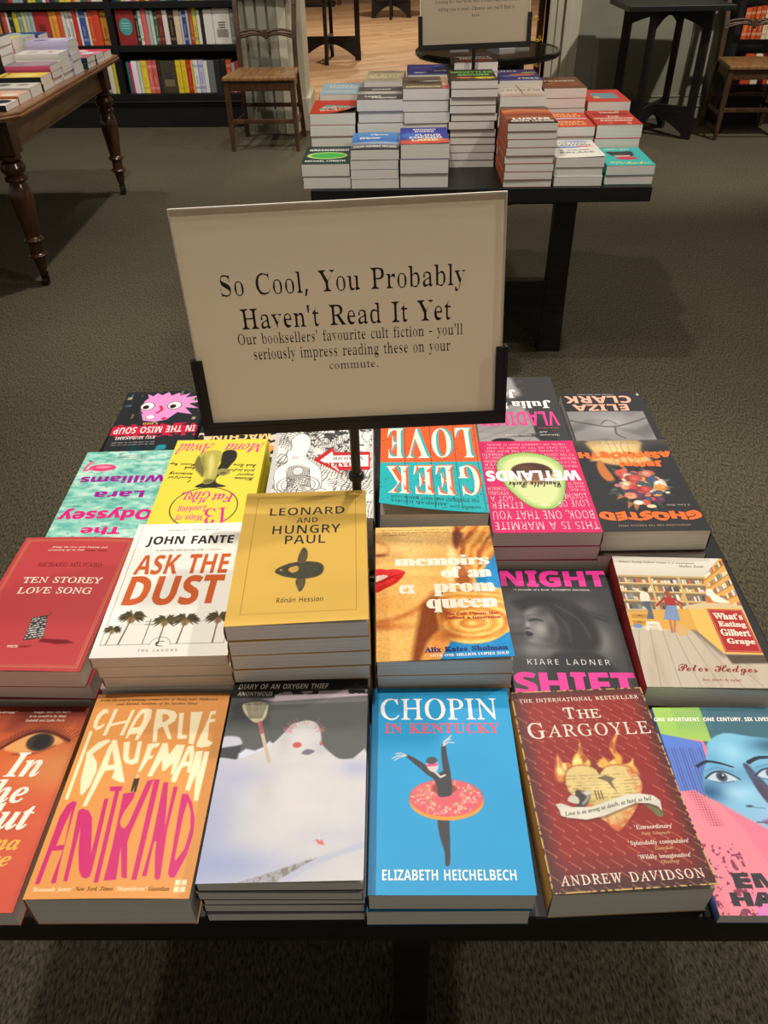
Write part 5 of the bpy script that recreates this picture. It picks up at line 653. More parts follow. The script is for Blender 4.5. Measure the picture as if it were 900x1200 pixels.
def art_donut():
    A = Art((30, 152, 204), .6); A.rect(-1, -1, 6, 200, (12, 104, 146)).shade(A.noise(40, 2), .02)
    A.text('CHOPIN', 8, 12, 118, 37, (240, 238, 230), 'I', shear=-.27, ox=.004).text('IN KENTUCKY', 12, 40.5, 118, 52, (226, 84, 98), 'B', oy=.004)
    d = (58, 56, 60); b = (30, 152, 204)
    A.poly([(57, 134), (65.5, 134), (66, 150), (65, 172), (63.5, 176), (61, 175), (61, 165), (57.5, 150)], d, sm=3)          # leg
    A.ell(65, 120, 31.5, 17.5, (226, 150, 60)).ell(65, 116.5, 31.5, 17.5, (216, 92, 100), .6); A.ell(54, 110, 14, 5, (232, 130, 128), 3, a=.6)
    rr = random.Random(2)
    for k in range(190):
        a = rr.uniform(0, 6.28); q = rr.uniform(.42, .95); x = 65+31*q*math.cos(a); y = 116.5+17*q*math.sin(a)
        if (x-65)**2/110+(y-110)**2/32 < 1: continue
        t = rr.uniform(0, 3.14); A.line([(x-1.1*math.cos(t), y-.7*math.sin(t)), (x+1.1*math.cos(t), y+.7*math.sin(t))], .7, rr.choice([(244, 214, 196), (250, 196, 120), (246, 160, 150), (150, 140, 70), (240, 230, 220)]))
    A.ell(63.5, 108, 11, 5.2, (150, 62, 56), .8)
    A.poly([(54, 95), (60, 93), (63.5, 91), (66, 93), (70, 95), (70.5, 108), (69.5, 114), (64, 116), (58, 115), (57.5, 106)], d, sm=3)
    A.poly([(30.5, 75.5), (33.5, 74.5), (45, 82), (55, 92), (58, 100), (50, 95), (40, 85)], d, sm=3)
    A.poly([(63.5, 65), (67, 64.5), (68, 75), (70, 92), (69, 98), (64.5, 95), (63, 80)], d, sm=3)
    s_ = (214, 200, 190)
    for p in ([(32, 75.2), (25, 75), (19, 78)], [(31, 74.5), (26, 72.5), (22, 73.5)], [(31, 75.5), (25, 77), (21, 80)]): A.line(p, 1, s_)
    for p in ([(65.2, 65), (66, 60), (72, 58)], [(65.5, 65), (70, 61), (75, 62)], [(65, 65), (69, 58), (73, 54.5)]): A.line(p, 1.1, s_)
    A.ell(54.5, 85, 5.2, 7, (206, 196, 186), rot=-12).ell(54, 80.5, 5, 3.8, (70, 70, 74), rot=-10).line([(50, 85.5), (58.5, 84.5)], 2.2, (226, 70, 140)).line([(55, 90), (61, 97), (65, 95)], 1.8, s_)
    A.text('ELIZABETH HEICHELBECH', 11, 179, 116, 187.5, (240, 238, 230), ox=-.004)
    return A
def art_heart():
    A = Art((138, 32, 28), .6); n = A.noise(26, 4)
    A.mix(np.clip((n-.35)*1.2, 0, 1)*.5, (160, 50, 40)); d = np.minimum(np.minimum(A.X, 130-A.X), np.minimum(A.Y, 199-A.Y)); A.mix(np.clip(1-d/16, 0, 1)*.8, (56, 32, 30)); A.mix(((A.Y > 165)*np.clip((A.Y-165)/30, 0, 1))*.55, (54, 34, 34))
    rr = random.Random(3)
    for i in range(12):
        for j in range(18):
            x = 2+i*11.2+(j % 2)*5.6; y = 8+j*11
            if 34 < x < 104 and 80 < y < 135: continue
            A.line([(x, y), (x+6.5, y+5.5)], .7, (196, 122, 96), a=.75); A.poly([(x+6.6, y+7.4), (x+8.6, y+7), (x+7.4, y+5)], (210, 122, 84), a=.85)
    # burning heart
    h = [(33.3,97.0), (37.8,88.4), (46.3,85.0), (56.7,85.9), (62.5,89.9), (64.3,94.9), (70.8,88.1), (82.0,85.9), (91.9,89.0), (97.4,96.1), (99.3,104.1), (96.0,114.2), (87.4,127.6), (80.1,136.4), (65.8,148.8), (59.1,140.2), (52.8,135.1), (36.6,115.4), (32.6,105.9)]
    f1 = [(27.7,100.6), (24.1,95.5), (26.8,83.6), (31.5,71.6), (33.8,81.5), (39.2,80.8), (41.5,85.9), (34.8,97.2)]; f2 = [(41.3,87.4), (45.5,75.4), (51.3,69.8), (54.4,61.2), (54.3,71.9), (59.2,80.7), (56.4,87.4), (48.7,86.2)]; f3 = [(70.7,88.8), (64.5,83.9), (72.6,77.2), (76.1,82.5), (82.5,77.9), (80.4,69.5), (84.7,60.1), (95.1,48.1), (88.0,60.7), (85.0,70.2), (89.4,77.4), (87.5,85.1), (96.0,83.3), (98.1,80.4), (97.8,86.7), (99.8,91.8), (97.3,99.2), (83.8,89.3)]
    for f in (f1, f2, f3): A.poly([(x, y+1) for x, y in f], (140, 56, 30), 2.5, a=.9, sm=2)
    A.poly([(40, 92), (62, 78), (80, 84), (98, 86), (100, 104), (66, 100)], (120, 52, 30), 3, a=.6)
    for f, c1 in ((f1, (206, 122, 62)), (f2, (236, 200, 92)), (f3, (226, 164, 76))):
        A.poly(f, c1, 1.2, sm=2); q = A.edge(A.sdf(A.curve(f, 2)), 1)
        A.mix(q*np.clip((A.noise(6, 6, sy=.5)-.5)*5, 0, 1)*.8, (150, 54, 28)); A.mix(q*np.clip((A.noise(5, 9, sy=.5)-.52)*6, 0, 1)*.9, (250, 224, 140))
    A.poly([(66+(x-66)*1.03, 112+(y-112)*1.03) for x, y in h], (110, 36, 26), 1.8, a=.8); A.poly(h, (214, 188, 122), .8, sm=2); q = A.edge(A.sdf(A.curve(h, 2)), .8); dd = A.sdf(A.curve(h, 2))
    A.mix(q*np.clip((A.noise(12, 7)-.45)*3, 0, 1)*.45, (176, 146, 84)); A.mix(q*((np.sin(A.Y*2.0) > .25) & (A.noise(3, 12, sx=.6) > .45) & (A.Y > 94) & (A.Y < 128))*.4, (110, 92, 62))
    A.mix(q*np.clip(1+dd/9, 0, 1)*((A.Y > 104) | (A.X > 88))*np.clip((A.noise(4, 15)-.35)*3, 0, 1), (206, 86, 40)); A.mix(q*np.clip((A.Y-128)/16, 0, 1)*np.clip((A.noise(4, 16)-.3)*2, 0, 1)*.8, (190, 66, 36)); A.mix(q*np.exp(-((A.X-66)/20)**2-((A.Y-104)/12)**2)*.4, (240, 222, 150))
    A.poly([(60.7, 98), (69.2, 95.4), (77, 99), (73, 101.6), (75.2, 113), (69, 101.4)], (112, 100, 72), .5)
    A.poly([(38.9, 109.8), (44.2, 109.2), (51.2, 112.5), (47.5, 121.4), (42, 126.3), (37.3, 124.9)], (66, 60, 54), .8, sm=2); A.line([(45, 111), (49, 116), (43, 122)], 2.4, (150, 146, 138), .8, sm=2); A.ell(49, 112, 3, 2.2, (196, 192, 180), .6)
    for x in (56, 58.6, 61.2): A.line([(x, 118.5), (x, 110.5)], 1, (92, 78, 54))
    # scroll
    A.poly([(94.6,124.3), (99.5,125.1), (104.9,128.8), (109.0,132.3), (106.9,137.7), (102.8,136.4), (99.3,130.8)], (104, 108, 72), .5, sm=2); A.poly([(30, 119), (34, 113.5), (40, 116), (39, 122)], (196, 192, 172), .5, sm=2)
    A.poly([(x, y+1.4) for x, y in [(19.0,121.4), (24.2,120.7), (32.2,124.8), (49.8,125.4), (66.2,120.0), (82.8,115.1), (95.8,114.9), (105.6,117.2), (110.0,122.3), (108.4,132.3), (105.9,127.5), (99.7,124.4), (88.5,123.4), (74.4,128.5), (57.9,134.4), (42.4,137.0), (27.9,134.7), (21.5,132.4), (21.1,127.4)]], (70, 30, 24), 1.6, a=.7); A.poly([(19.0,121.4), (24.2,120.7), (32.2,124.8), (49.8,125.4), (66.2,120.0), (82.8,115.1), (95.8,114.9), (105.6,117.2), (110.0,122.3), (108.4,132.3), (105.9,127.5), (99.7,124.4), (88.5,123.4), (74.4,128.5), (57.9,134.4), (42.4,137.0), (27.9,134.7), (21.5,132.4), (21.1,127.4)], (214, 210, 192), .4); A.mix(A.edge(A.sdf([(19.0,121.4), (24.2,120.7), (32.2,124.8), (49.8,125.4), (66.2,120.0), (82.8,115.1), (95.8,114.9), (105.6,117.2), (110.0,122.3), (108.4,132.3), (105.9,127.5), (99.7,124.4), (88.5,123.4), (74.4,128.5), (57.9,134.4), (42.4,137.0), (27.9,134.7), (21.5,132.4), (21.1,127.4)]), .5)*np.clip((A.noise(22, 31)-.5)*3, 0, 1)*.4, (150, 146, 126))
    wv = lambda u, v: (u, v+131.2-118-((u-24)/80)*11.2+1.0*np.sin((u-24)/80*6.3))
    A.text('Love is as strong as death, as hard as hell', 25, 115.6, 103, 120.6, (60, 50, 40), 'I', ox=.012, warp=wv)
    c = (226, 208, 190)
    A.text('THE INTERNATIONAL BESTSELLER', 7, 9, 124, 13.4, c, 'I', shear=-.27, ox=.012, track=.08)
    A.text('T', 47, 21, 58, 34, c, 'I', shear=-.27, ox=.008).text('HE', 60, 24, 82, 34, c, 'I', shear=-.27, ox=.008)
    A.text('G', 9, 37, 25, 55, c, 'I', shear=-.27, ox=.006).text('ARGOYLE', 27, 40, 124, 54, c, 'I', shear=-.27, ox=.002, track=.06)
    A.text("'Extraordinary'", 80, 144, 112, 149, c, 'I', shear=-.2, ox=.01).text('Daily Telegraph', 84, 150.5, 108, 154, (206, 160, 110), 'I', ox=.01).text("'Splendidly compulsive'", 71, 158, 121, 163, c, 'I', shear=-.2, ox=.01).text('Guardian', 91, 164, 106, 167, (206, 160, 110), 'I', ox=.01).text("'Wildly imaginative'", 75, 170.5, 118, 175.5, c, 'I', shear=-.2, ox=.01).text('Observer', 92, 176, 107, 179, (206, 160, 110), 'I', ox=.01)
    A.text('ANDREW DAVIDSON', 8, 184.5, 122, 193, c, 'I', shear=-.27, ox=.006, track=.08)
    # scuffed edges
    A.mix(np.clip((1.6-d)*1.5, 0, 1)*(A.noise(3, 21) > .45), (196, 160, 96))
    return A
def art_twoface():
    A = Art((236, 120, 142), .6)
    dots = lambda p: np.clip(1.2-np.hypot((A.X % p)-p/2, (A.Y % p)-p/2)*2.2/p*1.15, 0, 1)
    A.poly([(-2, -2), (132, -2), (132, 70), (40, 60), (36, 20), (-2, 10)], (62, 108, 124)).mix(dots(1.8)*(A.Y < 46)*(A.X > 40)*.5, (30, 56, 70))
    A.poly([(-2, -2), (46, -2), (46, 40), (-2, 32)], (158, 196, 92)); A.mix(dots(2.4)*((A.X > 18) & (A.X < 52) & (A.Y < 38))*.8*np.clip((20-np.abs(A.Y-14))/12, 0, 1), (88, 140, 110))
    A.poly([(-2, 30), (36, 40), (34, 70), (20, 98), (-2, 98)], (88, 124, 206)); A.mix(((A.X % 2.6) < 1)*(A.X < 34)*(A.Y > 46)*(A.Y < 100)*.7, (70, 72, 130))
    fc = [(42, 40), (60, 30), (84, 34), (108, 36), (132, 30), (132, 150), (100, 142), (76, 134), (52, 118), (34, 104), (22, 94), (26, 76), (33, 62), (38, 50)]
    A.poly(fc, (124, 188, 218), 1, sm=3); m = A.edge(A.sdf(A.curve(fc, 3)), 1)
    g = lambda x, y, rx, ry, c, a: A.mix(m*a*np.exp(-(((A.X-x)/rx)**2+((A.Y-y)/ry)**2)), c)
    g(28, 92, 16, 10, (40, 88, 130), 1); g(100, 44, 20, 9, (44, 94, 122), .9); g(60, 50, 10, 8, (168, 220, 236), .6); g(52, 92, 14, 10, (170, 214, 238), .8); g(86, 112, 16, 20, (186, 190, 220), .9); g(92, 140, 20, 16, (196, 160, 196), .9); g(40, 60, 8, 10, (80, 156, 200), .6)
    A.poly([(66, 66), (70, 64), (76, 76), (86, 98), (84, 108), (76, 106), (70, 92)], (66, 50, 74), 1, sm=3, a=.95); A.mix(m*dots(2.2)*((A.X > 76) & (A.X < 92) & (A.Y > 84) & (A.Y < 112))*.6, (150, 100, 130))
    A.ell(57, 106, 3, 1.1, (54, 66, 90), .6).line([(60, 107), (70, 108)], 1, (90, 110, 140), a=.7)
    for cx, cy in ((42, 77), (88, 74)):
        A.ell(cx, cy, 20, 9, (70, 120, 160), 7, a=.5)
        A.poly([(cx-13, cy+1.5), (cx-6, cy-3.6), (cx+1, cy-4.8), (cx+7, cy-3), (cx+14, cy+2.5), (cx+5, cy+4.6), (cx-5, cy+4.8)], (190, 206, 216), .8, sm=3); A.ell(cx+.5, cy, 4.9, 4.9, (66, 74, 90), .7).ell(cx+.5, cy, 2.5, 2.6, (22, 22, 32)).ell(cx+2, cy-1.6, .9, .9, (226, 232, 238))
        A.line([(cx-14.5, cy+1.5), (cx-7, cy-4), (cx+1, cy-5.6), (cx+8, cy-3.6), (cx+16, cy+2.5)], 1.5, (34, 42, 60), .5, sm=3); A.line([(cx-10, cy+4.5), (cx, cy+6), (cx+10, cy+4.6)], .8, (60, 80, 106), .5, sm=3, a=.7); A.line([(cx-12, cy-6), (cx, cy-9.5), (cx+13, cy-5)], .8, (60, 100, 140), .7, sm=3, a=.6)
    A.line([(24, 66), (34, 61), (46, 63), (56, 67)], 3.2, (28, 34, 50), sm=3, w2=1.6).line([(72, 62), (84, 57), (104, 58), (120, 64)], 4, (28, 36, 54), sm=3, w2=2)
    A.poly([(62, 121), (74, 117), (82, 119), (92, 116), (108, 121), (92, 127), (78, 128)], (120, 84, 124), 1.2, sm=3, a=.8).line([(58, 121), (76, 121), (94, 121), (110, 122)], 1.2, (60, 40, 72), sm=3)
    A.poly([(14, 90), (22, 97), (34, 106), (44, 126), (56, 165), (52, 200), (-2, 200), (-2, 92)], (240, 132, 146), .8); A.mix(dots(2.4)*np.clip(1-np.abs(A.X-12-(A.Y-92)*.35)/9, 0, 1)*(A.Y > 90)*(A.Y < 125), (90, 40, 60))
    A.mix(dots(2.6)*m*np.clip((A.Y-104)/26, 0, 1)*.8, (226, 156, 190)); A.mix((A.noise(3, 3) > .62)*(A.X < 34)*(A.Y > 140)*.9, (120, 48, 76)); A.mix(((A.Y > 150)*(A.X > 56))*np.clip((A.Y-150)/20, 0, 1)*.85, (226, 136, 190)); A.mix(np.clip((A.Y-178)/20, 0, 1)*(A.X > 30)*.7, (206, 120, 206))
    k = (46, 40, 48)
    A.text('ONE APARTMENT. ONE CENTURY. SIX LIVES.', -2, 12, 110, 16.6, WHT, 'G', shear=.15, ox=.012)
    A.text('EMMA', 20, 165, 110, 178, k, ox=.035).text('HARDING', 13, 180.5, 128, 192.5, k, ox=.035)
    return A
def art_eye():
    A = Art((196, 84, 48), .6); A.vgrad(0, (150, 56, 36), 60, (206, 100, 52)); A.vgrad(60, (206, 100, 52), 199, (198, 76, 62))
    A.mix(np.clip((A.noise(50, 2)-.4)*2, 0, 1)*.4, (226, 140, 76)); A.mix(np.exp(-((A.X-118)/26)**2-((A.Y-70)/22)**2)*.7, (228, 160, 92)); A.mix(np.exp(-((A.X-122)/20)**2-((A.Y-150)/60)**2)*.5, (214, 92, 70))
    A.poly([(60, -2), (132, -2), (132, 12), (100, 14), (60, 26)], (92, 34, 30), 8, a=.6)
    A.line([(58, 44), (76, 31), (92, 28), (110, 32), (122, 40)], 4, (110, 48, 30), 3, sm=3, a=.7)
    A.poly([(62, 48), (76, 36), (90, 31), (106, 34), (117, 42), (104, 47), (92, 52), (76, 53)], (222, 156, 92), 1.2, sm=3); A.ell(95, 41.5, 13, 10, (58, 48, 42), 1).ell(96, 41, 8, 8, (34, 28, 26), 1)
    A.line([(58, 50), (76, 35), (92, 29.5), (108, 33), (122, 40)], 2.8, (80, 30, 22), 1, sm=3).line([(74, 55), (94, 54), (110, 46)], 1.8, (150, 70, 44), 1.2, sm=3); rr = random.Random(5)
    for k in range(22): x = 66+k*2.8; y = 45-16*math.sin(max(0, min(1, (x-58)/66))*2.6); A.line([(x, y), (x+(x-86)*.12+1, y-4-rr.random()*3)], .6, (70, 28, 20), a=.8)
    c = (244, 232, 214)
    A.text('In', 74, 53, 106, 79, c, 'J', ox=.008, oy=.004).text('the', 60, 81, 103, 105, c, 'J', ox=.008, oy=.004).text('Cut', 64, 104, 116, 130, c, 'J', ox=.008, oy=.004).text('Susanna', 40, 134, 114, 148, (240, 178, 84), 'J', ox=.006).text('Moore', 50, 149, 112, 162, (240, 178, 84), 'J', ox=.006)
    s_ = (236, 210, 186)
    A.text("'Imagine Gone Girl had it", 76, 5.5, 113, 9, s_, 'I', ox=.02).text('been co-written by Mary', 74, 10.5, 110, 14, s_, 'I', ox=.02).text('Gaitskill and Lydia Davis', 72, 15.5, 110, 19, s_, 'I', ox=.02).text("'Electrifying'", 10, 5.5, 60, 9, s_, 'I', ox=.02)
    return A
def art_tower():
    A = Art((180, 64, 66), .7); A.shade(A.noise(70, 5), .03); g = (196, 150, 96)
    for k, w_ in ((5, .6), (7.2, .35)):
        A.mix(A.edge(np.abs(np.maximum(np.abs(A.X-65)-(65-k), np.abs(A.Y-99.5)-(99.5-k)))-w_/2, .2), g)
    c = (238, 214, 196)
    A.text('Brings the love story kicking and', 37, 16.5, 101, 20, c, 'I', ox=.01).text('screaming up to date', 34, 21.5, 76, 25, c, 'I', ox=.01).text('Irvine Welsh', 78, 21.5, 102, 25, (110, 26, 28), 'I', ox=.01)
    A.text('RICHARD MILWARD', 32, 44.5, 104, 51, (118, 26, 28), 'I', shear=-.27, ox=.006)
    A.text('TEN STOREY', 25, 68, 112, 77.5, c, 'I', shear=-.27, ox=.012).text('LOVE SONG', 26, 84, 106, 94, c, 'I', shear=-.27, ox=.012)
    A.poly([(78, 158), (104, 159), (112, 163), (96, 165), (76, 162)], (112, 24, 26), 1)
    A.poly([(57, 129), (72, 125.5), (79, 157), (60, 160.5)], (58, 52, 50), .4); A.line([(73, 126), (75, 122)], .8, (60, 50, 48))
    m = A.sdf([(57, 129), (72, 125.5), (79, 157), (60, 160.5)]) < -.5; A.mix(m*(((A.Y+A.X*.24) % 3.3) < 1.4)*(A.noise(1.6, 4, 1) > .4), (206, 200, 190))
    A.text('WHITE', 47, 167, 58, 170, c, 'I', shear=-.27, ox=.012).text('RABBIT', 59, 167, 71, 170, (120, 30, 30), 'I', shear=-.27, ox=.012)
    return A
def palm(A, x, y0, y1, s, lean=0):
    A.line([(x-lean, y1), (x, y0)], .9*s, (74, 56, 40), w2=.7*s); rr = random.Random(int(x))
    for k in range(17):
        a = math.pi*(k/16*1.5-.25); r = s*(8+rr.random()*2.5); ex, ey = x+math.cos(a)*r*1.05, y0-math.sin(a)*r*.75
        A.poly([(x, y0-.6*s), ((x+ex)/2, (y0+ey)/2-1.8*s), (ex, ey+1.2*s), ((x+ex)/2, (y0+ey)/2+.8*s)], rr.choice([(74, 66, 44), (98, 86, 56), (56, 50, 36)]), .3, sm=2)
    A.ell(x, y0+2.6*s, 2.6*s, 3.4*s, (128, 96, 56), 1, a=.85)
def art_palms():
    A = Art((242, 238, 226), .65)
    A.text('Introduced by Charles Bukowski', 36, 10, 94, 13.4, (110, 104, 92), 'B', ox=-.008)
    A.text('JOHN FANTE', 16, 22, 112, 40, (44, 42, 40), 'G', ox=.008).text("'A powerful and moving read'", 29, 44.5, 82, 48, (60, 56, 50), 'B', ox=-.004).text('Guardian', 84, 44.5, 101, 47.4, (190, 150, 110), 'I')
    o = (206, 96, 46)
    A.text('ASK THE', 13, 53.5, 113, 85, o, 'G', shear=.05, ox=.004).text('DUST', 12, 87, 112, 131, o, 'G', shear=.05, ox=.012)
    g = (120, 114, 100)
    for p in ([(6, 2), (6, 183)], [(124, 2), (124, 183)], [(6, 183), (53, 183)], [(73, 183), (124, 183)]): A.line(p, .5, g)
    A.line([(30, 156), (60, 157), (95, 153), (124, 155)], .25, (150, 144, 130))
    for x, y, s, l in ((13, 163, .95, 2), (28, 146, 1.5, 5), (62, 152, 1.3, 1), (82, 151, 1.45, 3), (114, 149, 1.4, 1)): palm(A, x, y, 182.5, s, l)
    A.line([(46, 182), (47.5, 150)], .8, (90, 84, 74)).line([(43, 153), (51.5, 153.5)], .6, (90, 84, 74)).line([(43, 157), (51, 157.5)], .6, (90, 84, 74))
    t = np.linspace(math.pi, 2*math.pi, 14); A.line(np.stack([63+10*np.cos(t), 184+10*np.sin(t)], 1), .5, g)
    A.text('C', 59, 179, 67, 186, (60, 56, 50), 'G', ox=-.02).text('THE CANONS', 44, 189.5, 81, 192.6, (120, 106, 88), 'G', ox=-.016, track=.2)
    n = A.noise(3.2, 17); A.mix(((A.Y > 86) & (A.Y < 131))*0, o)
    return A
def art_fish():
    A = Art((222, 180, 84), .65); A.shade(A.noise(50, 8), .03); k = (44, 48, 52)
    for p in ([(13, 9), (119, 9)], [(119, 9), (119, 185)], [(119, 185), (13, 185)], [(13, 185), (13, 9)]): A.line(p, .35, (138, 96, 34))
    A.text('LEONARD', 28, 28, 107, 41, k, ox=-.012).text('AND', 57, 46, 79, 54.5, k, ox=-.014).text('HUNGRY', 33, 58, 103, 72, k, ox=-.012).text('PAUL', 47, 74.5, 88, 88, k, ox=-.012)
    f = (74, 72, 56)
    A.poly([(66, 94), (70, 98), (71, 108), (68, 118), (62, 118), (62, 106)], f, sm=3).poly([(64, 138), (70, 139), (70, 150), (66, 158), (63, 152), (61, 143)], f, sm=3)
    A.poly([(40, 128), (46, 121), (58, 116), (72, 115), (82, 117), (87, 122), (87, 131), (82, 137), (70, 140), (56, 138), (46, 134)], f, sm=3)
    A.poly([(53, 125), (61, 121), (63, 127), (57, 131)], (214, 164, 80), .5, sm=3).ell(46, 126.5, 1.3, 1.3, (200, 150, 60)).line([(41, 129.5), (46, 130)], .7, (30, 32, 30))
    for k2 in range(4): A.line([(63.5+k2*1.7, 117), (64+k2*1.9, 99+k2)], .35, (150, 116, 52)); A.line([(63.5+k2*1.6, 140), (64+k2*1.2, 153)], .35, (150, 116, 52))
    A.line([(81, 118), (84, 127), (81, 137)], .5, (40, 42, 40), sm=3)
    m = A.sdf(A.curve([(46, 121), (58, 116), (82, 117), (87, 122), (82, 137), (56, 138)], 3)) < 0; A.mix(m*np.clip((A.noise(2.4, 3)-.55)*4, 0, 1)*.5, (38, 42, 42))
    A.text('Rónán Hession'.replace('ó', 'o').replace('á', 'a'), 45, 165, 88, 172, k, ox=-.014); A.line([(50.3, 166.2), (51.4, 164.9)], .5, k).line([(57.0, 166.2), (58.1, 164.9)], .5, k)
    return A
def art_blonde():
    A = Art((226, 176, 106), .55)
    g = lambda x, y, rx, ry, c, a=1: A.mix(a*np.exp(-(((A.X-x)/rx)**2+((A.Y-y)/ry)**2)), c)
    g(40, 30, 46, 30, (240, 202, 134), .9); g(46, 100, 30, 34, (238, 192, 118), .9); g(12, 124, 26, 14, (222, 158, 84), .8); g(20, 172, 26, 34, (238, 188, 112), 1); g(70, 60, 20, 30, (222, 164, 92), .7)
    A.line([(0, 24), (10, 30), (14, 42), (4, 50)], 2.4, (190, 120, 66), 3, sm=3, a=.8); g(4, 48, 8, 2.4, (110, 56, 34), .9); g(4, 36, 8, 8, (228, 176, 110), .6)
    A.line([(-4, 149), (13, 146), (29, 139), (46, 127), (60, 108)], 4, (170, 92, 44), 4, sm=3, a=.85); g(6, 154, 26, 5, (176, 98, 48), .8)
    A.poly([(47, 124), (64, 112), (62, 140), (62, 160), (50, 176), (40, 204), (33, 204), (37, 174), (42, 148)], (122, 58, 28), 3, sm=2, a=.9); A.poly([(56, 168), (70, 160), (72, 176), (62, 198), (44, 204), (48, 186)], (222, 150, 80), 3, sm=2, a=.9)
    B = (30, 132, 184)
    A.poly([(128, 44), (134, 44), (134, 104), (107, 98), (105, 88), (118, 70)], B, .8); A.poly([(134, 162), (134, 204), (58, 204), (72, 176), (92, 180), (118, 173)], B, .8)
    h1 = [(93, -4), (134, -4), (131, 46), (119, 62), (108, 75), (101, 80), (96, 60), (90, 47), (87, 20)]
    A.poly(h1, (206, 128, 54), 1, sm=2); q = A.edge(A.sdf(A.curve(h1, 2)), 1); sp = np.hypot(A.X-150, (A.Y-70)*.7)
    A.mix(q*(.5+.5*np.sin(sp*.55+A.noise(18, 3)*7))*.8, (240, 190, 104)); A.mix(q*np.clip(np.sin(sp*.4+1+A.noise(20, 6)*6)-.3, 0, 1)*.9, (140, 64, 26)); A.poly([(92, -3), (98, 14), (96, 26), (90, 40), (86, 30), (88, 12)], (104, 44, 22), 2.5, sm=2, a=.85)
    A.poly([(81, 34), (88, 50), (86, 74), (82, 92), (75, 86), (77, 60)], (240, 214, 152), 2, sm=2, a=.9); A.poly([(90, 60), (98, 74), (100, 92), (88, 104), (84, 90)], (150, 78, 36), 3, sm=2, a=.8)
    h2 = [(66, 116), (80, 102), (94, 96), (110, 96), (123, 99), (130, 122), (131, 150), (125, 167), (109, 178), (87, 180), (68, 170), (61, 142)]
    A.poly(h2, (216, 150, 70), 1.2, sm=3); q = A.edge(A.sdf(A.curve(h2, 3)), 1); sp = np.hypot((A.X-95)*.72, (A.Y-152)*1.15)
    A.mix(q*(.5+.5*np.sin(sp*.62+A.noise(26, 3)*4))*.75, (248, 212, 132)); A.mix(q*np.clip(np.sin(sp*.42+2.4+A.noise(30, 6)*4)-.45, 0, 1)*.8, (168, 94, 38)); g(68, 132, 7, 18, (124, 60, 28), .8); g(70, 168, 12, 8, (150, 80, 38), .7)
    # lips
    A.poly([(-3, 75), (4, 69.5), (11.5, 71.4), (19, 70.2), (28, 72.8), (31.5, 76.6), (22.5, 91), (10, 99.6), (-3, 106)], (192, 38, 38), .8, sm=2).poly([(-3, 82), (8, 79), (13, 81.6), (5, 87.8), (-3, 91)], (226, 206, 188), .8, sm=2).line([(-2, 92), (8, 88), (18, 82), (30, 77.4)], .9, (110, 20, 22), .6, sm=2).line([(0, 97), (10, 92), (18, 87)], 2.4, (216, 84, 72), 2, sm=2, a=.8)
    m_ = A.C.mean(2, keepdims=True); A.C = np.clip((m_+(A.C-m_)*1.1-128)*1.05+126, 0, 255)
    A.shade(A.noise(2.2, 5, 1), .06)
    A.text('An extraordinary novel. Women will like it and men', 7, 4, 86, 7, INK, 'I', ox=.006).text('should read it for the good of their immortal souls.', 7, 8.2, 84, 11.2, INK, 'I', ox=.006).text('Los Angeles Times', 7, 12.4, 34, 15.4, INK, 'I', ox=.006)
    for s_, x0, y0, x1, y1 in (('memoirs', 20, 49, 123, 66), ('of an', 69, 68, 123, 86), ('ex', 24, 95, 41, 109), ('prom', 60, 94, 124, 113), ('queen', 51, 117, 124, 136)): A.text(s_, x0, y0, x1, y1, (244, 234, 212), 'B', ox=.03, oy=.006)
    r = (170, 40, 36); A.text('The Cult Classic that', 69, 136.5, 123, 140.4, r, 'B', ox=.02).text('Defined a Generation', 69, 142, 124, 146, r, 'B', ox=.02)
    A.text('Alix Kates Shulman', 46, 183, 125, 190, (26, 40, 110), 'B', ox=.02).text('OVER ONE MILLION COPIES SOLD', 51, 192.4, 125, 196, WHT, 'B', ox=.006)
    return A
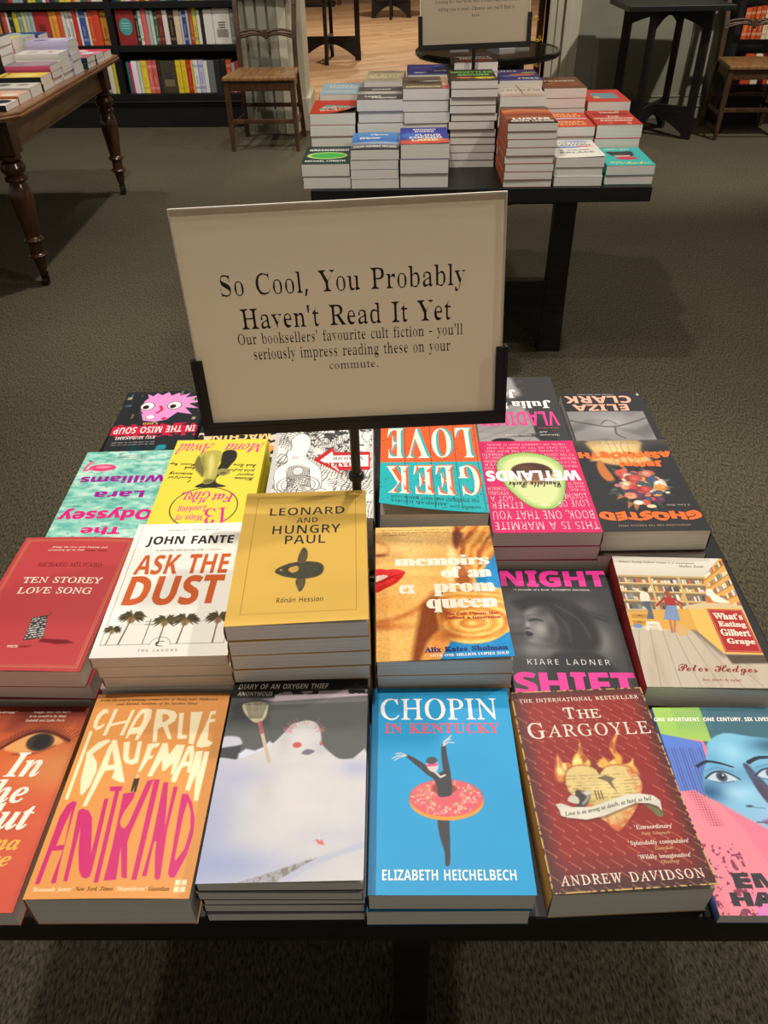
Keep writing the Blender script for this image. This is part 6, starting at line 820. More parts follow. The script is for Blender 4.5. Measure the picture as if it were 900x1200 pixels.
def art_night():
    A = Art((58, 57, 58), .6); g = lambda x, y, rx, ry, c, a=1: A.mix(a*np.exp(-(((A.X-x)/rx)**2+((A.Y-y)/ry)**2)), c)
    A.rect(-1, -1, 131, 34, (44, 43, 44), soft=2); g(14, 84, 14, 40, (100, 98, 98), .6); g(106, 118, 12, 26, (122, 120, 118), .85); g(98, 66, 16, 14, (96, 94, 94), .6); g(26, 132, 16, 10, (126, 123, 121), .8); g(44, 134, 12, 7, (108, 105, 104), .7)
    A.poly([(10, 58), (24, 50), (38, 46), (56, 48), (76, 55), (92, 72), (101, 94), (104, 114), (98, 129), (86, 134), (68, 132), (58, 125), (50, 112), (40, 84), (22, 72)], (40, 38, 40), 5, sm=3)
    A.mix(np.clip((A.noise(14, 3, sy=.5)-.45)*3, 0, 1)*np.exp(-((A.X-76)/26)**2-((A.Y-90)/32)**2)*.5, (84, 81, 80))
    A.line([(70, 58), (90, 74), (116, 88)], 3, (46, 45, 46), 2, sm=3).line([(78, 58), (100, 74), (118, 82)], 1.6, (50, 48, 50), 1.4, sm=3).line([(60, 62), (84, 84), (92, 112)], 2.4, (92, 89, 88), 2, sm=3, a=.5).line([(52, 66), (68, 92), (70, 118)], 2.4, (84, 82, 80), 2, sm=3, a=.5)
    A.poly([(24, 74), (34, 66), (46, 66), (55, 80), (58, 104), (52, 120), (38, 125), (28, 122), (24, 117), (22, 113), (20.5, 108), (22, 102), (21, 97), (25, 88)], (112, 109, 107), 3, sm=3)
    g(30, 78, 7, 6, (140, 137, 133), .7); g(40, 100, 9, 9, (156, 152, 147), .9); g(25, 93, 2.6, 7, (164, 160, 156), .8); g(28, 118, 6, 3, (128, 124, 121), .7); g(52, 104, 7, 16, (60, 58, 58), .9); g(47, 118, 9, 6, (66, 64, 64), .8); g(46, 72, 9, 8, (56, 54, 54), .8)
    g(33, 86, 8, 3.4, (66, 64, 64), .9); A.line([(28, 87.5), (35, 85.6), (43, 88)], 1.5, (28, 27, 28), .9, sm=3).line([(26, 80), (34, 78), (44, 80)], 2, (76, 74, 74), 1.6, sm=3, a=.8)
    g(24.5, 99.5, 3, 1.6, (48, 46, 47), .9); A.poly([(20.5, 106), (25, 104.4), (30, 108.5), (26, 111.6), (22, 111)], (36, 33, 35), .9, sm=3); g(24, 114, 4, 1.6, (70, 68, 68), .8)
    A.line([(-2, 110), (20, 108)], 3, (44, 43, 44), 3, a=.7).line([(-2, 90), (18, 88)], 5, (116, 113, 112), 4, a=.6)
    A.poly([(36, 204), (40, 146), (62, 134), (92, 135), (106, 148), (114, 166), (120, 204)], (38, 37, 39), 3, sm=2)
    p = (222, 54, 142)
    A.text('NIGHT', 1, 3, 129, 32, p, ox=.02).text('SHIFT', 1, 163, 129, 194, p, ox=.02)
    A.text("'A favourite of a book'", 15, 35.5, 58, 38.6, WHT, 'I', ox=.01).text('ELIZABETH MACNEAL', 61, 35.5, 106, 38.2, WHT, 'G', ox=-.02).text('KIARE LADNER', 18, 145, 107, 153, (206, 200, 194), ox=-.022, track=.1)
    return A
def art_shop():
    A = Art((206, 192, 168), .55); A.vgrad(0, (220, 212, 196), 33, (204, 196, 178))
    rr = random.Random(9); pal = [(214, 204, 180), (186, 92, 70), (130, 140, 146), (222, 208, 160), (150, 116, 76), (96, 110, 98), (232, 224, 206), (206, 168, 90), (80, 70, 70)]
    A.rect(-1, 33, 101, 95, (186, 156, 104))
    for y0, h_ in ((36, 9.6), (48.5, 11), (62, 12), (77, 12)):
        A.rect(-1, y0, 101, y0+h_, (124, 104, 76)); x = 0.
        while x < 99:
            w_ = rr.uniform(1.6, 4.2); q_ = rr.uniform(4, h_-1.5); A.rect(x, y0+h_-q_, x+w_-.5, y0+h_, rr.choice(pal), soft=.2); x += w_
        A.rect(-1, y0+h_, 101, y0+h_+1.4, (214, 182, 122))
    for x in (35.5, 69): A.rect(x, 33, x+2.6, 92, (206, 172, 110))
    A.poly([(100, 33), (127, 0), (134, -4), (134, 84), (99, 79), (97, 58)], (214, 160, 82))
    for k in range(5):
        y = 8+k*17; x = 102.; s_ = .95-.12*k
        while x < 130:
            yy = y+(127-x)*s_+4; q_ = rr.uniform(5, 9); A.poly([(x, yy), (x, yy-q_), (x+2.1, yy-q_-2*s_), (x+2.1, yy-2*s_)], rr.choice(pal), .2); x += 2.6
        A.line([(100, y+27*s_+5), (132, y-5*s_+5)], 1.4, (176, 116, 50))
    A.poly([(1, 94), (70, 86), (71, 120), (34, 119), (28, 112), (-2, 118)], (212, 160, 72)); A.rect(4, 97, 22, 103, (186, 130, 52)); A.rect(4, 107, 18, 113, (186, 130, 52)); A.ell(13, 99, 2.4, .9, (110, 76, 40)).ell(11, 109, 2.4, .9, (110, 76, 40))
    fl = [(-2, 119), (34, 120), (71, 120), (90, 156), (134, 150), (134, 204), (-2, 204)]
    A.poly(fl, (190, 176, 156), .5); q = A.edge(A.sdf(fl), .5)
    for x0, x1 in ((8, -6), (20, 14), (33, 34), (45, 54), (56, 74), (66, 96), (74, 116)): A.line([(x0, 120), (x1, 200)], .6, (132, 116, 98), a=.85)
    A.mix(q*np.clip((A.noise(16, 4, sx=1.6, sy=.4)-.5)*3, 0, 1)*.35, (160, 140, 120)); A.poly([(64, 119), (72, 119), (90, 152), (88, 158)], (96, 80, 62), 2, a=.6)
    A.poly([(70, 87), (88, 84), (91, 153), (71, 121)], (228, 180, 88), .3).poly([(66, 82), (92, 75), (134, 80), (134, 85), (88, 85.5), (69, 87.5)], (206, 184, 140), .3).poly([(90, 153), (134, 152), (134, 164), (94, 166)], (86, 72, 56), 1.5)
    A.poly([(88.2, 84), (129, 84), (132, 152), (90.4, 152)], (222, 176, 88), .3).poly([(89.6, 86), (127.6, 86), (130, 149.4), (91.8, 149.4)], (170, 38, 38), .3)
    A.line([(91, 87.6), (126.4, 87.6), (128.4, 147.6), (93, 147.8), (91, 87.6)], .5, (222, 160, 130))
    c = (240, 226, 202)
    for t, y, x0, x1 in (("What's", 91.5, 94, 125), ('Eating', 104.5, 96, 125), ('Gilbert', 116, 95, 126), ('Grape', 129.5, 98, 127)): A.text(t, x0, y, x1, y+10, c, 'B', ox=.014)
    # man at the shelves, woman in a red top, stool, bag, hen
    A.line([(26, 64), (15, 56)], 2.4, (226, 208, 180)).poly([(20.5, 64), (25, 60), (30, 64), (29, 76), (19, 78)], (224, 212, 190), .4, sm=2).poly([(19, 77), (29, 76), (28, 104), (20, 104), (24, 92)], (84, 96, 112), .4).ell(28, 57, 2.8, 4.2, (74, 52, 42), .5)
    A.line([(46, 71), (35, 83)], 2.6, (158, 44, 44)).line([(57, 71), (64, 79)], 2.6, (158, 44, 44)).poly([(45, 70), (52, 67), (58, 70), (57, 83), (46, 83)], (164, 46, 46), .4).poly([(46, 82), (57, 82), (56, 106), (38, 104)], (120, 142, 178), .5).ell(51.5, 63.5, 3.8, 4.6, (150, 74, 48), .5).line([(45, 104), (43, 123)], 2.6, (178, 112, 84)).line([(50, 105), (46, 122)], 2.4, (178, 112, 84))
    A.poly([(18, 108), (32, 107.5), (33, 121), (30, 121), (29, 112), (21, 112), (19, 121), (16, 121)], (226, 216, 194), .3).line([(18, 116), (32, 116)], 1.2, (226, 216, 194)).ell(8, 115, 5, 3.4, (110, 134, 166), .6)
    A.poly([(48, 116), (51, 110), (54, 112), (58, 110), (60, 117), (58.5, 127.5), (48, 127.5)], (206, 164, 104), .4).poly([(96, 57), (101, 52.5), (105, 56), (106, 62), (117, 73), (116, 76), (103, 75), (96, 68)], (232, 224, 206), .5, sm=2).poly([(92, 70), (98, 64), (100, 76), (92, 76)], (200, 110, 60), .6)
    A.text("'What's Eating Gilbert Grape is a masterpiece'", 6, 8, 96, 12, (60, 50, 40), 'I', ox=.008).text('- Markus Zusak', 73, 13.6, 105, 17, (60, 50, 40), 'I', ox=.008)
    A.text('Peter Hedges', 36, 168, 116, 182, (140, 44, 40), 'S', ox=.006).text('Boy. Book. & topper', 57, 187, 96, 191, (150, 70, 56), 'I', ox=.006)
    return A
def art_odyssey():
    A = Art((142, 200, 182), .8); n = A.noise(16, 3, 4, sy=2.2); A.mix(np.clip((n-.5)*5, 0, 1)*.7, (206, 226, 208)); A.mix(np.clip((.46-n)*5, 0, 1)*.7, (84, 164, 150)); A.mix(np.clip((A.noise(8, 8, 3, sy=2.5)-.6)*6, 0, 1)*.6, (60, 140, 128))
    p = (214, 30, 120); v = (150, 26, 140)
    A.text('The', 38, 8, 89, 24, p, ox=.016).text('Odyssey', 5, 36, 127, 65, p, ox=.016).text('Lara', 25, 85, 92, 101, v, ox=.016).text('Williams', 4, 119, 121, 137, v, ox=.016)
    A.ell(98, 158, 19, 8.5, (222, 60, 110)).ell(97, 159.5, 11, 3.6, (236, 130, 150)).line([(112, 156), (122, 152), (121, 164), (117, 170)], 4, (230, 90, 130), sm=3).ell(117, 172, 3.4, 3, (232, 110, 140)).line([(117, 174), (122, 177)], 1.6, (40, 40, 40))
    for y in (176, 181, 186): A.text("'Mordantly funny and dark as the deep'", 40, y, 84, y+2.6, (196, 110, 130), 'I', ox=.006)
    return A
def art_thirteen():
    A = Art((222, 206, 72), .8); p = (222, 44, 140); k = (34, 34, 30)
    A.ring(64, 40, 43, 42, 1.3, k)
    A.text('13', 30, 6, 60, 38, p, 'J', ox=-.01, rot=-6).text('Ways of', 62, 11, 98, 26, p, 'I', ox=.01, rot=-4).text('Looking', 60, 29, 97, 45, p, 'I', ox=.01, rot=-4).text('at a', 64, 46, 82, 55, p, 'S', ox=.012).text('Fat', 28, 50, 57, 68, p, 'I', ox=.012).text('GIRL', 60, 56, 98, 73, p, 'I', ox=.012)
    # dark figure seen through knotted gauze
    A.poly([(40, 166), (48, 172), (58, 168), (60, 152), (58, 138), (62, 122), (66, 112), (70, 98), (84, 84), (64, 82), (42, 84), (56, 92), (58, 104), (50, 116), (44, 132), (38, 150)], (46, 44, 38), .8, sm=3)
    A.poly([(90, 164), (76, 172), (62, 168), (59, 150), (61, 132), (58, 118), (60, 100), (64, 92), (71, 90), (76, 95), (75, 106), (79, 116), (90, 126), (93, 146)], (178, 168, 80), 1, sm=3)
    A.poly([(92, 158), (94, 138), (90, 124), (82, 112), (77, 106), (78, 124), (84, 140)], (112, 104, 58), 1.6, sm=3); A.poly([(74, 162), (68, 146), (66, 126), (68, 104), (72, 124), (76, 146)], (218, 206, 126), 2, sm=3, a=.8); A.poly([(84, 160), (80, 140), (74, 122), (80, 132), (88, 148)], (146, 136, 70), 1.4, sm=3)
    A.poly([(54, 126), (44, 122), (42, 114), (50, 108), (57, 112), (60, 120)], (150, 140, 84), 1, sm=3); A.poly([(52, 118), (46, 116), (50, 112), (56, 114)], (96, 90, 54), 1, sm=3); A.poly([(60, 98), (64, 92), (72, 92), (74, 98), (68, 102)], (120, 112, 64), 1.4, sm=3)
    A.text('Mona', 2, 165, 58, 188, p, 'I', ox=.004, shear=.2).text('Awad', 74, 162, 127, 190, p, 'I', ox=.004, shear=.2)
    for i, t in enumerate(('A', 'beautiful', 'necessary', 'book', 'Roxane Gay')): A.text(t, 92, 92+i*10.5, 92+4*len(t)*.9, 100+i*10.5, k, 'S', ox=.006, rot=4)
    for i, t in enumerate(('Hilarious', 'poignant', 'pitch perfect', 'Irish Times')): A.text(t, 8, 96+i*10.5, 8+2.9*len(t), 104+i*10.5, k, 'S', ox=.006, rot=4)
    return A
def art_line():
    A = Art((232, 228, 218), .7); k = (58, 56, 56); rr = random.Random(8)
    hz = np.sin(A.X*1.5+A.Y*.5+A.noise(26, 2)*22); A.mix((hz > .55)*(A.noise(20, 5) > .42)*.75, (80, 78, 76)); A.mix((np.sin(A.Y*1.7-A.X*.6+A.noise(30, 8)*20) > .6)*(A.noise(24, 11) > .55)*.8, (60, 58, 58))
    # swirling pen lines
    for i in range(90):
        x, y = rr.uniform(0, 130), rr.uniform(0, 199); a = rr.uniform(0, 6.28); P = [(x, y)]
        for j in range(5): a += rr.uniform(-.7, .7); x += 7*math.cos(a); y += 7*math.sin(a); P.append((x, y))
        A.line(P, rr.uniform(.5, 1.1), k, sm=3, a=.85)
        if i % 3 == 0:
            for q in range(3): A.line([(px+1.6*(q+1), py+.6*q) for px, py in P], .4, k, sm=3, a=.8)
    A.mix((A.noise(7, 6, 4) > .62)*((A.Y > 128))*(A.X < 92)*.85, (46, 44, 46)); A.mix((np.sin(A.X*2.4+A.noise(14, 2)*9) > .3)*np.exp(-((A.X-50)/18)**2-((A.Y-160)/18)**2), (70, 68, 68))
    W_ = (236, 232, 224)
    body = [(120, 60), (124, 100), (110, 118), (112, 140), (106, 150), (108, 172), (96, 186), (84, 176), (82, 152), (86, 132), (78, 118), (66, 100), (64, 62), (76, 62), (80, 96), (90, 108), (104, 108), (108, 92), (106, 60)]
    A.poly(body, W_, sm=3).line(body+[body[0]], .7, k, sm=3)
    A.poly([(82, 104), (84, 88), (92, 80), (102, 82), (108, 96), (104, 108), (94, 112)], (196, 190, 182), sm=3); A.mix((A.sdf(A.curve([(80, 104), (82, 86), (92, 78), (104, 80), (110, 98), (104, 110)], 3)) < 0)*(np.sin(A.X*3) > .2)*.7, k)
    A.ell(94.5, 98, 6.5, 8.5, W_).ring(94.5, 98, 6.5, 8.5, .6, k); 
    for dx in (-2.6, 2.6): A.line([(94.5+dx-1.4, 99), (94.5+dx+1.4, 99)], .7, k)
    A.line([(92.6, 93), (96.4, 93)], .7, k).line([(94.5, 98), (94.5, 95.6)], .5, k)
    A.ring(92, 68, 26, 20, .8, k).ring(92, 68, 21, 16, .5, k)
    for t in range(20): A.line([(92+16*math.cos(t*.31), 68+12*math.sin(t*.31)), (92+20*math.cos(t*.31), 68+15*math.sin(t*.31))], .5, k)
    A.ell(100, 128, 3, 2.6, (206, 200, 192)).ring(100, 128, 4, 3.4, .4, k)
    # red arrow with the title
    r = (190, 36, 40)
    A.poly([(77, 122), (53, 150), (49, 139), (4, 138), (4, 97), (46, 98), (33, 84)], r); A.poly([(68, 121), (53, 141), (51, 131), (6, 131), (6, 105), (47, 106), (43, 97)], W_)
    A.text('DARK', 24, 106, 62, 115, r, 'B', ox=.012).text('MEMOIR', 12, 120, 52, 128, k, 'B', ox=-.01)
    A.rect(-1, -1, 1.5, 200, (210, 206, 200)).rect(124, -1, 131, 200, (196, 192, 186))
    return A
def art_geek():
    A = Art((34, 168, 172), .7); A.poly([(-1, 106)]+[(x, 107+1.2*math.sin(x*1.2)) for x in range(0, 131, 1)]+[(131, 107), (131, 200), (-1, 200)], (226, 92, 42))
    w_ = (238, 228, 208); o = (226, 92, 42); t_ = (34, 168, 172)
    def big(s, x0, x1, y0, y1, sh, **k):
        A.text(s, x0-3, y0+2, x1-3, y1+2, sh, 'B', ox=-.004, **k); A.text(s, x0, y0, x1, y1, w_, 'B', ox=-.004, **k)
    for s_, x0, x1 in (('G', 6, 32), ('E', 38, 60), ('E', 64, 88), ('K', 94, 122)): big(s_, x0, x1, 33, 98, o)
    for s_, x0, x1 in (('L', 8, 30), ('O', 36, 62), ('V', 66, 96), ('E', 100, 121)): big(s_, x0, x1, 116, 188, t_)
    A.text("THE STRANGEST AND MOST MARVELLOUS", 10, 20, 116, 27, INK, 'G', ox=-.022).text("AMERICAN NOVELS", 50, 10, 116, 16, INK, 'G', ox=-.022).text('KATHERINE DUNN', 10, 7, 46, 12, INK, 'G', ox=-.022)
    for x in (3, 31, 63, 97): A.line([(x, 4), (x+1.2, 100), (x, 198)], .6, (46, 50, 50))
    A.mix((A.noise(2.2, 3, 2) > .76)*.7, (60, 60, 56)); A.rect(-1, -1, 131, 2.5, (34, 160, 164))
    return A
def art_avocado():
    A = Art((206, 40, 96), .75); w_ = (238, 222, 218)
    rows = [('THIS IS A MARMITE', 2, 6, 126, 21, .97), ('BOOK. ONE THAT YOU', 4, 25, 126, 43, 1), ('EITHER', 88, 47, 126, 60, 1), ('LOVE OR', 6, 49, 44, 64, 1), ('GOT A', 98, 62, 126, 73, 1), ('LOATHE', 6, 66, 34, 78, 1), ('STRONG', 102, 75, 127, 83, 1), ('STOMACH', 102, 85, 127, 92, 1)]
    for s_, x0, y0, x1, y1, q in rows: A.text(s_, x0, y0, x1, y1, w_, 'G', ox=-.034)
    for i, s_ in enumerate(('YOU MIGHT', 'HAVE TO', 'READ IT')): A.text(s_, 4, 82+i*7, 24, 87+i*7, w_, 'G', ox=-.034)
    for i, s_ in enumerate(('IF YOU', 'EVER', 'WONDERED', 'WHAT LIES', 'BENEATH')): A.text(s_, 106-i*1.5, 131+i*8, 127, 137+i*8, w_, 'G', ox=-.034)
    for i, s_ in enumerate(('THEM OR HOLD', 'THIS IS A STORY', 'NOBODY TOLD', 'TO THE WHOLE')): A.text(s_, 4, 134+i*9, 26+i*6, 140+i*9, w_, 'G', ox=-.034)
    for i, s_ in enumerate(('IT IS A NOVEL ABOUT THE BODY AND', 'ALL THAT WE TRY SO HARD TO HIDE', 'UNTIL WE CANNOT HIDE IT AGAIN')): A.text(s_, 8+i*2, 171+i*8, 122-i*2, 176+i*8, w_, 'G', ox=-.034)
    out = [(56, 46), (72, 48), (86, 62), (102, 92), (110, 124), (108, 148), (94, 164), (70, 170), (46, 164), (30, 150), (24, 132), (26, 104), (34, 70), (44, 52)]
    A.poly([(67+(x-67)*1.03, 106+(y-106)*1.02) for x, y in out], (84, 108, 50), .6, sm=3).poly(out, (158, 188, 108), .8, sm=3); inn = [(67+(x-67)*.86, 104+(y-104)*.88) for x, y in out]; A.poly(inn, (206, 214, 152), 4, sm=3)
    A.ell(66, 126, 27, 20, (72, 46, 38), 1).ell(64, 112, 22, 14, (150, 96, 76), 5, a=.8).ell(74, 134, 12, 7, (100, 66, 52), 4, a=.8); A.ell(60, 53, 5, 2, (250, 240, 190), 1.5)
    A.text('WETLANDS', 5, 104, 127, 128, (246, 244, 236), 'G', ox=.022).text('Charlotte Roche', 33, 90, 99, 103, (34, 24, 24), 'S', ox=.008)
    return A
def art_flowers():
    A = Art((44, 44, 46), .75); rr = random.Random(6)
    A.poly([(36, 199), (40, 170), (30, 150), (44, 140), (80, 138), (104, 148), (112, 150), (104, 170), (106, 199)], (206, 168, 104), 3, sm=3); A.mix(np.exp(-((A.X-72)/26)**2-((A.Y-180)/20)**2)*.8, (232, 206, 150)); A.mix(((A.Y > 140))*np.exp(-((A.X-66)/22)**2)*np.clip(np.sin(A.X*.7+A.noise(20, 2)*5)-.3, 0, 1)*.5, (130, 88, 50)); A.mix(np.clip((A.Y-180)/19, 0, 1)*.5, (110, 100, 84))
    A.poly([(98, 150), (106, 140), (106, 116), (98, 100), (90, 106), (94, 130)], (188, 112, 60), 1.5, sm=3)
    pal = [(206, 92, 76), (226, 140, 106), (196, 70, 66), (232, 206, 176), (70, 84, 110), (224, 150, 70), (96, 60, 84), (60, 92, 100), (238, 220, 200), (200, 110, 120)]
    for k in range(34):
        a = rr.uniform(0, 6.28); q = rr.uniform(.9, 1.45); A.poly([(62+24*q*math.cos(a), 92+30*q*math.sin(a)), (62+34*q*math.cos(a+.1), 92+42*q*math.sin(a+.1)), (62+26*q*math.cos(a+.2), 92+31*q*math.sin(a+.2))], rr.choice([(72, 84, 78), (96, 104, 96), (60, 70, 64), (190, 120, 70)]), .6, a=.8)
    for k in range(70):
        a = rr.uniform(0, 6.28); q = rr.uniform(0, 1)**.5; x, y = 62+30*q*math.cos(a), 92+36*q*math.sin(a); r = rr.uniform(4, 9.5); c = np.array(rr.choice(pal)); A.ell(x, y, r, r*.85, c*.72, .7)
        for j in range(5): b = j*1.257+k; A.ell(x+r*.4*math.cos(b), y+r*.36*math.sin(b), r*.48, r*.42, c*(.9+.05*j), .6)
        A.ell(x+r*.1, y+r*.1, r*.3, r*.22, c*.82, .9)
    
    for cx, cy, r, c0 in ((64, 108, 12, (204, 88, 78)), (46, 118, 10, (222, 140, 120)), (78, 96, 8, (226, 196, 160)), (56, 84, 10, (198, 78, 74))):
        for k in range(9): t = k*2.4; q = r*(1-k/10); A.ell(cx+q*.35*math.cos(t), cy+q*.3*math.sin(t), q*.75, q*.6, np.array(c0)*(.72+.05*k), .6, rot=k*40)
    A.ell(30, 76, 3, 2, (240, 226, 200)).ell(72, 56, 6, 4.5, (236, 224, 200)).ell(58, 48, 6, 3.4, (230, 206, 160))
    o = (232, 108, 44)
    wob = lambda u, v: (u, v+1.6*np.sin(u*.22))
    A.text('GHOSTED', 2, 21, 127, 38, o, 'G', ox=.04, warp=wob).text('JENN', 18, 134, 76, 149, o, 'G', ox=.045, warp=wob).text('ASHWORTH', 0, 154, 126, 170, o, 'G', ox=.045, warp=wob)
    A.text('SHORTLISTED FOR THE PORTICO PRIZE', 22, 9, 108, 12.4, (190, 150, 110), 'G', ox=-.02, track=.08).text('A Love Story', 9, 48, 39, 52, (206, 196, 180), 'I')
    A.text("'Haunting, funny and full of love'", 40, 184, 100, 188, (226, 216, 196), 'I').text("'A marvel'", 60, 191, 88, 195, (226, 216, 196), 'I')
    return A
def art_neon():
    A = Art((38, 40, 44), .8); rr = random.Random(12)
    for k in range(60):
        x, y = rr.uniform(0, 130), rr.uniform(95, 199); A.rect(x, y, x+rr.uniform(2, 8), y+rr.uniform(4, 16), rr.choice([(70, 84, 90), (140, 120, 80), (60, 60, 66), (180, 110, 80), (90, 130, 140), (50, 50, 54), (200, 190, 160)]), a=.7)
    for k in range(26): x, y = rr.uniform(0, 130), rr.uniform(0, 34); A.ell(x, y, rr.uniform(3, 8), rr.uniform(3, 12), rr.choice([(40, 140, 150), (30, 90, 100), (60, 150, 110), (24, 50, 60)]), 1, a=.8)
    A.rect(60, 0, 126, 7, (110, 180, 120)); A.rect(84, 1, 104, 6, (224, 214, 200)); A.rect(-1, 36, 131, 62, (40, 42, 46), a=.75)
    # pink face with flying hair
    f = [(98, 142), (97, 168), (92, 178), (96, 192), (86, 184), (80, 194), (72, 186), (62, 196), (56, 184), (44, 193), (42, 182), (26, 190), (32, 176), (8, 182), (24, 168), (2, 162), (24, 156), (6, 140), (28, 144), (14, 122), (38, 130), (52, 108), (70, 103), (88, 108)]
    A.poly(f, (222, 142, 196), .6)
    for x in (89, 46): A.ell(x, 152, 11, 12, (236, 228, 222)).ring(x, 152, 11, 12, 1, INK).ell(x+2, 149, 5, 6, INK)
    A.line([(68, 150), (64, 140), (70, 130)], 4.5, (196, 40, 70), sm=3).ell(78, 118, 7, 7, (240, 226, 226)).ring(78, 118, 7, 7, 1, (150, 60, 120)).ell(56, 112, 4, 4, (196, 50, 90)).line([(92, 128), (96, 136)], 1, INK)
    r = (196, 32, 62); A.poly([(-1, 69), (131, 67), (131, 93), (-1, 89)], r); A.mix((A.noise(6, 5) > .55)*((A.Y > 60) & (A.Y < 70) | (A.Y > 90) & (A.Y < 97)), r)
    A.text('IN THE MISO SOUP', 3, 71, 126, 89, (244, 232, 226), 'G', ox=-.008).text('RYU MURAKAMI', 60, 54, 119, 63, (226, 214, 206), 'G', ox=-.006).text('1,000', 62, 96, 86, 102, (226, 190, 70), 'G', ox=-.01)
    for y in (38, 44): A.text('Takes the reader deep into the Tokyo night', 58, y, 122, y+3.4, (206, 200, 196), 'I')
    return A
def art_beats():
    A = Art((40, 38, 38), 1.2); A.mix((A.noise(18, 4) > .52)*((A.Y < 60) & (A.X < 70)), (226, 150, 60)); A.mix((A.noise(14, 7) > .6)*(A.Y < 70), (214, 200, 180))
    A.text('BEATS THE', 20, 24, 120, 42, (232, 196, 130), 'G', ox=.01).text('MACHINE', 20, 48, 120, 66, (232, 196, 130), 'G', ox=.01)
    return A
def art_vlad():
    A = Art((58, 57, 58), .75); A.poly([(44, 34), (60, 26), (132, 22), (132, 92), (104, 104), (60, 110), (52, 90), (48, 60)], (142, 138, 136), 3, sm=3); A.poly([(128, 30), (76, 20), (50, 20), (48, -2), (132, -2)], (150, 146, 146), 2, sm=2); A.poly([(40, 0), (48, 40), (44, 70), (28, 60), (16, 0)], (48, 47, 48), 1.5, sm=2); A.mix(np.clip(np.sin(A.X*.2+A.Y*.28+A.noise(40, 3)*6)-.3, 0, 1)*(A.X > 46)*.4, (104, 100, 100))
    A.poly([(56, 140), (90, 132), (132, 136), (132, 202), (70, 202), (60, 170)], (150, 146, 144), 4, sm=3); A.ell(96, 8, 17, 9, (30, 29, 30))
    p = (230, 66, 138)
    A.text('VLADIMIR', 8, 50, 128, 90, p, 'G', ox=.0).text('Julia', 12, 100, 72, 124, (238, 232, 226), 'B', ox=.012).text('May', 78, 100, 112, 122, (238, 232, 226), 'B', ox=.012).text('Jonas', 62, 132, 122, 158, (238, 232, 226), 'B', ox=.012)
    A.text("'Deliciously", 14, 22, 42, 27, WHT, 'I').text("dark'", 30, 30, 42, 34, WHT, 'I').text("'Funny, dazzling'", 54, 22, 92, 27, WHT, 'I').text('THE BESTSELLER', 12, 42, 42, 45, (222, 90, 120), 'G', ox=-.02)
    return A
def art_wave():
    A = Art((42, 41, 42), .75); A.rect(10, -1, 131, 138, (132, 129, 128)); A.mix(((A.Y < 138) & (A.X > 10))*np.clip(np.sin(A.Y*.12+np.sin(A.X*.05)*2+A.noise(50, 3)*5), 0, 1)*.6, (84, 82, 82)); A.mix(((A.Y < 138) & (A.X > 10))*np.exp(-((A.X-70)/30)**2-((A.Y-100)/24)**2)*.6, (190, 186, 182))
    A.line([(131, 112), (100, 100), (70, 92), (40, 102), (10, 118)], 2.2, (60, 58, 58), 1.6, sm=3).line([(60, 100), (72, 112), (84, 100)], 1.6, (70, 68, 68), 1.4, sm=3).line([(56, 60), (66, 72), (64, 90)], 2, (64, 62, 62), 1.4, sm=3)
    c = (236, 172, 146); A.text('ELIZA', 30, 140, 118, 160, c, 'G', ox=.008).text('CLARK', 20, 164, 126, 187, c, 'G', ox=.008).text("'A ferocious, funny debut' Guardian", 44, 190, 104, 193, WHT, 'I')
    A.text('ff', 4, 188, 8, 194, WHT, 'G')
    return A

# ------------------------------------------------------------------ the room
def struct(name, o): return tag(o, kind='structure')
def sbox(name, x0, x1, y0, y1, z0, z1, m, parent=None, bevel=0):
    mb = MB(); mb.box(x0, x1, y0, y1, z0, z1); o = mb.build(name, m, parent, bevel); o['kind'] = 'structure'; return o
sbox('floor', -7, 7, -4, 6.7, -.1, 0, M['carpet'])
sbox('floor_wood', -7, 7, 6.7, 18, -.1, 0, M['wood'])
sbox('ceiling', -7, 7, -4, 18, 3.0, 3.1, M['white'])
sbox('wall_far', -7, 7, 18, 18.1, 0, 3, M['cream'])
sbox('wall_back_left', -7, -.60, 6.87, 6.99, 0, 3, M['grey'])
sbox('wall_back_right', 1.46, 7, 6.47, 6.6, 0, 3, M['grey'])
def skirting(name, x0, x1, y, m):
    mb = MB(); mb.box(x0, x1, y-.022, y, 0, .085); mb.box(x0, x1, y-.03, y, .078, .09); mb.box(x0, x1, y-.014, y, .09, .15); mb.box(x0, x1, y-.02, y, .146, .156)
    o = mb.build(name, m, bevel=.003); o['kind'] = 'structure'; return o
skirting('baseboard_right', 1.48, 2.5, 6.47, M['grey'])
# grey fluted pilaster and cream lining at the left of the opening
mb = MB(); mb.box(-.95, -.66, 6.22, 6.87, 0, 3)
for k in range(4): mb.box(-.945+k*.075, -.885+k*.075, 6.195, 6.22, .0, 3)
mb.box(-.95, -.66, 6.20, 6.22, 0, .16); o = mb.build('trim_1', M['grey'], bevel=.004); o['kind'] = 'structure'
mb = MB(); mb.box(-.66, -.60, 6.19, 6.87, 0, 3); mb.box(-.60, -.565, 6.21, 6.87, 0, 3); mb.box(-.565, -.50, 6.30, 6.72, 0, 3); mb.box(-.60, -.47, 6.28, 6.72, 0, .22)
o = mb.build('trim_2', M['cream'], bevel=.004); o['kind'] = 'structure'
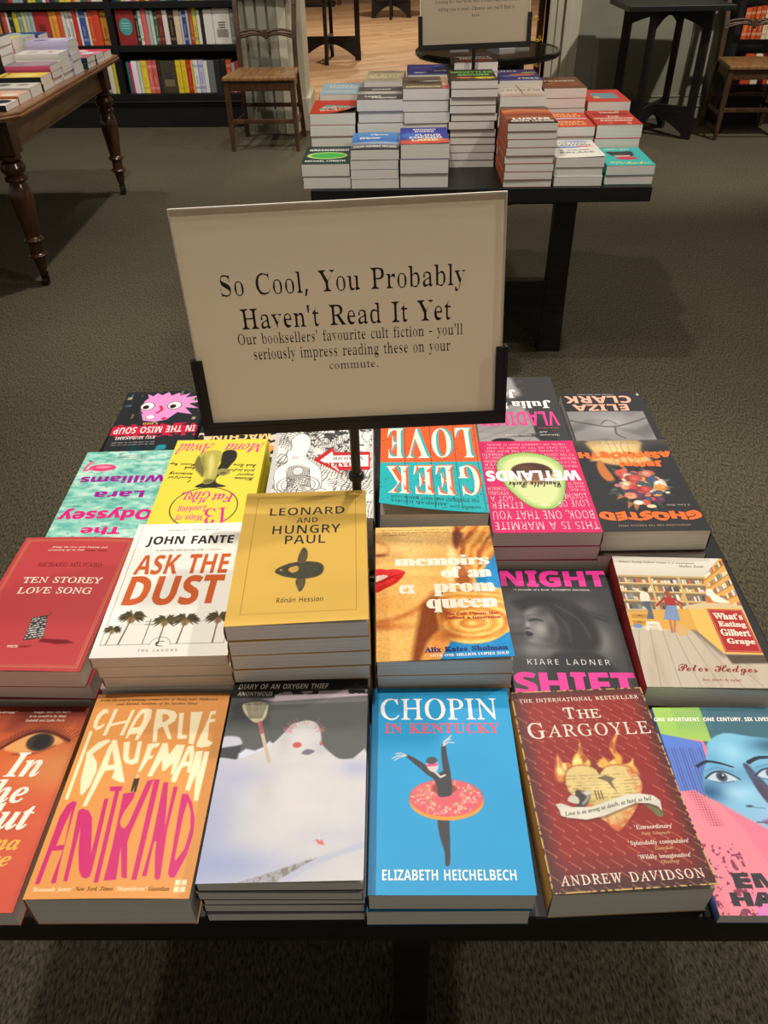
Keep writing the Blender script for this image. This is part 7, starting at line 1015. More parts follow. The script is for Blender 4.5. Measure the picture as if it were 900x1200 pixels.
# cream mouldings and grey panel edge at the right of the opening
mb = MB(); mb.box(1.25, 1.30, 6.47, 6.62, 0, 3); mb.box(1.30, 1.345, 6.44, 6.62, 0, 3); mb.box(1.355, 1.40, 6.42, 6.62, 0, 3); mb.box(1.40, 1.47, 6.44, 6.62, 0, 3); mb.box(1.25, 1.47, 6.45, 6.62, 0, 3)
o = mb.build('trim_3', M['cream'], bevel=.004); o['kind'] = 'structure'
mb = MB(); mb.box(1.47, 1.60, 6.455, 6.47, .156, 3); mb.box(2.30, 2.45, 6.455, 6.47, .156, 3); mb.box(1.60, 2.30, 6.455, 6.47, .95, 1.08)
o = mb.build('trim_4', M['grey'], bevel=.006); o['kind'] = 'structure'

# ------------------------------------------------------------------ near display table with its piles
TZ = .635
def cross_base(r, hw, zt, th=.036, lw=.06, rail=.23, top=None, solid=False):
    'two crossing panels with arched feet; straight top rails when top is given'
    for k in range(2):
        ax = 'y' if k == 0 else 'x'
        for s in (-1, 1):
            mb = MB(); P = [(s*hw, 0), (s*(hw-lw*1.1), 0), (s*(hw-lw), rail), (s*(hw-lw), zt), (s*(hw-.006), zt), (s*(hw-.006), rail)]
            mb.prism(P, ax, -th/2, th/2); mb.build('leg', M['black'], r, bevel=.002)
            n = 10; a0, a1 = (hw-lw-.0005), th/2+.0005 if k else 0.0
            Q = [(s*a0, rail), (s*a0, .03)]+[(s*(a0+(a1-a0)*i/n), .03+(rail-.10)*math.sin(i/n*math.pi/2)) for i in range(1, n+1)]+[(s*a1, rail)]
            mb = MB(); mb.prism(Q, ax, -th/2+.002, th/2-.002); mb.build('arched_rail', M['black'], r)
            if top: Q = [(s*a0, zt), (s*a0, zt-top), (s*a1, zt-top), (s*a1, zt)]
            else: Q = [(s*a0, zt), (s*a0, zt-.10)]+[(s*(a0+(a1-a0)*i/n), zt-.10+.06*math.sin(i/n*math.pi/2)) for i in range(1, n+1)]+[(s*a1, zt)]
            mb = MB(); mb.prism(Q, ax, -th/2+.002, th/2-.002); mb.build('top_rail', M['black'], r)
            if solid and k:
                mb = MB(); q = sorted((s*(hw-lw-.0005), s*(th/2+.0005))); mb.box(-.009, .009, q[0], q[1], rail+.0005, zt-top-.0005); mb.build('light_block_panel', M['black'], r)  # board added to block side light and darken the floor below
def display_table(name, cx, cy, rz, w, d, legs, label):
    r = thing(name, (cx, cy, 0), math.radians(rz), label, 'table')
    mb = MB(); mb.box(-w/2, w/2, -d/2, d/2, TZ-.042, TZ); mb.build('tabletop', M['black_top'], r, bevel=.002)
    b = thing('cross_base', (legs[0], legs[1], 0)); b.parent = r
    cross_base(b, .345, TZ-.0425, .042, .078, .265, .07, len(legs) > 2)
    return r
display_table('display_table', -.008, .7055, -1.2, .868, .834, (.035, 0, 1), 'low black wooden display table nearest the viewer, crowded with cult fiction paperbacks')
NG = {}
G1 = 'paperbacks piled on the nearest black table'
def near(key, art, x, y, z, yaw, s, n, label, desc, spine, flip=False, curl=None, off=None, name='paperback_book', jit=.0012):
    return stack(x, y, yaw, TZ+.0004, H+z, n, .129*s, .198*s, art, label, desc, G1, flip, curl, spine, jit, off, seed=hash_(key), name=name)
def hash_(k): return sum(ord(c)*(i+3) for i, c in enumerate(k)) % 997
cl = lambda a, pu=2, pv=2, left=False: (lambda u, v: a*np.clip(1-u if left else u, 0, 1)**pu*np.clip(v, 0, 1)**pv)
# first row, facing the viewer
near('eye', art_eye(), -.366, .391, -.622, -1.1, 1.02, 1, 'orange paperback with a dark close-up eye and white italic title, cut by the picture edge', 'orange eye cover', (150, 60, 40))
near('ant', art_antkind(), -.2215, .3885, -.603, -.9, 1.010, 1, 'thick orange paperback with tall magenta hand-cut title letters', 'orange cover', (224, 140, 60), curl=lambda u, v: .0012*np.sin(np.pi*np.clip(u, 0, 1))+.001*v**6)
near('snow', art_snow(), -.0845, .3875, -.583, -.8, .998, 5, 'paperback showing a slumped snowman with a broom, topmost of a five-high pile', 'snowman and broom cover', (60, 60, 66), curl=lambda u, v: .004*np.clip((v-.7)/.3, 0, 1)**2*u, jit=.002)
near('donut', art_donut(), .0485, .3835, -.597, -1.2, 1.01, 2, 'bright blue paperback with a dancer in a pink doughnut tutu, topmost of its pile', 'blue doughnut dancer cover', (14, 100, 140), off={1: (-.003, -.001, .4)})
near('heart', art_heart(), .1875, .387, -.607, 1.4, 1.003, 1, 'worn dark red paperback with a flaming heart and scroll, its edges scuffed', 'flaming heart cover', (196, 150, 80), curl=lambda u, v: .007*np.clip((v-.55)/.45, 0, 1)**2*(.3+.7*u))
near('two', art_twoface(), .3275, .379, -.631, -1.2, 1.02, 1, 'pink, blue and green paperback with a halftone woman\'s face and black capitals', 'halftone face cover', (90, 120, 180))
# second row
near('tower', art_tower(), -.3595, .597, -.574, -2.0, 1.019, 3, 'red paperback with a gilt double border and a small leaning tower, topmost of its pile', 'red tower cover', (150, 36, 38), curl=lambda u, v: .0015*np.sin(np.pi*np.clip(u, 0, 1)), off={1: (.004, .005, -.8), 2: (-.002, .004, .3)})
near('palms', art_palms(), -.2185, .5965, -.556, .1, 1.025, 6, 'white paperback with orange capitals above a row of palm trees, topmost of its pile', 'white palm tree cover', (222, 214, 196), off={1: (.003, .0005, 0), 2: (.006, 0, -.3)})
near('fish', art_fish(), -.0835, .5868, -.506, 1.2, 1.018, 7, 'mustard yellow paperback with a grey sunfish, on the tallest pile of the table', 'mustard sunfish cover', (196, 142, 50), jit=.0008, curl=lambda u, v: .003*np.clip((v-.6)/.4, 0, 1)**2*u)
near('blonde', art_blonde(), .0555, .588, -.561, 0, 1.018, 4, 'paperback with a blonde woman\'s red lips and curls cropped against blue, topmost of its pile', 'blonde curls cover', (216, 160, 90), curl=lambda u, v: .0045*np.clip((v-.6)/.4, 0, 1)**2*u, jit=.001)
near('night', art_night(), .1965, .589, -.629, -2.2, .985, 1, 'dark grey paperback with pink capitals and a blurred woman\'s face', 'grey blurred face cover', (40, 38, 40))
near('shop', art_shop(), .330, .588, -.614, -3.9, .998, 1, 'paperback painted with an old grocery shop and a red title panel', 'grocery shop cover', (140, 40, 40), curl=lambda u, v: .004*np.clip((v-.6)/.4, 0, 1)**2*u)
# third row, turned to the other side
near('odys', art_odyssey(), -.352, .816, -.594, .7, .975, 3, 'turquoise water-patterned paperback with upside-down magenta title, topmost of its pile', 'turquoise water cover', (150, 200, 180), True)
near('thirteen', art_thirteen(), -.2235, .813, -.576, -.3, .972, 4, 'bright yellow paperback with pink handwriting and a black circle, topmost of its pile', 'yellow handwriting cover', (230, 214, 40), True)
near('line', art_line(), -.0785, .8045, -.558, .1, 1.02, 4, 'black and white line drawing paperback with a red arrow, behind the sign post', 'line drawing cover', (206, 202, 196), True, jit=.0006)
near('geek', art_geek(), .0605, .801, -.553, -1.1, .993, 3, 'orange and teal paperback with huge distressed cream letters, its cover curling up', 'orange and teal lettered cover', (40, 150, 150), True, curl=lambda u, v: .016*np.clip((.5-v)/.5, 0, 1)**2*np.clip(u, 0, 1)**1.5+.001, jit=.001)
near('avo', art_avocado(), .195, .796, -.580, -1.2, 1.005, 3, 'hot pink paperback with half an avocado under white capitals, topmost of its pile', 'pink avocado cover', (190, 40, 90), True)
near('flow', art_flowers(), .3235, .797, -.582, -.6, 1.0, 2, 'charcoal paperback with a bunch of flowers and orange brush letters, topmost of its pile', 'charcoal flower cover', (48, 48, 50), True, off={1: (-.002, -.007, .5)})
# back row, turned to the other side
near('neon', art_neon(), -.345, 1.0145, -.610, 2.0, .995, 2, 'dark neon-street paperback with a pink cartoon face, at the table corner', 'neon street cover', (40, 42, 46), True)
near('beats', art_beats(), -.211, 1.0145, -.612, 0, .985, 2, 'black paperback with cream capitals, mostly hidden below the sign frame', 'black cover below the sign frame', (44, 42, 42), True)
near('grass', (lambda A: A.shade(A.noise(20, 3), .1))(Art((196, 190, 178), 3)), -.078, 1.014, -.624, 0, .98, 1, 'pale paperback lying behind the sign', 'pale cover', (190, 186, 176), True)
near('vlad', art_vlad(), .2035, 1.0025, -.591, -1.4, .995, 2, 'grey photographic paperback with upside-down pink capitals, partly behind the sign', 'grey cover with pink capitals', (60, 58, 60), True)
near('wave', art_wave(), .3535, 1.004, -.623, -1.4, 1.0, 1, 'charcoal paperback with peach capitals above a grey body photograph, at the table corner', 'charcoal cover with peach capitals', (44, 43, 44), True)

# ------------------------------------------------------------------ sign holders
def sign(cx, cy, zb, yaw, lean, roll, k, lines, label_card, label_stand, zbase, stem_to):
    'card of width .297k standing in a black steel channel on a post'
    w, h = .2985*k, .212*k
    A = Art((226, 208, 178), 12, 297., 211.)
    for t in lines: A.text(*t[:5], (48, 44, 42), 'B', **t[5])
    # frame of the card: X to the right, Y up its face
    r = thing('sign_card', (cx, cy, zb), 0, label_card, 'sign')
    Rm = Matrix.Rotation(math.radians(yaw), 4, 'Z') @ Matrix.Rotation(math.radians(90-lean), 4, 'X') @ Matrix.Rotation(math.radians(roll), 4, 'Z')
    r.rotation_euler = Rm.to_euler()
    me = cover_mesh('sign_card_sheet', A, w, h, .0016*k, None, (226, 208, 178), .003*k, bound=False); me.materials.clear(); me.materials.append(M['sign'])
    sh = add('printed_sheet', me, r); sh.location = (0, h/2, 0)
    mb = MB(); e = .0014*k; z0, z1 = -.0015*k, .002*k
    mb.box(-w/2-e, w/2+e, h, h+e, z0, z1); mb.box(-w/2-e, -w/2, 0, h, z0, z1); mb.box(w/2, w/2+e, 0, h, z0, z1); mb.build('clear_sleeve_edge', M['acrylic'], r)
    s = thing('sign_stand', (cx, cy, zbase), 0, label_stand, 'sign stand')
    T = Matrix.Translation((cx, cy, zb)) @ Rm
    def fr(x0, x1, y0, y1, z0_, z1_, mb):
        P = [(x0, y0, z0_), (x1, y0, z0_), (x1, y1, z0_), (x0, y1, z0_), (x0, y0, z1_), (x1, y0, z1_), (x1, y1, z1_), (x0, y1, z1_)]
        P = [T @ Vector(p)-Vector((cx, cy, zbase)) for p in P]; mb.raw(P, [(0, 3, 2, 1), (4, 5, 6, 7), (0, 1, 5, 4), (1, 2, 6, 5), (2, 3, 7, 6), (3, 0, 4, 7)])
    b = .0105*k; q = .0045*k; ah = .072*k; W2 = w/2+.0032*k
    for nm, x0, x1, y0, y1 in (('bottom_channel', -W2-b*.35, W2+b*.35, -b, -.0004), ('side_channel', -W2-b*.35, -W2, -.0003, ah), ('side_channel', W2, W2+b*.35, -.0003, ah)):
        mb = MB(); fr(x0, x1, y0, y1, -q, q, mb)
        lip = .0082*k                                     # front and back lips holding the card
        if nm == 'bottom_channel':
            fr(x0, x1, -.0003, .004*k, .0024*k, q, mb); fr(x0, x1, -.0003, .004*k, -q, -.002*k, mb)
        else:
            sx = 1 if x0 < 0 else -1; a_, c_ = (x1, x1+lip) if sx > 0 else (x0-lip, x0)
            fr(a_, c_, .0041*k, ah, .0024*k, q, mb); fr(a_, c_, .0041*k, ah, -q, -.002*k, mb)
        mb.build(nm, M['metal'], s, bevel=.0006)
    mb = MB(); p = T @ Vector((0, -b, 0))-Vector((cx, cy, zbase))
    mb.lathe([(.0052*k, .006), (.0052*k, p.z+.002)], (0, 0, 0), 18); mb.build('post', M['metal'], s, smooth=40)
    mb = MB(); mb.lathe([(.0053*k, stem_to), (.0085*k, stem_to+.001), (.0088*k, stem_to+.006), (.0072*k, stem_to+.009), (.0053*k, stem_to+.0095)], (0, 0, 0), 18); mb.build('collar', M['metal'], s, smooth=40)
    mb = MB(); mb.box(-.07*k, .07*k, -.0062, .0062, 0, .006); mb.build('foot', M['metal'], s, bevel=.001)
B_ = dict(ox=-.021, oy=.005)
near_lines = [('So Cool, You Probably', 34, 58, 262, 84, B_), ("Haven't Read It Yet", 49, 90, 249, 111, B_), ("Our booksellers' favourite cult fiction - you'll", 43, 114.5, 260, 129, B_), ('seriously impress reading these on your', 56, 130, 248, 145, B_), ('commute.', 129, 147.5, 177, 155, B_)]
sign(-.0298, .6945, .862, -.7, 5.2, 1.95, 1.0145, near_lines, 'large white card about cult fiction standing in a black holder on the nearest table', 'black steel post and frame holding the large card among the nearest books', TZ+.0003, .150)
far_lines = [('The Book on', 90, 52, 206, 72, B_), ("Everyone's Lips", 66, 75, 232, 97, B_), ('Looking for that book that EVERYONE has been', 40, 105, 261, 114, B_), ("telling you to read. Chances are you'll find it", 48, 121, 255, 132, B_), ('here.', 139, 137.5, 163, 144.5, B_)]

# ------------------------------------------------------------------ far display table with its piles
display_table('display_table', .315, 2.715, -1.8, 1.002, .72, (0, -.11), 'black wooden display table behind the large card, stacked high with new fiction')
G2 = 'paperbacks piled on the black table behind the sign'
def small(bg, lines, blobs=()):
    A = Art(bg, 3.2)
    for b in blobs: A.ell(*b[:4], b[4], soft=1.5)
    for t, x0, y0, x1, y1, c in lines: A.text(t, x0, y0, x1, y1, c, 'G', ox=.012)
    return A
def far(x, yf, ztop, n, art, label, desc, spine, w=.141, l=.212, yaw=-1.5, curl=None, jit=.0025, off=None):
    stack(x, yf+l/2, yaw, TZ+.0004, ztop, n, w, l, art, label, desc, G2, False, curl, spine, jit, off, seed=int(x*1000)+n)
w_ = (236, 230, 218)
A = small((38, 62, 58), [('GREENWOOD', 10, 34, 122, 56, w_), ('MICHAEL CHRISTIE', 8, 160, 118, 176, w_)]); A.ell(64, 108, 56, 38, (206, 226, 130), 1.5).ell(66, 108, 47, 30, (62, 176, 72), 2)
far(-.147, 2.388, .705, 2, A, 'dark green paperback with a bright green oval, topmost of a short pile', 'green oval cover', (40, 60, 56))
A = Art((66, 124, 190), 3); A.vgrad(0, (90, 150, 206), 110, (54, 104, 176)).vgrad(120, (150, 150, 150), 199, (58, 54, 56)); A.ell(80, 130, 60, 14, (150, 170, 190), 6); A.text('Open', 50, 22, 100, 44, w_, 'I', ox=.03).text('Water', 20, 60, 80, 84, w_, 'I', ox=.03).text('CALEB AZUMAH NELSON', 8, 160, 122, 178, w_, 'G', ox=.01)
far(-.002, 2.384, .741, 4, A, 'blue paperback with cloudy bands and white script, topmost of its pile', 'blue cloudy cover', (214, 210, 200), curl=lambda u, v: .003*np.sin(np.pi*np.clip(u, 0, 1)))
A = Art((48, 58, 150), 3); A.ell(64, 176, 90, 30, (206, 84, 60), 8).ell(80, 150, 40, 16, (226, 150, 70), 8).ell(30, 100, 30, 40, (60, 110, 190), 10); A.text('ANTHONY', 34, 16, 100, 36, w_, 'G', ox=.01).text('DOERR', 40, 42, 94, 60, w_, 'G', ox=.01).text('CLOUD', 40, 84, 110, 106, w_, 'G', ox=.02).text('CUCKOO', 24, 112, 112, 136, w_, 'G', ox=.02).text('LAND', 30, 142, 100, 168, (240, 214, 180), 'G', ox=.02)
far(.143, 2.378, .755, 3, A, 'deep blue and red paperback with white capitals, topmost of three thick books', 'deep blue and red cover', (60, 60, 130), curl=lambda u, v: .003*u*v**2)
A = Art((150, 84, 52), 3); A.vgrad(0, (90, 60, 46), 40, (176, 92, 54)).vgrad(40, (190, 104, 60), 110, (150, 60, 36)).vgrad(150, (120, 50, 34), 199, (44, 38, 36)); A.line([(-5, 60), (50, 30), (135, 50)], 16, (206, 130, 84), 8, sm=3).line([(-5, 110), (60, 84), (135, 100)], 10, (110, 46, 30), 6, sm=3); A.text('LUSTER', 18, 132, 118, 158, w_, 'G', ox=.025).text('RAVEN LEILANI', 12, 164, 122, 180, w_, 'G', ox=.02)
far(.444, 2.364, .807, 8, A, 'rust orange paperback with white capitals, topmost of a tall front-edge pile', 'rust orange cover', (176, 80, 44))
A = small((232, 226, 214), [("THE PAPER", 30, 30, 110, 44, (90, 90, 110)), ('LANTERN', 20, 52, 116, 68, (90, 90, 110)), ('a novel', 20, 110, 100, 124, (110, 110, 120)), ('PALACE', 20, 136, 110, 152, (100, 100, 110))], [(80, 16, 40, 6, (90, 120, 190)), (40, 84, 44, 9, (90, 120, 190)), (96, 78, 22, 6, (200, 80, 70))])
far(.592, 2.366, .713, 3, A, 'white paperback with blue brush strokes and grey lettering, topmost of a short pile', 'white brush stroke cover', (222, 216, 204), curl=lambda u, v: .004*u**2*v)
A = Art((52, 178, 170), 2.6); A.ell(66, 78, 34, 30, (40, 36, 38), 1).ell(40, 60, 14, 14, (40, 36, 38), 1).ell(88, 56, 14, 12, (40, 36, 38), 1).ell(64, 92, 22, 18, (226, 186, 170), 1).ell(70, 122, 30, 18, (196, 56, 84), 1).ell(64, 84, 26, 8, (40, 36, 38), 1); A.text('Wahala', 14, 158, 120, 186, (206, 206, 130), 'S', ox=.03).text('NIKKI MAY', 30, 14, 100, 28, (226, 214, 190), 'G', ox=.01)
far(.742, 2.367, .689, 2, A, 'turquoise paperback with a dark haired figure in red, at the table corner', 'turquoise figure cover', (60, 170, 160))
# middle row
A = Art((196, 60, 46), 3); A.poly([(40, 66), (132, 100), (132, 130), (20, 140)], (120, 150, 146), 1).ell(70, 120, 26, 12, (90, 70, 50), 2).line([(64, 90), (76, 170)], 5, (214, 196, 160)); A.text('Open', 30, 100, 112, 128, (226, 206, 176), 'G', ox=.02).text('BLACK', 26, 140, 116, 164, (230, 180, 150), 'G', ox=.02)
far(-.13, 2.612, .795, 5, A, 'red paperback with a lifted cover corner and a brown bird, topmost of its pile', 'red bird cover', (190, 60, 46), curl=lambda u, v: .018*np.clip((u-.2)/.8, 0, 1)**2*np.clip((v-.3)/.7, 0, 1)**2)
A = Art((92, 90, 88), 3); A.ell(66, 100, 70, 34, (206, 200, 190), 14).ell(60, 128, 60, 10, (70, 68, 66), 6).ell(70, 60, 50, 12, (60, 60, 60), 6); A.text('ANDREW', 40, 38, 96, 54, w_, 'G', ox=.01).text("LIGHT", 20, 142, 70, 164, w_, 'I', ox=.03).text("Perpetual", 40, 162, 112, 186, w_, 'I', ox=.03)
far(.016, 2.609, .832, 6, A, 'grey photographic paperback with a pale cloud band, topmost of its pile', 'grey cloud band cover', (90, 88, 86), off={1: (.004, .004, 0)})
A = Art((112, 98, 82), 3); A.ell(66, 90, 60, 30, (70, 64, 60), 10).ell(84, 78, 30, 12, (180, 172, 160), 6).rect(112, -1, 131, 200, (214, 170, 140)).rect(112, 150, 131, 200, (206, 90, 80)); A.text('SUMMERWATER', 8, 158, 106, 180, (226, 212, 160), 'G', ox=.01)
far(.157, 2.607, .859, 7, A, 'brown landscape paperback with a pink right-hand strip, topmost of its pile', 'brown landscape cover', (100, 90, 80))
A = Art((58, 52, 40), 3); A.ell(96, 150, 30, 16, (226, 196, 40), 3).ell(40, 146, 24, 12, (214, 120, 60), 3).ell(100, 150, 12, 8, (150, 160, 40), 2).ell(66, 178, 60, 10, (90, 70, 60), 5); A.text('UNSETTLED', 6, 34, 126, 66, (110, 190, 90), 'G', ox=.02).text('GROUND', 24, 80, 112, 112, (120, 196, 96), 'G', ox=.02)
far(.301, 2.597, .879, 11, A, 'dark paperback with green capitals and yellow fruit, on the tallest middle pile', 'green capitals and fruit cover', (66, 60, 46), l=.203, jit=.004)
A = Art((196, 182, 164), 3); A.line([(64, 20), (70, 199)], 3, (70, 60, 54), 1).line([(64, 30), (100, 70), (118, 70)], 2, (90, 80, 70), 1).ell(70, 180, 70, 22, (176, 150, 134), 8); A.text('ANTHEM', 8, 92, 122, 112, (84, 74, 66), 'G', ox=-.01, track=.12)
far(.452, 2.602, .833, 7, A, 'pale beige paperback crossed by a thin dark pole, topmost of its pile', 'beige pole cover', (190, 176, 160))
A = Art((206, 74, 48), 3); A.line([(8, 100), (60, 84), (120, 90)], 12, (206, 216, 226), 3, sm=3).line([(20, 104), (80, 100)], 6, (80, 100, 150), 2); A.text('SALLY', 30, 16, 110, 38, (240, 190, 120), 'G', ox=.01).text('ROONEY', 20, 44, 116, 66, (240, 190, 120), 'G', ox=.01).text('NORMAL', 16, 124, 114, 146, (240, 190, 120), 'G', ox=.01).text('PEOPLE', 20, 156, 110, 178, (240, 190, 120), 'G', ox=.01)
far(.611, 2.598, .747, 4, A, 'orange red paperback with a pale tin shape and amber capitals, topmost of its pile', 'orange red amber lettered cover', (200, 72, 48))
A = Art((190, 50, 38), 3); c = (236, 206, 180)
for t, y, x0, x1 in (('COLSON', 20, 40, 96), ('WHITEHEAD', 44, 14, 118), ('THE', 78, 50, 84), ('UNDERGROUND', 102, 8, 122), ('RAILROAD', 132, 20, 112)): A.text(t, x0, y, x1, y+20, c if y != 44 else (70, 20, 20), 'G', ox=.015)
for x in (38, 44, 92, 98): A.rect(x, 0, x+2, 16, c); A.rect(x, 164, x+2, 190, c)
far(.757, 2.594, .751, 3, A, 'red paperback full of cream block capitals and rail lines, topmost of its pile', 'red block capitals cover', (180, 52, 40), off={1: (-.004, -.004, .2), 2: (-.004, .006, 0)})
# back row
far(-.11, 2.838, .81, 5, small((160, 186, 192), [('SMALL', 20, 40, 100, 60, w_), ('THINGS', 20, 70, 110, 90, w_)], [(60, 150, 60, 16, (190, 200, 204))]), 'pale blue paperback with faint white lettering, topmost of the first back pile', 'pale blue cover', (150, 176, 184))
far(.036, 2.845, .845, 6, small((190, 176, 150), [('THE MERMAID', 10, 60, 120, 84, (236, 220, 160)), ('OF BLACK', 10, 92, 120, 116, (240, 226, 170)), ('CONCH', 20, 124, 110, 148, (240, 226, 170))], [(66, 30, 60, 24, (176, 150, 130)), (66, 170, 60, 20, (160, 150, 120))]), 'beige speckled paperback lying skewed, topmost of its back pile', 'beige speckled cover', (180, 170, 150), yaw=-5, l=.205, w=.128)
far(.181, 2.835, .862, 7, small((56, 62, 130), [('NIGHT', 20, 150, 60, 170, w_), ('SKY', 80, 120, 120, 140, w_)], [(40, 60, 30, 20, (90, 80, 140)), (100, 40, 20, 14, (70, 120, 180))]), 'indigo paperback with small white lettering, topmost of its back pile', 'indigo cover', (60, 64, 120))
far(.330, 2.833, .895, 9, small((52, 46, 44), [('FIREKEEPER', 20, 120, 118, 142, w_), ('WHITE', 50, 88, 112, 108, w_)], [(66, 170, 60, 14, (170, 60, 44)), (30, 100, 26, 8, (206, 200, 190)), (66, 40, 50, 20, (84, 60, 50))]), 'dark paperback with red and white streaks, behind the far sign post', 'dark streaked cover', (60, 50, 46))
far(.479, 2.83, .841, 6, small((66, 62, 124), [('LITTLE', 10, 20, 70, 44, w_), ('FIRES', 60, 150, 122, 176, w_)], [(80, 100, 40, 18, (226, 130, 90)), (40, 120, 26, 12, (110, 140, 200)), (104, 60, 24, 10, (214, 200, 90))]), 'violet paperback with orange and yellow patches, topmost of its back pile', 'violet patched cover', (70, 66, 120))
far(.627, 2.828, .816, 6, small((110, 70, 44), [('PIRANESI', 18, 60, 112, 84, (214, 190, 160))], [(66, 130, 50, 34, (150, 84, 46)), (66, 130, 30, 18, (120, 60, 34))]), 'chestnut brown paperback with pale lettering, topmost of its back pile', 'chestnut brown cover', (104, 68, 46))
A = Art((206, 62, 46), 3); A.rect(28, 60, 106, 146, (110, 150, 160)).ell(40, 126, 10, 14, (226, 190, 70), 1); A.text('MATRIX', 40, 20, 96, 40, (176, 40, 34), 'G')
far(.777, 2.826, .774, 4, A, 'red paperback with a grey blue rectangle, topmost of the corner back pile', 'red cover with grey rectangle', (196, 60, 46))
sign(.316, 2.816, .9445, -1.5, 4, 1.2, 1.13, far_lines, 'white card about the talked-about book standing on the far black table', 'black steel post and frame holding the card on the far table', TZ+.0003, .04)

# ------------------------------------------------------------------ old wooden table at the left with its books
LT = thing('wooden_table', (-1.90, 4.02, 0), math.radians(.4), 'antique brown wooden table with turned legs, covered with book piles, at the left', 'table')
ch = .06; x0, x1, y0, y1 = -.53, .53, -.80, .80
def octo(e): return [(x0+ch-e*.4, y0-e), (x1-ch+e*.4, y0-e), (x1+e, y0+ch-e*.4), (x1+e, y1-ch+e*.4), (x1-ch+e*.4, y1+e), (x0+ch-e*.4, y1+e), (x0-e, y1-ch+e*.4), (x0-e, y0+ch-e*.4)]
mb = MB()
for e, za, zb in ((0, .690, .700), (.006, .680, .690), (-.002, .672, .680)): mb.prism(octo(e), 'z', za, zb)
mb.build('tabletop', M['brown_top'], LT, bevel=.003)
mb = MB(); a = .42; b = .69
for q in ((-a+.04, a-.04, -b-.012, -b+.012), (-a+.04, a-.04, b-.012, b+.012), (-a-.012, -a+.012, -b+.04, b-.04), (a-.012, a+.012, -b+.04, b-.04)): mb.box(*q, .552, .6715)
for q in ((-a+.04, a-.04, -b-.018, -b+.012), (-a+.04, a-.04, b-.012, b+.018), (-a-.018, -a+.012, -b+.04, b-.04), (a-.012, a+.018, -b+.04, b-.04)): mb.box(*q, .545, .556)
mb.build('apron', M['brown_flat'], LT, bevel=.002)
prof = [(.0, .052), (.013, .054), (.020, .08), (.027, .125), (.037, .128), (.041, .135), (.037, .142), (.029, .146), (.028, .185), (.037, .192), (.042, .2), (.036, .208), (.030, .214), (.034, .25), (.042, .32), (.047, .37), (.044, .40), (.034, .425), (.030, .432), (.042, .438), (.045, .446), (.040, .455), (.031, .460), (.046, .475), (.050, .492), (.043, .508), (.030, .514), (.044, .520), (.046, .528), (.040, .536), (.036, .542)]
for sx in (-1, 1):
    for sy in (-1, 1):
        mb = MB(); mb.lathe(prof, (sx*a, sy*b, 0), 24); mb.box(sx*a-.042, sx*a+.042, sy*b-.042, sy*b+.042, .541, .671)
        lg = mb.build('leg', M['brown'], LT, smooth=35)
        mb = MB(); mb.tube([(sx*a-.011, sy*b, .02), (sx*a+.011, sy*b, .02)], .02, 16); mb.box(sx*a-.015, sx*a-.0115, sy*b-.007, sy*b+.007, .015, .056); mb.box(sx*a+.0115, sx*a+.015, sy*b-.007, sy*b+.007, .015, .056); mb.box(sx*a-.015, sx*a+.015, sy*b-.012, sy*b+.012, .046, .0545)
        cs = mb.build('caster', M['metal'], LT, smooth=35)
G3 = 'books piled on the old wooden table'
def left(x, y, ztop, n, bg, label, desc, spine, lines=(), blobs=(), yaw=90, w=.129, l=.198):
    A = small(bg, lines, blobs); stack(x, y, yaw, .7004, ztop, n, w, l, A, label, desc, G3, False, None, spine, .004, None, int(y*100)+n)
w_ = (236, 230, 218); k_ = (60, 54, 56)
left(-1.51, 3.345, .722, 1, (226, 216, 206), 'thin white book with a dark picture, nearest on the old wooden table', 'white cover with a dark picture', (40, 38, 44), blobs=[(80, 150, 40, 40, (52, 50, 66))])
left(-1.51, 3.485, .730, 1, (222, 180, 150), 'peach and orange patterned book beside the nearest thin white one on the wooden table', 'peach cover', (214, 120, 60), blobs=[(70, 60, 40, 40, (226, 120, 60)), (40, 150, 30, 30, (240, 220, 200))])
left(-1.51, 3.625, .737, 1, (214, 208, 196), 'off-white book with grey picture panels, in front of the yellow book on the wooden table', 'off-white cover with grey panels', (200, 196, 186), blobs=[(80, 60, 30, 30, (120, 116, 112)), (80, 140, 24, 24, (160, 150, 140))])
left(-1.51, 3.765, .755, 2, (236, 200, 84), 'yellow patterned book with a black lettered spine, topmost of two', 'yellow cover with black spine', (34, 34, 34), lines=[('LIVES OF THE SAINTS', 10, 20, 120, 40, k_)], blobs=[(60, 120, 40, 50, (246, 222, 130))])
left(-1.51, 3.905, .777, 3, (150, 130, 136), 'mauve book with a pink lettered spine, topmost of three', 'mauve cover with pink spine', (196, 80, 120), blobs=[(64, 120, 46, 60, (176, 150, 160))])
left(-1.51, 4.045, .805, 4, (228, 222, 210), 'white book with a small red motif, topmost of four on the wooden table', 'white cover with a red motif', (220, 214, 204), blobs=[(70, 140, 16, 12, (196, 100, 80)), (60, 60, 40, 20, (200, 190, 186))])
left(-1.505, 4.185, .838, 5, (206, 196, 220), 'lilac glossy book, topmost of the tallest pile along the wooden table edge', 'lilac cover', (190, 180, 210), blobs=[(80, 130, 30, 40, (240, 236, 236)), (40, 60, 30, 30, (150, 130, 190))])
left(-1.49, 4.36, .748, 2, (206, 120, 140), 'rose pink book on a dark teal one, past the tallest pile', 'rose pink cover', (30, 60, 66), blobs=[(60, 100, 40, 60, (226, 190, 190))])
left(-1.49, 4.505, .742, 2, (226, 160, 176), 'pale pink and white book, second pile from the wooden table\'s far corner', 'pale pink cover', (50, 44, 46), blobs=[(70, 140, 40, 30, (240, 236, 230))])
left(-1.49, 4.645, .735, 1, (214, 70, 84), 'crimson and white book at the wooden table\'s far corner', 'crimson cover', (206, 60, 70), blobs=[(60, 60, 40, 40, (240, 220, 214))])
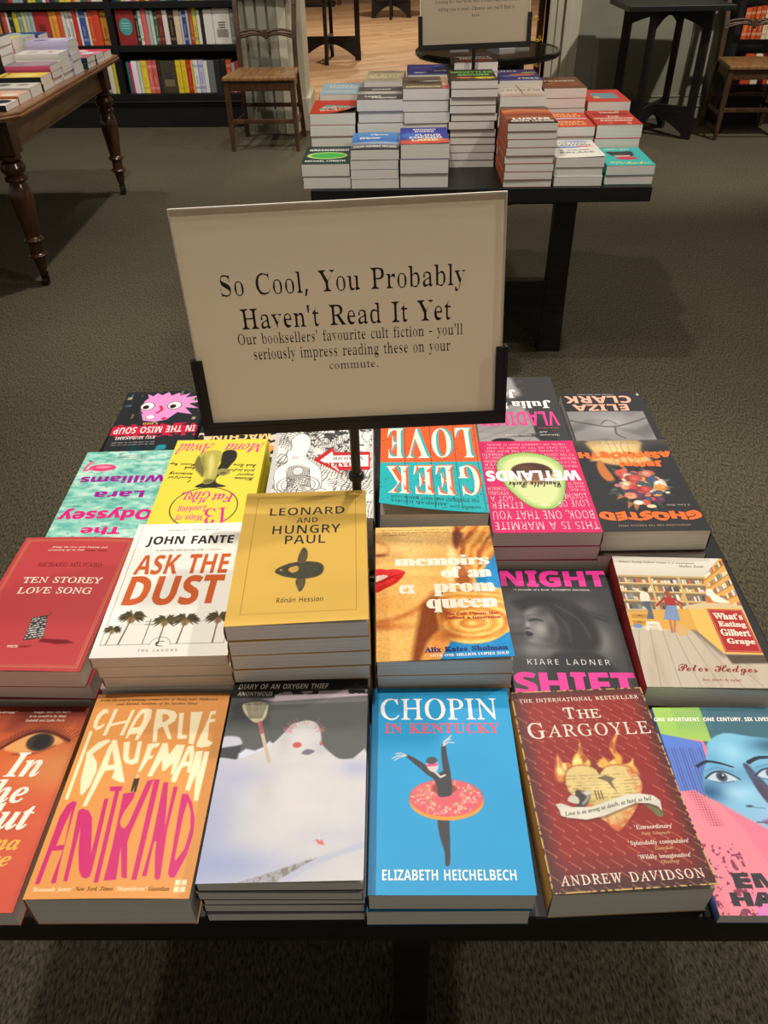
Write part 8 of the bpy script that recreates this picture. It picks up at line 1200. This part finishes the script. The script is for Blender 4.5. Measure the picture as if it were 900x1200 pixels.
left(-1.74, 3.72, .80, 4, (236, 196, 190), 'pale pink cover book in the inner row of the wooden table, topmost of four', 'pale pink inner-row cover', (230, 190, 180), blobs=[(60, 120, 40, 50, (244, 226, 216))])
left(-1.735, 3.955, .88, 5, (70, 66, 70), 'dark grey hardback with silver lettering, topmost of the highest inner pile', 'dark grey hardback', (54, 50, 54), lines=[('THE WITCHES', 14, 40, 116, 70, (150, 146, 150))], w=.15, l=.22)
left(-1.735, 4.13, .855, 4, (240, 226, 140), 'soft yellow book in the inner row of the wooden table, on pink ones', 'soft yellow inner-row cover', (226, 150, 170))
left(-1.735, 4.29, .845, 4, (190, 214, 196), 'mint green book in the inner row of the wooden table, topmost of four', 'mint green cover', (180, 206, 190), blobs=[(60, 60, 40, 40, (226, 226, 206))])
left(-1.735, 4.46, .835, 4, (58, 92, 160), 'blue and white book in the inner row of the wooden table, topmost of four', 'blue and white cover', (56, 86, 150), blobs=[(60, 60, 50, 30, (226, 230, 236))])

# ------------------------------------------------------------------ black bookcases and the books on their shelves
def bookcase(name, loc, rz, L0, L1, shelves, divs, top, label):
    r = thing(name, loc, math.radians(rz), label, 'bookcase')
    mb = MB(); mb.box(L0, L1, -.02, .30, 0, .17); mb.box(L0, L1, -.045, .30, .17, .186); mb.box(L0, L1, -.032, .30, .150, .17); mb.build('plinth', M['shelf'], r, bevel=.004)
    mb = MB(); mb.box(L0, L1, .2805, .30, .1865, top); mb.build('back_panel', M['shelf'], r)
    for d in [L0+.02]+divs+[L1-.02]:
        mb = MB(); mb.box(d-.022, d+.022, -.02, .28, .1865, top); mb.build('upright', M['shelf'], r, bevel=.003)
    ed = [L0+.042]
    for d in divs: ed += [d-.0225, d+.0225]
    ed.append(L1-.042)
    for z in shelves:
        for i in range(0, len(ed), 2):
            mb = MB(); mb.box(ed[i], ed[i+1], -.016, .28, z-.042, z); mb.build('shelf_board', M['shelf'], r, bevel=.002)
    return r
BC = (-2.2, 6.56, -3.5)
bookcase('bookcase', (BC[0], BC[1], 0), BC[2], -1.45, 1.25, [.229, .543, .811, 1.12, 1.43, 1.74], [.31], 2.1, 'long black bookcase against the back wall, filled with spines and a few face-out books')
BR = (3.10, 6.20, -3.5)
bookcase('bookcase', (BR[0], BR[1], 0), BR[2], -.60, .75, [.257, .534, .85, 1.16], [], 1.5, 'black bookcase with orange and cream spines behind the chair at the right edge')
NTH = lambda n: '%d%s' % (n, 'th' if 10 <= n % 100 <= 20 else {1: 'st', 2: 'nd', 3: 'rd'}.get(n % 10, 'th'))
def shelf_row(B, xs, z, items, where, group, h0=.2, direction=1):
    'items: (width in m, colour, band colour or None, height factor, colour word, face-out art or None)'
    c, s = math.cos(math.radians(B[2])), math.sin(math.radians(B[2])); x = xs; rr = random.Random(int(z*1000)+len(items))
    for i, (w, col, band, hf, word, face) in enumerate(items):
        if not -1.40 < x+w*direction < (1.203 if B is BC else .70): break
        if band: band = tuple(int(.45*p+.55*q) for p, q in zip(band, col)); band = band if rr.random() < .75 else None
        h = min(h0*hf, .221); d = .14 if not face else .03; yy = .012+rr.uniform(0, .014)
        mb = MB(); mb.col = col; e = .0012
        seg = [0, .12, .2, .78, .86, 1]; K = 5
        # rounded spine built in bands up its height, then boards and page block top
        for j in range(5):
            za, zb = h*seg[j], h*seg[j+1]; mb.col = band if (band and j in (1, 3)) else col
            P = [(-w/2+e+(w-2*e)*q/K, -.003*math.sin(math.pi*q/K)) for q in range(K+1)]
            for q in range(K): mb.poly([(P[q][0], P[q][1], za), (P[q+1][0], P[q+1][1], za), (P[q+1][0], P[q+1][1], zb), (P[q][0], P[q][1], zb)])
        if band:
            mb.col = band
            mb.box(-w*.13, w*.13, -.0036, -.0028, h*.27, h*rr.uniform(.5, .72))
        mb.col = col; mb.box(-w/2+e, -w/2+e+.002, 0, d, 0, h); mb.box(w/2-e-.002, w/2-e, 0, d, 0, h)
        mb.col = (222, 214, 196); mb.box(-w/2+e+.002, w/2-e-.002, .0005, d-.004, .003, h-.004)
        if face:
            mb.col = face[0]; mb.box(-w*.32, w*.32, -.0045, -.003, h*.2, h*.42) if face[1] == 'low' else mb.raw([(.36*w*math.cos(t*.524), -.0042, h*.52+.25*h*math.sin(t*.524)) for t in range(12)], [tuple(range(12))])
            mb.col = face[2]
            for q in range(3): mb.box(-w*.2, w*.2, -.0052, -.0045, h*(.46+.07*q), h*(.485+.07*q))
        lx = x+w/2*direction
        o = mb.build('shelved_book', M['spine'], colored=True)
        o.location = (B[0]+lx*c-yy*s, B[1]+lx*s+yy*c, z+.0006); o.rotation_euler = (0, 0, math.radians(B[2]))
        tag(o, ('%s book standing %s, %s' % (word, 'face-out' if face else 'spine-out', where)) % NTH(i+1), 'book', group)
        x += (w+.0008)*direction
P = .0061
R_ = lambda px, col, band=None, hf=1., word='', face=None: (px*P, col, band, hf, word, face)
mid_r = [R_(22, (140, 44, 42), None, 1.03, 'dark red', ((70, 150, 146), 'c', (150, 200, 190))), R_(4, (34, 60, 50), w_, 1.0, 'dark green'), R_(4, (206, 214, 196), (60, 110, 80), .99, 'pale green'), R_(6, (206, 96, 96), (236, 200, 190), 1.09, 'coral'), R_(4, (176, 180, 178), None, 1.0, 'grey'), R_(4, (196, 206, 190), (60, 120, 80), .98, 'sage'), R_(4, (60, 104, 74), w_, .95, 'green'), R_(6.5, (110, 44, 36), (190, 120, 90), .99, 'maroon'), R_(6, (224, 216, 204), (150, 140, 130), .99, 'ivory'), R_(7, (44, 38, 36), (190, 160, 90), .99, 'black and gold'), R_(7, (216, 196, 160), (150, 120, 80), .99, 'cream'), R_(3, (200, 190, 206), None, .97, 'lilac white'), R_(4.5, (50, 70, 120), w_, 1.0, 'navy'), R_(3, (176, 184, 186), None, .98, 'silver'), R_(4.5, (190, 76, 44), (226, 180, 120), 1.13, 'rust'), R_(4.5, (206, 200, 80), (70, 110, 110), 1.1, 'lime'), R_(4, (228, 222, 206), None, .98, 'white'), R_(4, (40, 40, 42), (200, 200, 196), .97, 'black'), R_(11, (222, 216, 204), (110, 106, 100), 1.0, 'white ornate'), R_(20, (226, 218, 204), None, 1.02, 'white', ((150, 140, 128), 'low', (110, 100, 92))), R_(5, (120, 126, 120), (190, 190, 180), 1.0, 'slate'), R_(4, (160, 164, 158), None, .99, 'ash grey'), R_(5, (222, 214, 200), None, 1.0, 'chalk white'), R_(6, (190, 170, 140), None, .97, 'tan')]
shelf_row(BC, .345, .543, mid_r, '%s from the upright on the middle shelf', 'books on the middle shelf', .213)
low_r = [R_(3, (30, 120, 90), None, .96, 'emerald'), R_(3, (190, 40, 110), None, .94, 'magenta'), R_(7, (232, 228, 220), (40, 40, 42), .99, 'white black lettered'), R_(4, (206, 204, 198), None, .98, 'pale grey'), R_(8, (226, 204, 60), (190, 150, 40), 1.0, 'yellow'), R_(6, (206, 96, 86), (240, 190, 180), 1.0, 'salmon'), R_(6, (204, 92, 80), (240, 190, 180), 1.0, 'second salmon'), R_(4, (50, 44, 40), None, .98, 'dark brown'), R_(19, (70, 64, 48), None, 1.0, 'olive brown', ((118, 106, 78), 'low', (56, 60, 76))), R_(6.5, (228, 200, 44), (200, 160, 40), 1.0, 'sunflower yellow'), R_(6, (226, 198, 44), (200, 160, 40), 1.0, 'second sunflower yellow'), R_(6, (190, 40, 36), (220, 120, 100), 1.0, 'scarlet'), R_(2.5, (224, 200, 70), None, 1.0, 'thin yellow'), R_(6, (226, 224, 226), (110, 120, 180), 1.0, 'white and violet'), R_(6, (196, 190, 214), (110, 104, 170), 1.0, 'lavender'), R_(5, (224, 220, 214), None, .98, 'white'), R_(8, (110, 112, 112), (150, 150, 150), .98, 'charcoal'), R_(7, (40, 40, 40), None, .99, 'black'), R_(7, (30, 28, 30), (150, 140, 120), 1.0, 'second black'), R_(7, (206, 84, 50), (236, 200, 180), 1.0, 'tangerine'), R_(4, (170, 176, 176), None, .9, 'steel grey'), R_(5, (190, 56, 50), None, .94, 'red'), R_(5, (216, 206, 200), (190, 60, 60), .95, 'white and red'), R_(6, (200, 56, 56), None, 1.0, 'second red')]
shelf_row(BC, .352, .229, low_r, '%s from the upright on the bottom shelf', 'books on the bottom shelf', .213)
mid_l = [R_(8, (196, 130, 50), (100, 50, 30), 1.0, 'amber'), R_(8, (204, 72, 44), None, 1.02, 'orange'), R_(6, (206, 78, 46), (226, 150, 120), 1.02, 'second orange'), R_(3, (226, 214, 180), None, .98, 'cream'), R_(7, (58, 84, 150), (200, 206, 220), 1.03, 'blue'), R_(3, (222, 220, 214), None, 1.05, 'white'), R_(4.5, (196, 50, 44), (230, 150, 130), 1.12, 'red'), R_(4.5, (222, 218, 210), (50, 46, 46), 1.0, 'white and black'), R_(4.5, (220, 214, 204), (56, 50, 50), 1.0, 'second white and black'), R_(4, (214, 206, 190), None, 1.0, 'ivory'), R_(5, (206, 90, 50), None, 1.0, 'burnt orange'), R_(6, (222, 140, 50), (240, 200, 120), 1.0, 'apricot'), R_(4, (226, 160, 60), None, 1.0, 'golden'), R_(18, (176, 50, 50), None, 1.0, 'red', ((90, 110, 100), 'low', (70, 50, 46))), R_(5, (160, 180, 172), None, 1.0, 'sea green'), R_(5, (170, 186, 170), (220, 220, 200), 1.0, 'sage'), R_(4, (214, 206, 130), None, 1.0, 'straw'), R_(5, (130, 150, 156), (220, 214, 180), 1.0, 'blue grey'), R_(6, (222, 206, 60), (60, 60, 60), 1.0, 'yellow'), R_(5, (46, 44, 44), (206, 200, 120), 1.0, 'black'), R_(3, (216, 212, 200), None, 1.0, 'pale'), R_(5, (190, 70, 60), None, 1.0, 'brick red'), R_(3, (50, 44, 44), None, 1.0, 'dark'), R_(15, (214, 140, 60), None, 1.0, 'orange', ((190, 100, 40), 'low', (60, 40, 30))), R_(6, (196, 60, 50), None, 1, 'crimson'), R_(6, (210, 200, 180), None, 1, 'stone')]
shelf_row(BC, .275, .543, mid_l, '%s before the upright on the middle shelf', 'books on the middle shelf before the upright', .213, -1)
low_l = [R_(4, (206, 196, 60), (180, 150, 40), 1.0, 'yellow'), R_(6, (214, 206, 180), None, 1.0, 'cream'), R_(5, (150, 150, 146), None, 1.0, 'grey'), R_(6, (60, 66, 70), None, .9, 'slate'), R_(5, (90, 96, 110), None, .96, 'dusk blue'), R_(5, (130, 120, 110), None, .9, 'taupe'), R_(4, (206, 60, 44), None, 1.0, 'red'), R_(4, (222, 160, 90), None, 1.0, 'apricot'), R_(6, (228, 224, 216), None, 1.0, 'white'), R_(4, (70, 90, 150), None, .97, 'blue'), R_(8, (190, 60, 60), (220, 130, 120), .96, 'rose red'), R_(5, (200, 196, 186), None, 1, 'pearl'), R_(6, (60, 60, 66), None, 1, 'black'), R_(6, (196, 150, 90), None, 1, 'tan')]
shelf_row(BC, .27, .229, low_l, '%s before the upright on the bottom shelf', 'books on the bottom shelf before the upright', .2, -1)
rr = random.Random(77); pal = [((226, 220, 204), 'white'), ((60, 110, 80), 'green'), ((206, 90, 70), 'coral'), ((210, 190, 130), 'cream'), ((50, 50, 54), 'black'), ((150, 170, 176), 'grey blue'), ((220, 200, 70), 'yellow'), ((190, 80, 110), 'pink'), ((190, 60, 50), 'red')]
def rand_row(n):
    o = []
    for i in range(n): c, wd = rr.choice(pal); o.append(R_(rr.uniform(4, 8), c, rr.choice([None, (120, 110, 100), w_]), rr.uniform(.93, 1.06), wd))
    return o
shelf_row(BC, .34, .811, rand_row(22), '%s from the upright on the shelf above', 'books on the top visible shelf', .21)
shelf_row(BC, .275, .811, rand_row(24), '%s before the upright on the shelf above', 'books on the top visible shelf before the upright', .21, -1)
op = []
for i in range(11):
    c, wd = [((196, 88, 40), 'orange'), ((214, 196, 160), 'cream'), ((176, 70, 34), 'rust')][(0, 2, 0, 2, 1, 1, 0, 2, 1, 0, 1)[i]]; op.append((.030 if i % 3 else .036, c, (226, 206, 170) if c[1] < 100 else (176, 120, 80), .95+.02*(i % 4), wd, None))
shelf_row(BR, -.535, .534, op, '%s on the upper shelf behind the chair', 'orange and cream books behind the chair', .195)
shelf_row(BR, -.47, .257, [((.05 if j % 2 else .07), ((190, 70, 40), (214, 200, 170))[j % 2], None, 1.0, ('rust', 'cream')[j % 2], None) for j in range(8)], '%s on the lower shelf behind the chair', 'lower books behind the chair', .19)

# ------------------------------------------------------------------ chairs
def chair(loc, rz, label):
    r = thing('wooden_chair', loc, math.radians(rz), label, 'chair', 'carved wooden chairs by the walls'); W2, D = .228, .40; sh = .452
    P = [(-W2-.012, -.015), (W2+.012, -.015), (W2-.02, D-.01), (-W2+.02, D-.01)]
    mb = MB(); mb.prism(P, 'z', sh-.026, sh); mb.build('seat', M['seat'], r, bevel=.007)
    mb = MB(); mb.box(-W2+.03, W2-.03, .004, .024, sh-.085, sh-.0265); mb.box(-W2+.042, W2-.042, D-.03, D-.012, sh-.08, sh-.0265)
    for s in (-1, 1): mb.bar((s*(W2-.012), .035, sh-.056), (s*(W2-.038), D-.035, sh-.056), .02, .056)
    mb.build('seat_rail', M['chair'], r, bevel=.002)
    for s in (-1, 1):
        mb = MB(); mb.bar((s*(W2-.012), .016, sh-.0265), (s*(W2-.006), .014, 0), .036, .036, (0, 1, 0), .024, .024); mb.build('front_leg', M['chair'], r, bevel=.003)
        mb = MB(); path = [(s*(W2-.02), D+.055, 0), (s*(W2-.026), D+.012, .22), (s*(W2-.034), D-.002, sh-.02), (s*(W2-.036), D+.016, .62), (s*(W2-.03), D+.06, .80), (s*(W2-.026), D+.085, .87)]
        for i in range(5): mb.bar(path[i], path[i+1], .030, .028, (0, 1, 0))
        mb.build('back_post', M['chair'], r, bevel=.002)
    for nm, a_, b_ in (('front_stretcher', (-W2+.02, .016, .185), (W2-.02, .016, .185)), ('back_stretcher', (-W2+.04, D+.012, .215), (W2-.04, D+.012, .215)), ('side_stretcher', (-W2+.012, .03, .155), (-W2+.03, D+.01, .155)), ('side_stretcher', (W2-.012, .03, .155), (W2-.03, D+.01, .155))):
        mb = MB(); mb.bar(a_, b_, .016, .026); mb.build(nm, M['chair'], r, bevel=.003)
    mb = MB()
    for k, dz in ((0, 0), (1, -.017), (2, -.033)):      # three carved strands that dip to a boss
        pts = []
        for i in range(25):
            u = i/24*2-1; q = abs(u); z = .655+dz*(.6+.4*q)+.014*math.sin(q*math.pi*1.0)*(1 if k != 1 else .6)-.004*(1-q)
            pts.append((u*(W2-.05), D+.022, z))
        mb.tube(pts, .0078, 8)
    mb.tube([(-.006, D+.008, .642), (-.004, D+.036, .642)], .024, 10); mb.tube([(-.032, D+.02, .656), (.030, D+.02, .656)], .011, 8); mb.tube([(0, D+.02, .668), (0, D+.02, .612)], [.014, .009], 8)
    mb.build('carved_splat', M['chair'], r, smooth=50)
    mb = MB(); pts = [(u/8*(W2-.0), D+.092, .885+.012*math.cos(u/8*2.4)) for u in range(-8, 9)]
    for i in range(16): mb.bar(pts[i], pts[i+1], .026, .07)
    mb.build('top_rail', M['chair'], r, bevel=.003)
    return r
chair((-.757, 5.672, 0), -3.5, 'brown wooden chair with a carved back rail, before the grey pilaster')
chair((2.555, 5.70, 0), -5, 'brown wooden chair with a carved back rail, in front of the orange book spines')

# ------------------------------------------------------------------ black cross-based tables
def cafe_table(loc, rz, label, hw=.345, rad=.42, gloss=False, zt=.70, square=None, group=None, rail=.23):
    r = thing('side_table' if square else 'cafe_table', loc, math.radians(rz), label, 'table', group); cross_base(r, hw, zt, rail=rail)
    mb = MB()
    if square: mb.box(*square, zt+.0005, zt+.034)
    else: mb.lathe([(rad-.03, zt+.0005), (rad-.008, zt+.006), (rad, zt+.016), (rad, zt+.03), (rad-.006, zt+.036), (rad-.016, zt+.036), (rad-.02, zt+.032)], (0, 0, 0), 56)
    mb.build('tabletop', M['gloss_black'] if gloss else M['black_top'], r, bevel=.004 if square else 0, smooth=None if square else 30)
    return r
CG = 'black cross-legged cafe tables on the wooden floor'
cafe_table((-.49, 9.72, 0), -3, 'black cross-legged cafe table on the wooden floor, nearer of the two', group=CG)
cafe_table((.27, 13.9, 0), -3, 'black cross-legged cafe table on the wooden floor, farther of the two', hw=.30, group=CG)
cafe_table((.58, 4.56, 0), 35, 'round glossy black table behind the far display table', hw=.26, rad=.37, gloss=True, zt=.684)
cafe_table((1.93, 5.94, 0), -36, 'black side table with a rectangular top against the grey panelled wall', hw=.30, zt=.76, square=(-.33, .33, -.29, .29), rail=.2)
bpy.context.view_layer.update()
for c in [o for o in COL.objects if o.name.startswith('side_table')]:
    for t in c.children:
        if t.name.startswith('tabletop'): t.rotation_euler = (0, 0, math.radians(34))
# leaflets on the round table
for i, (x, y, a_, w, l, col, word) in enumerate(((.66, 4.62, 20, .09, .13, (214, 218, 224), 'white and blue leaflet booklet lying on the round black table'), (.77, 4.70, -10, .10, .12, (70, 66, 62), 'dark grey booklet lying on the round black table'), (.44, 4.72, 5, .1, .14, (206, 200, 186), 'cream booklet lying on the round black table behind the far sign'))):
    A = small(col, [('READ', 20, 40, 110, 80, (90, 110, 150) if i == 0 else (150, 146, 140))] if 0 else [], [(66, 60, 40, 24, (110, 140, 180) if i == 0 else (110, 104, 96))])
    stack(x, y, a_, .7165, .7165+.022, 1, w, l, A, word, 'booklet', None, spine=col, name='booklet')

# ------------------------------------------------------------------ things glimpsed on the wooden floor
r = thing('display_cabinet', (-1.1, 16.1, 0), 0, 'dark wooden cabinet far off on the wooden floor', 'cabinet')
mb = MB(); mb.box(-.55, .40, -.2, .3, .05, 1.0); mb.build('body', M['chair'], r, bevel=.01)
mb = MB(); mb.box(-.58, .43, -.23, .3, 0, .05); mb.build('plinth', M['black'], r, bevel=.005)
mb = MB()
for q in range(2): mb.box(-.52+q*.46, -.08+q*.46, -.212, -.2005, .1, .95)
d = mb.build('door', M['chair'], r, bevel=.006)
r = thing('bench', (-.28, 16.3, 0), 0, 'dark red wooden bench far off beside the cabinet', 'bench')
mb = MB(); mb.box(-.36, .36, -.2, .2, .40, .46); mb.build('seat', M['red'], r, bevel=.006)
for q in (-.32, .32):
    mb = MB(); mb.box(q-.03, q+.03, -.17, .17, 0, .3995); mb.build('leg', M['red'], r, bevel=.004)
mb = MB(); mb.box(-.29, .29, -.02, .02, .12, .22); mb.build('stretcher', M['red'], r)
r = thing('display_post', (1.30, 7.05, 0), 0, 'slim dark wooden post beside the cream door moulding', 'post')
mb = MB(); mb.lathe([(.13, 0), (.13, .012), (.06, .02), (.03, .03), (.026, .04)], (0, 0, 0), 20); mb.build('base', M['chair'], r, smooth=40)
mb = MB(); mb.box(-.024, .024, -.02, .02, .03, 1.5); mb.build('shaft', M['chair'], r, bevel=.004)
def paper_flower(loc, label, s):
    r = thing('paper_flower', loc, 0, label, 'flower', 'yellow paper flowers by the door moulding'); R2 = random.Random(int(loc[2]*100))
    for k in range(7):
        a_ = k*.9+R2.uniform(0, .4); e = R2.uniform(-.5, .9); mb = MB(); t = Vector((math.cos(a_)*math.cos(e), math.sin(a_)*math.cos(e)*.6, math.sin(e)))*s
        n_ = Vector((-math.sin(a_), math.cos(a_), .3)).normalized()*s*.34; b0 = Vector((0, 0, 0)); m1 = t*.55+Vector((0, 0, s*.1))
        mb.tube([b0, t*.3, m1, t], [.003, s*.18, s*.24, .004], 8, ry=s*.05); mb.build('petal', M['yellow'], r, smooth=60)
    return r
paper_flower((1.29, 6.965, .47), 'yellow paper flower fixed low on the slim wooden post', .05)
paper_flower((1.27, 6.965, .30), 'yellow paper flower fixed at the foot of the slim wooden post', .035)
paper_flower((1.22, 6.965, .62), 'yellow paper flower fixed higher, beside the far sign card', .06)
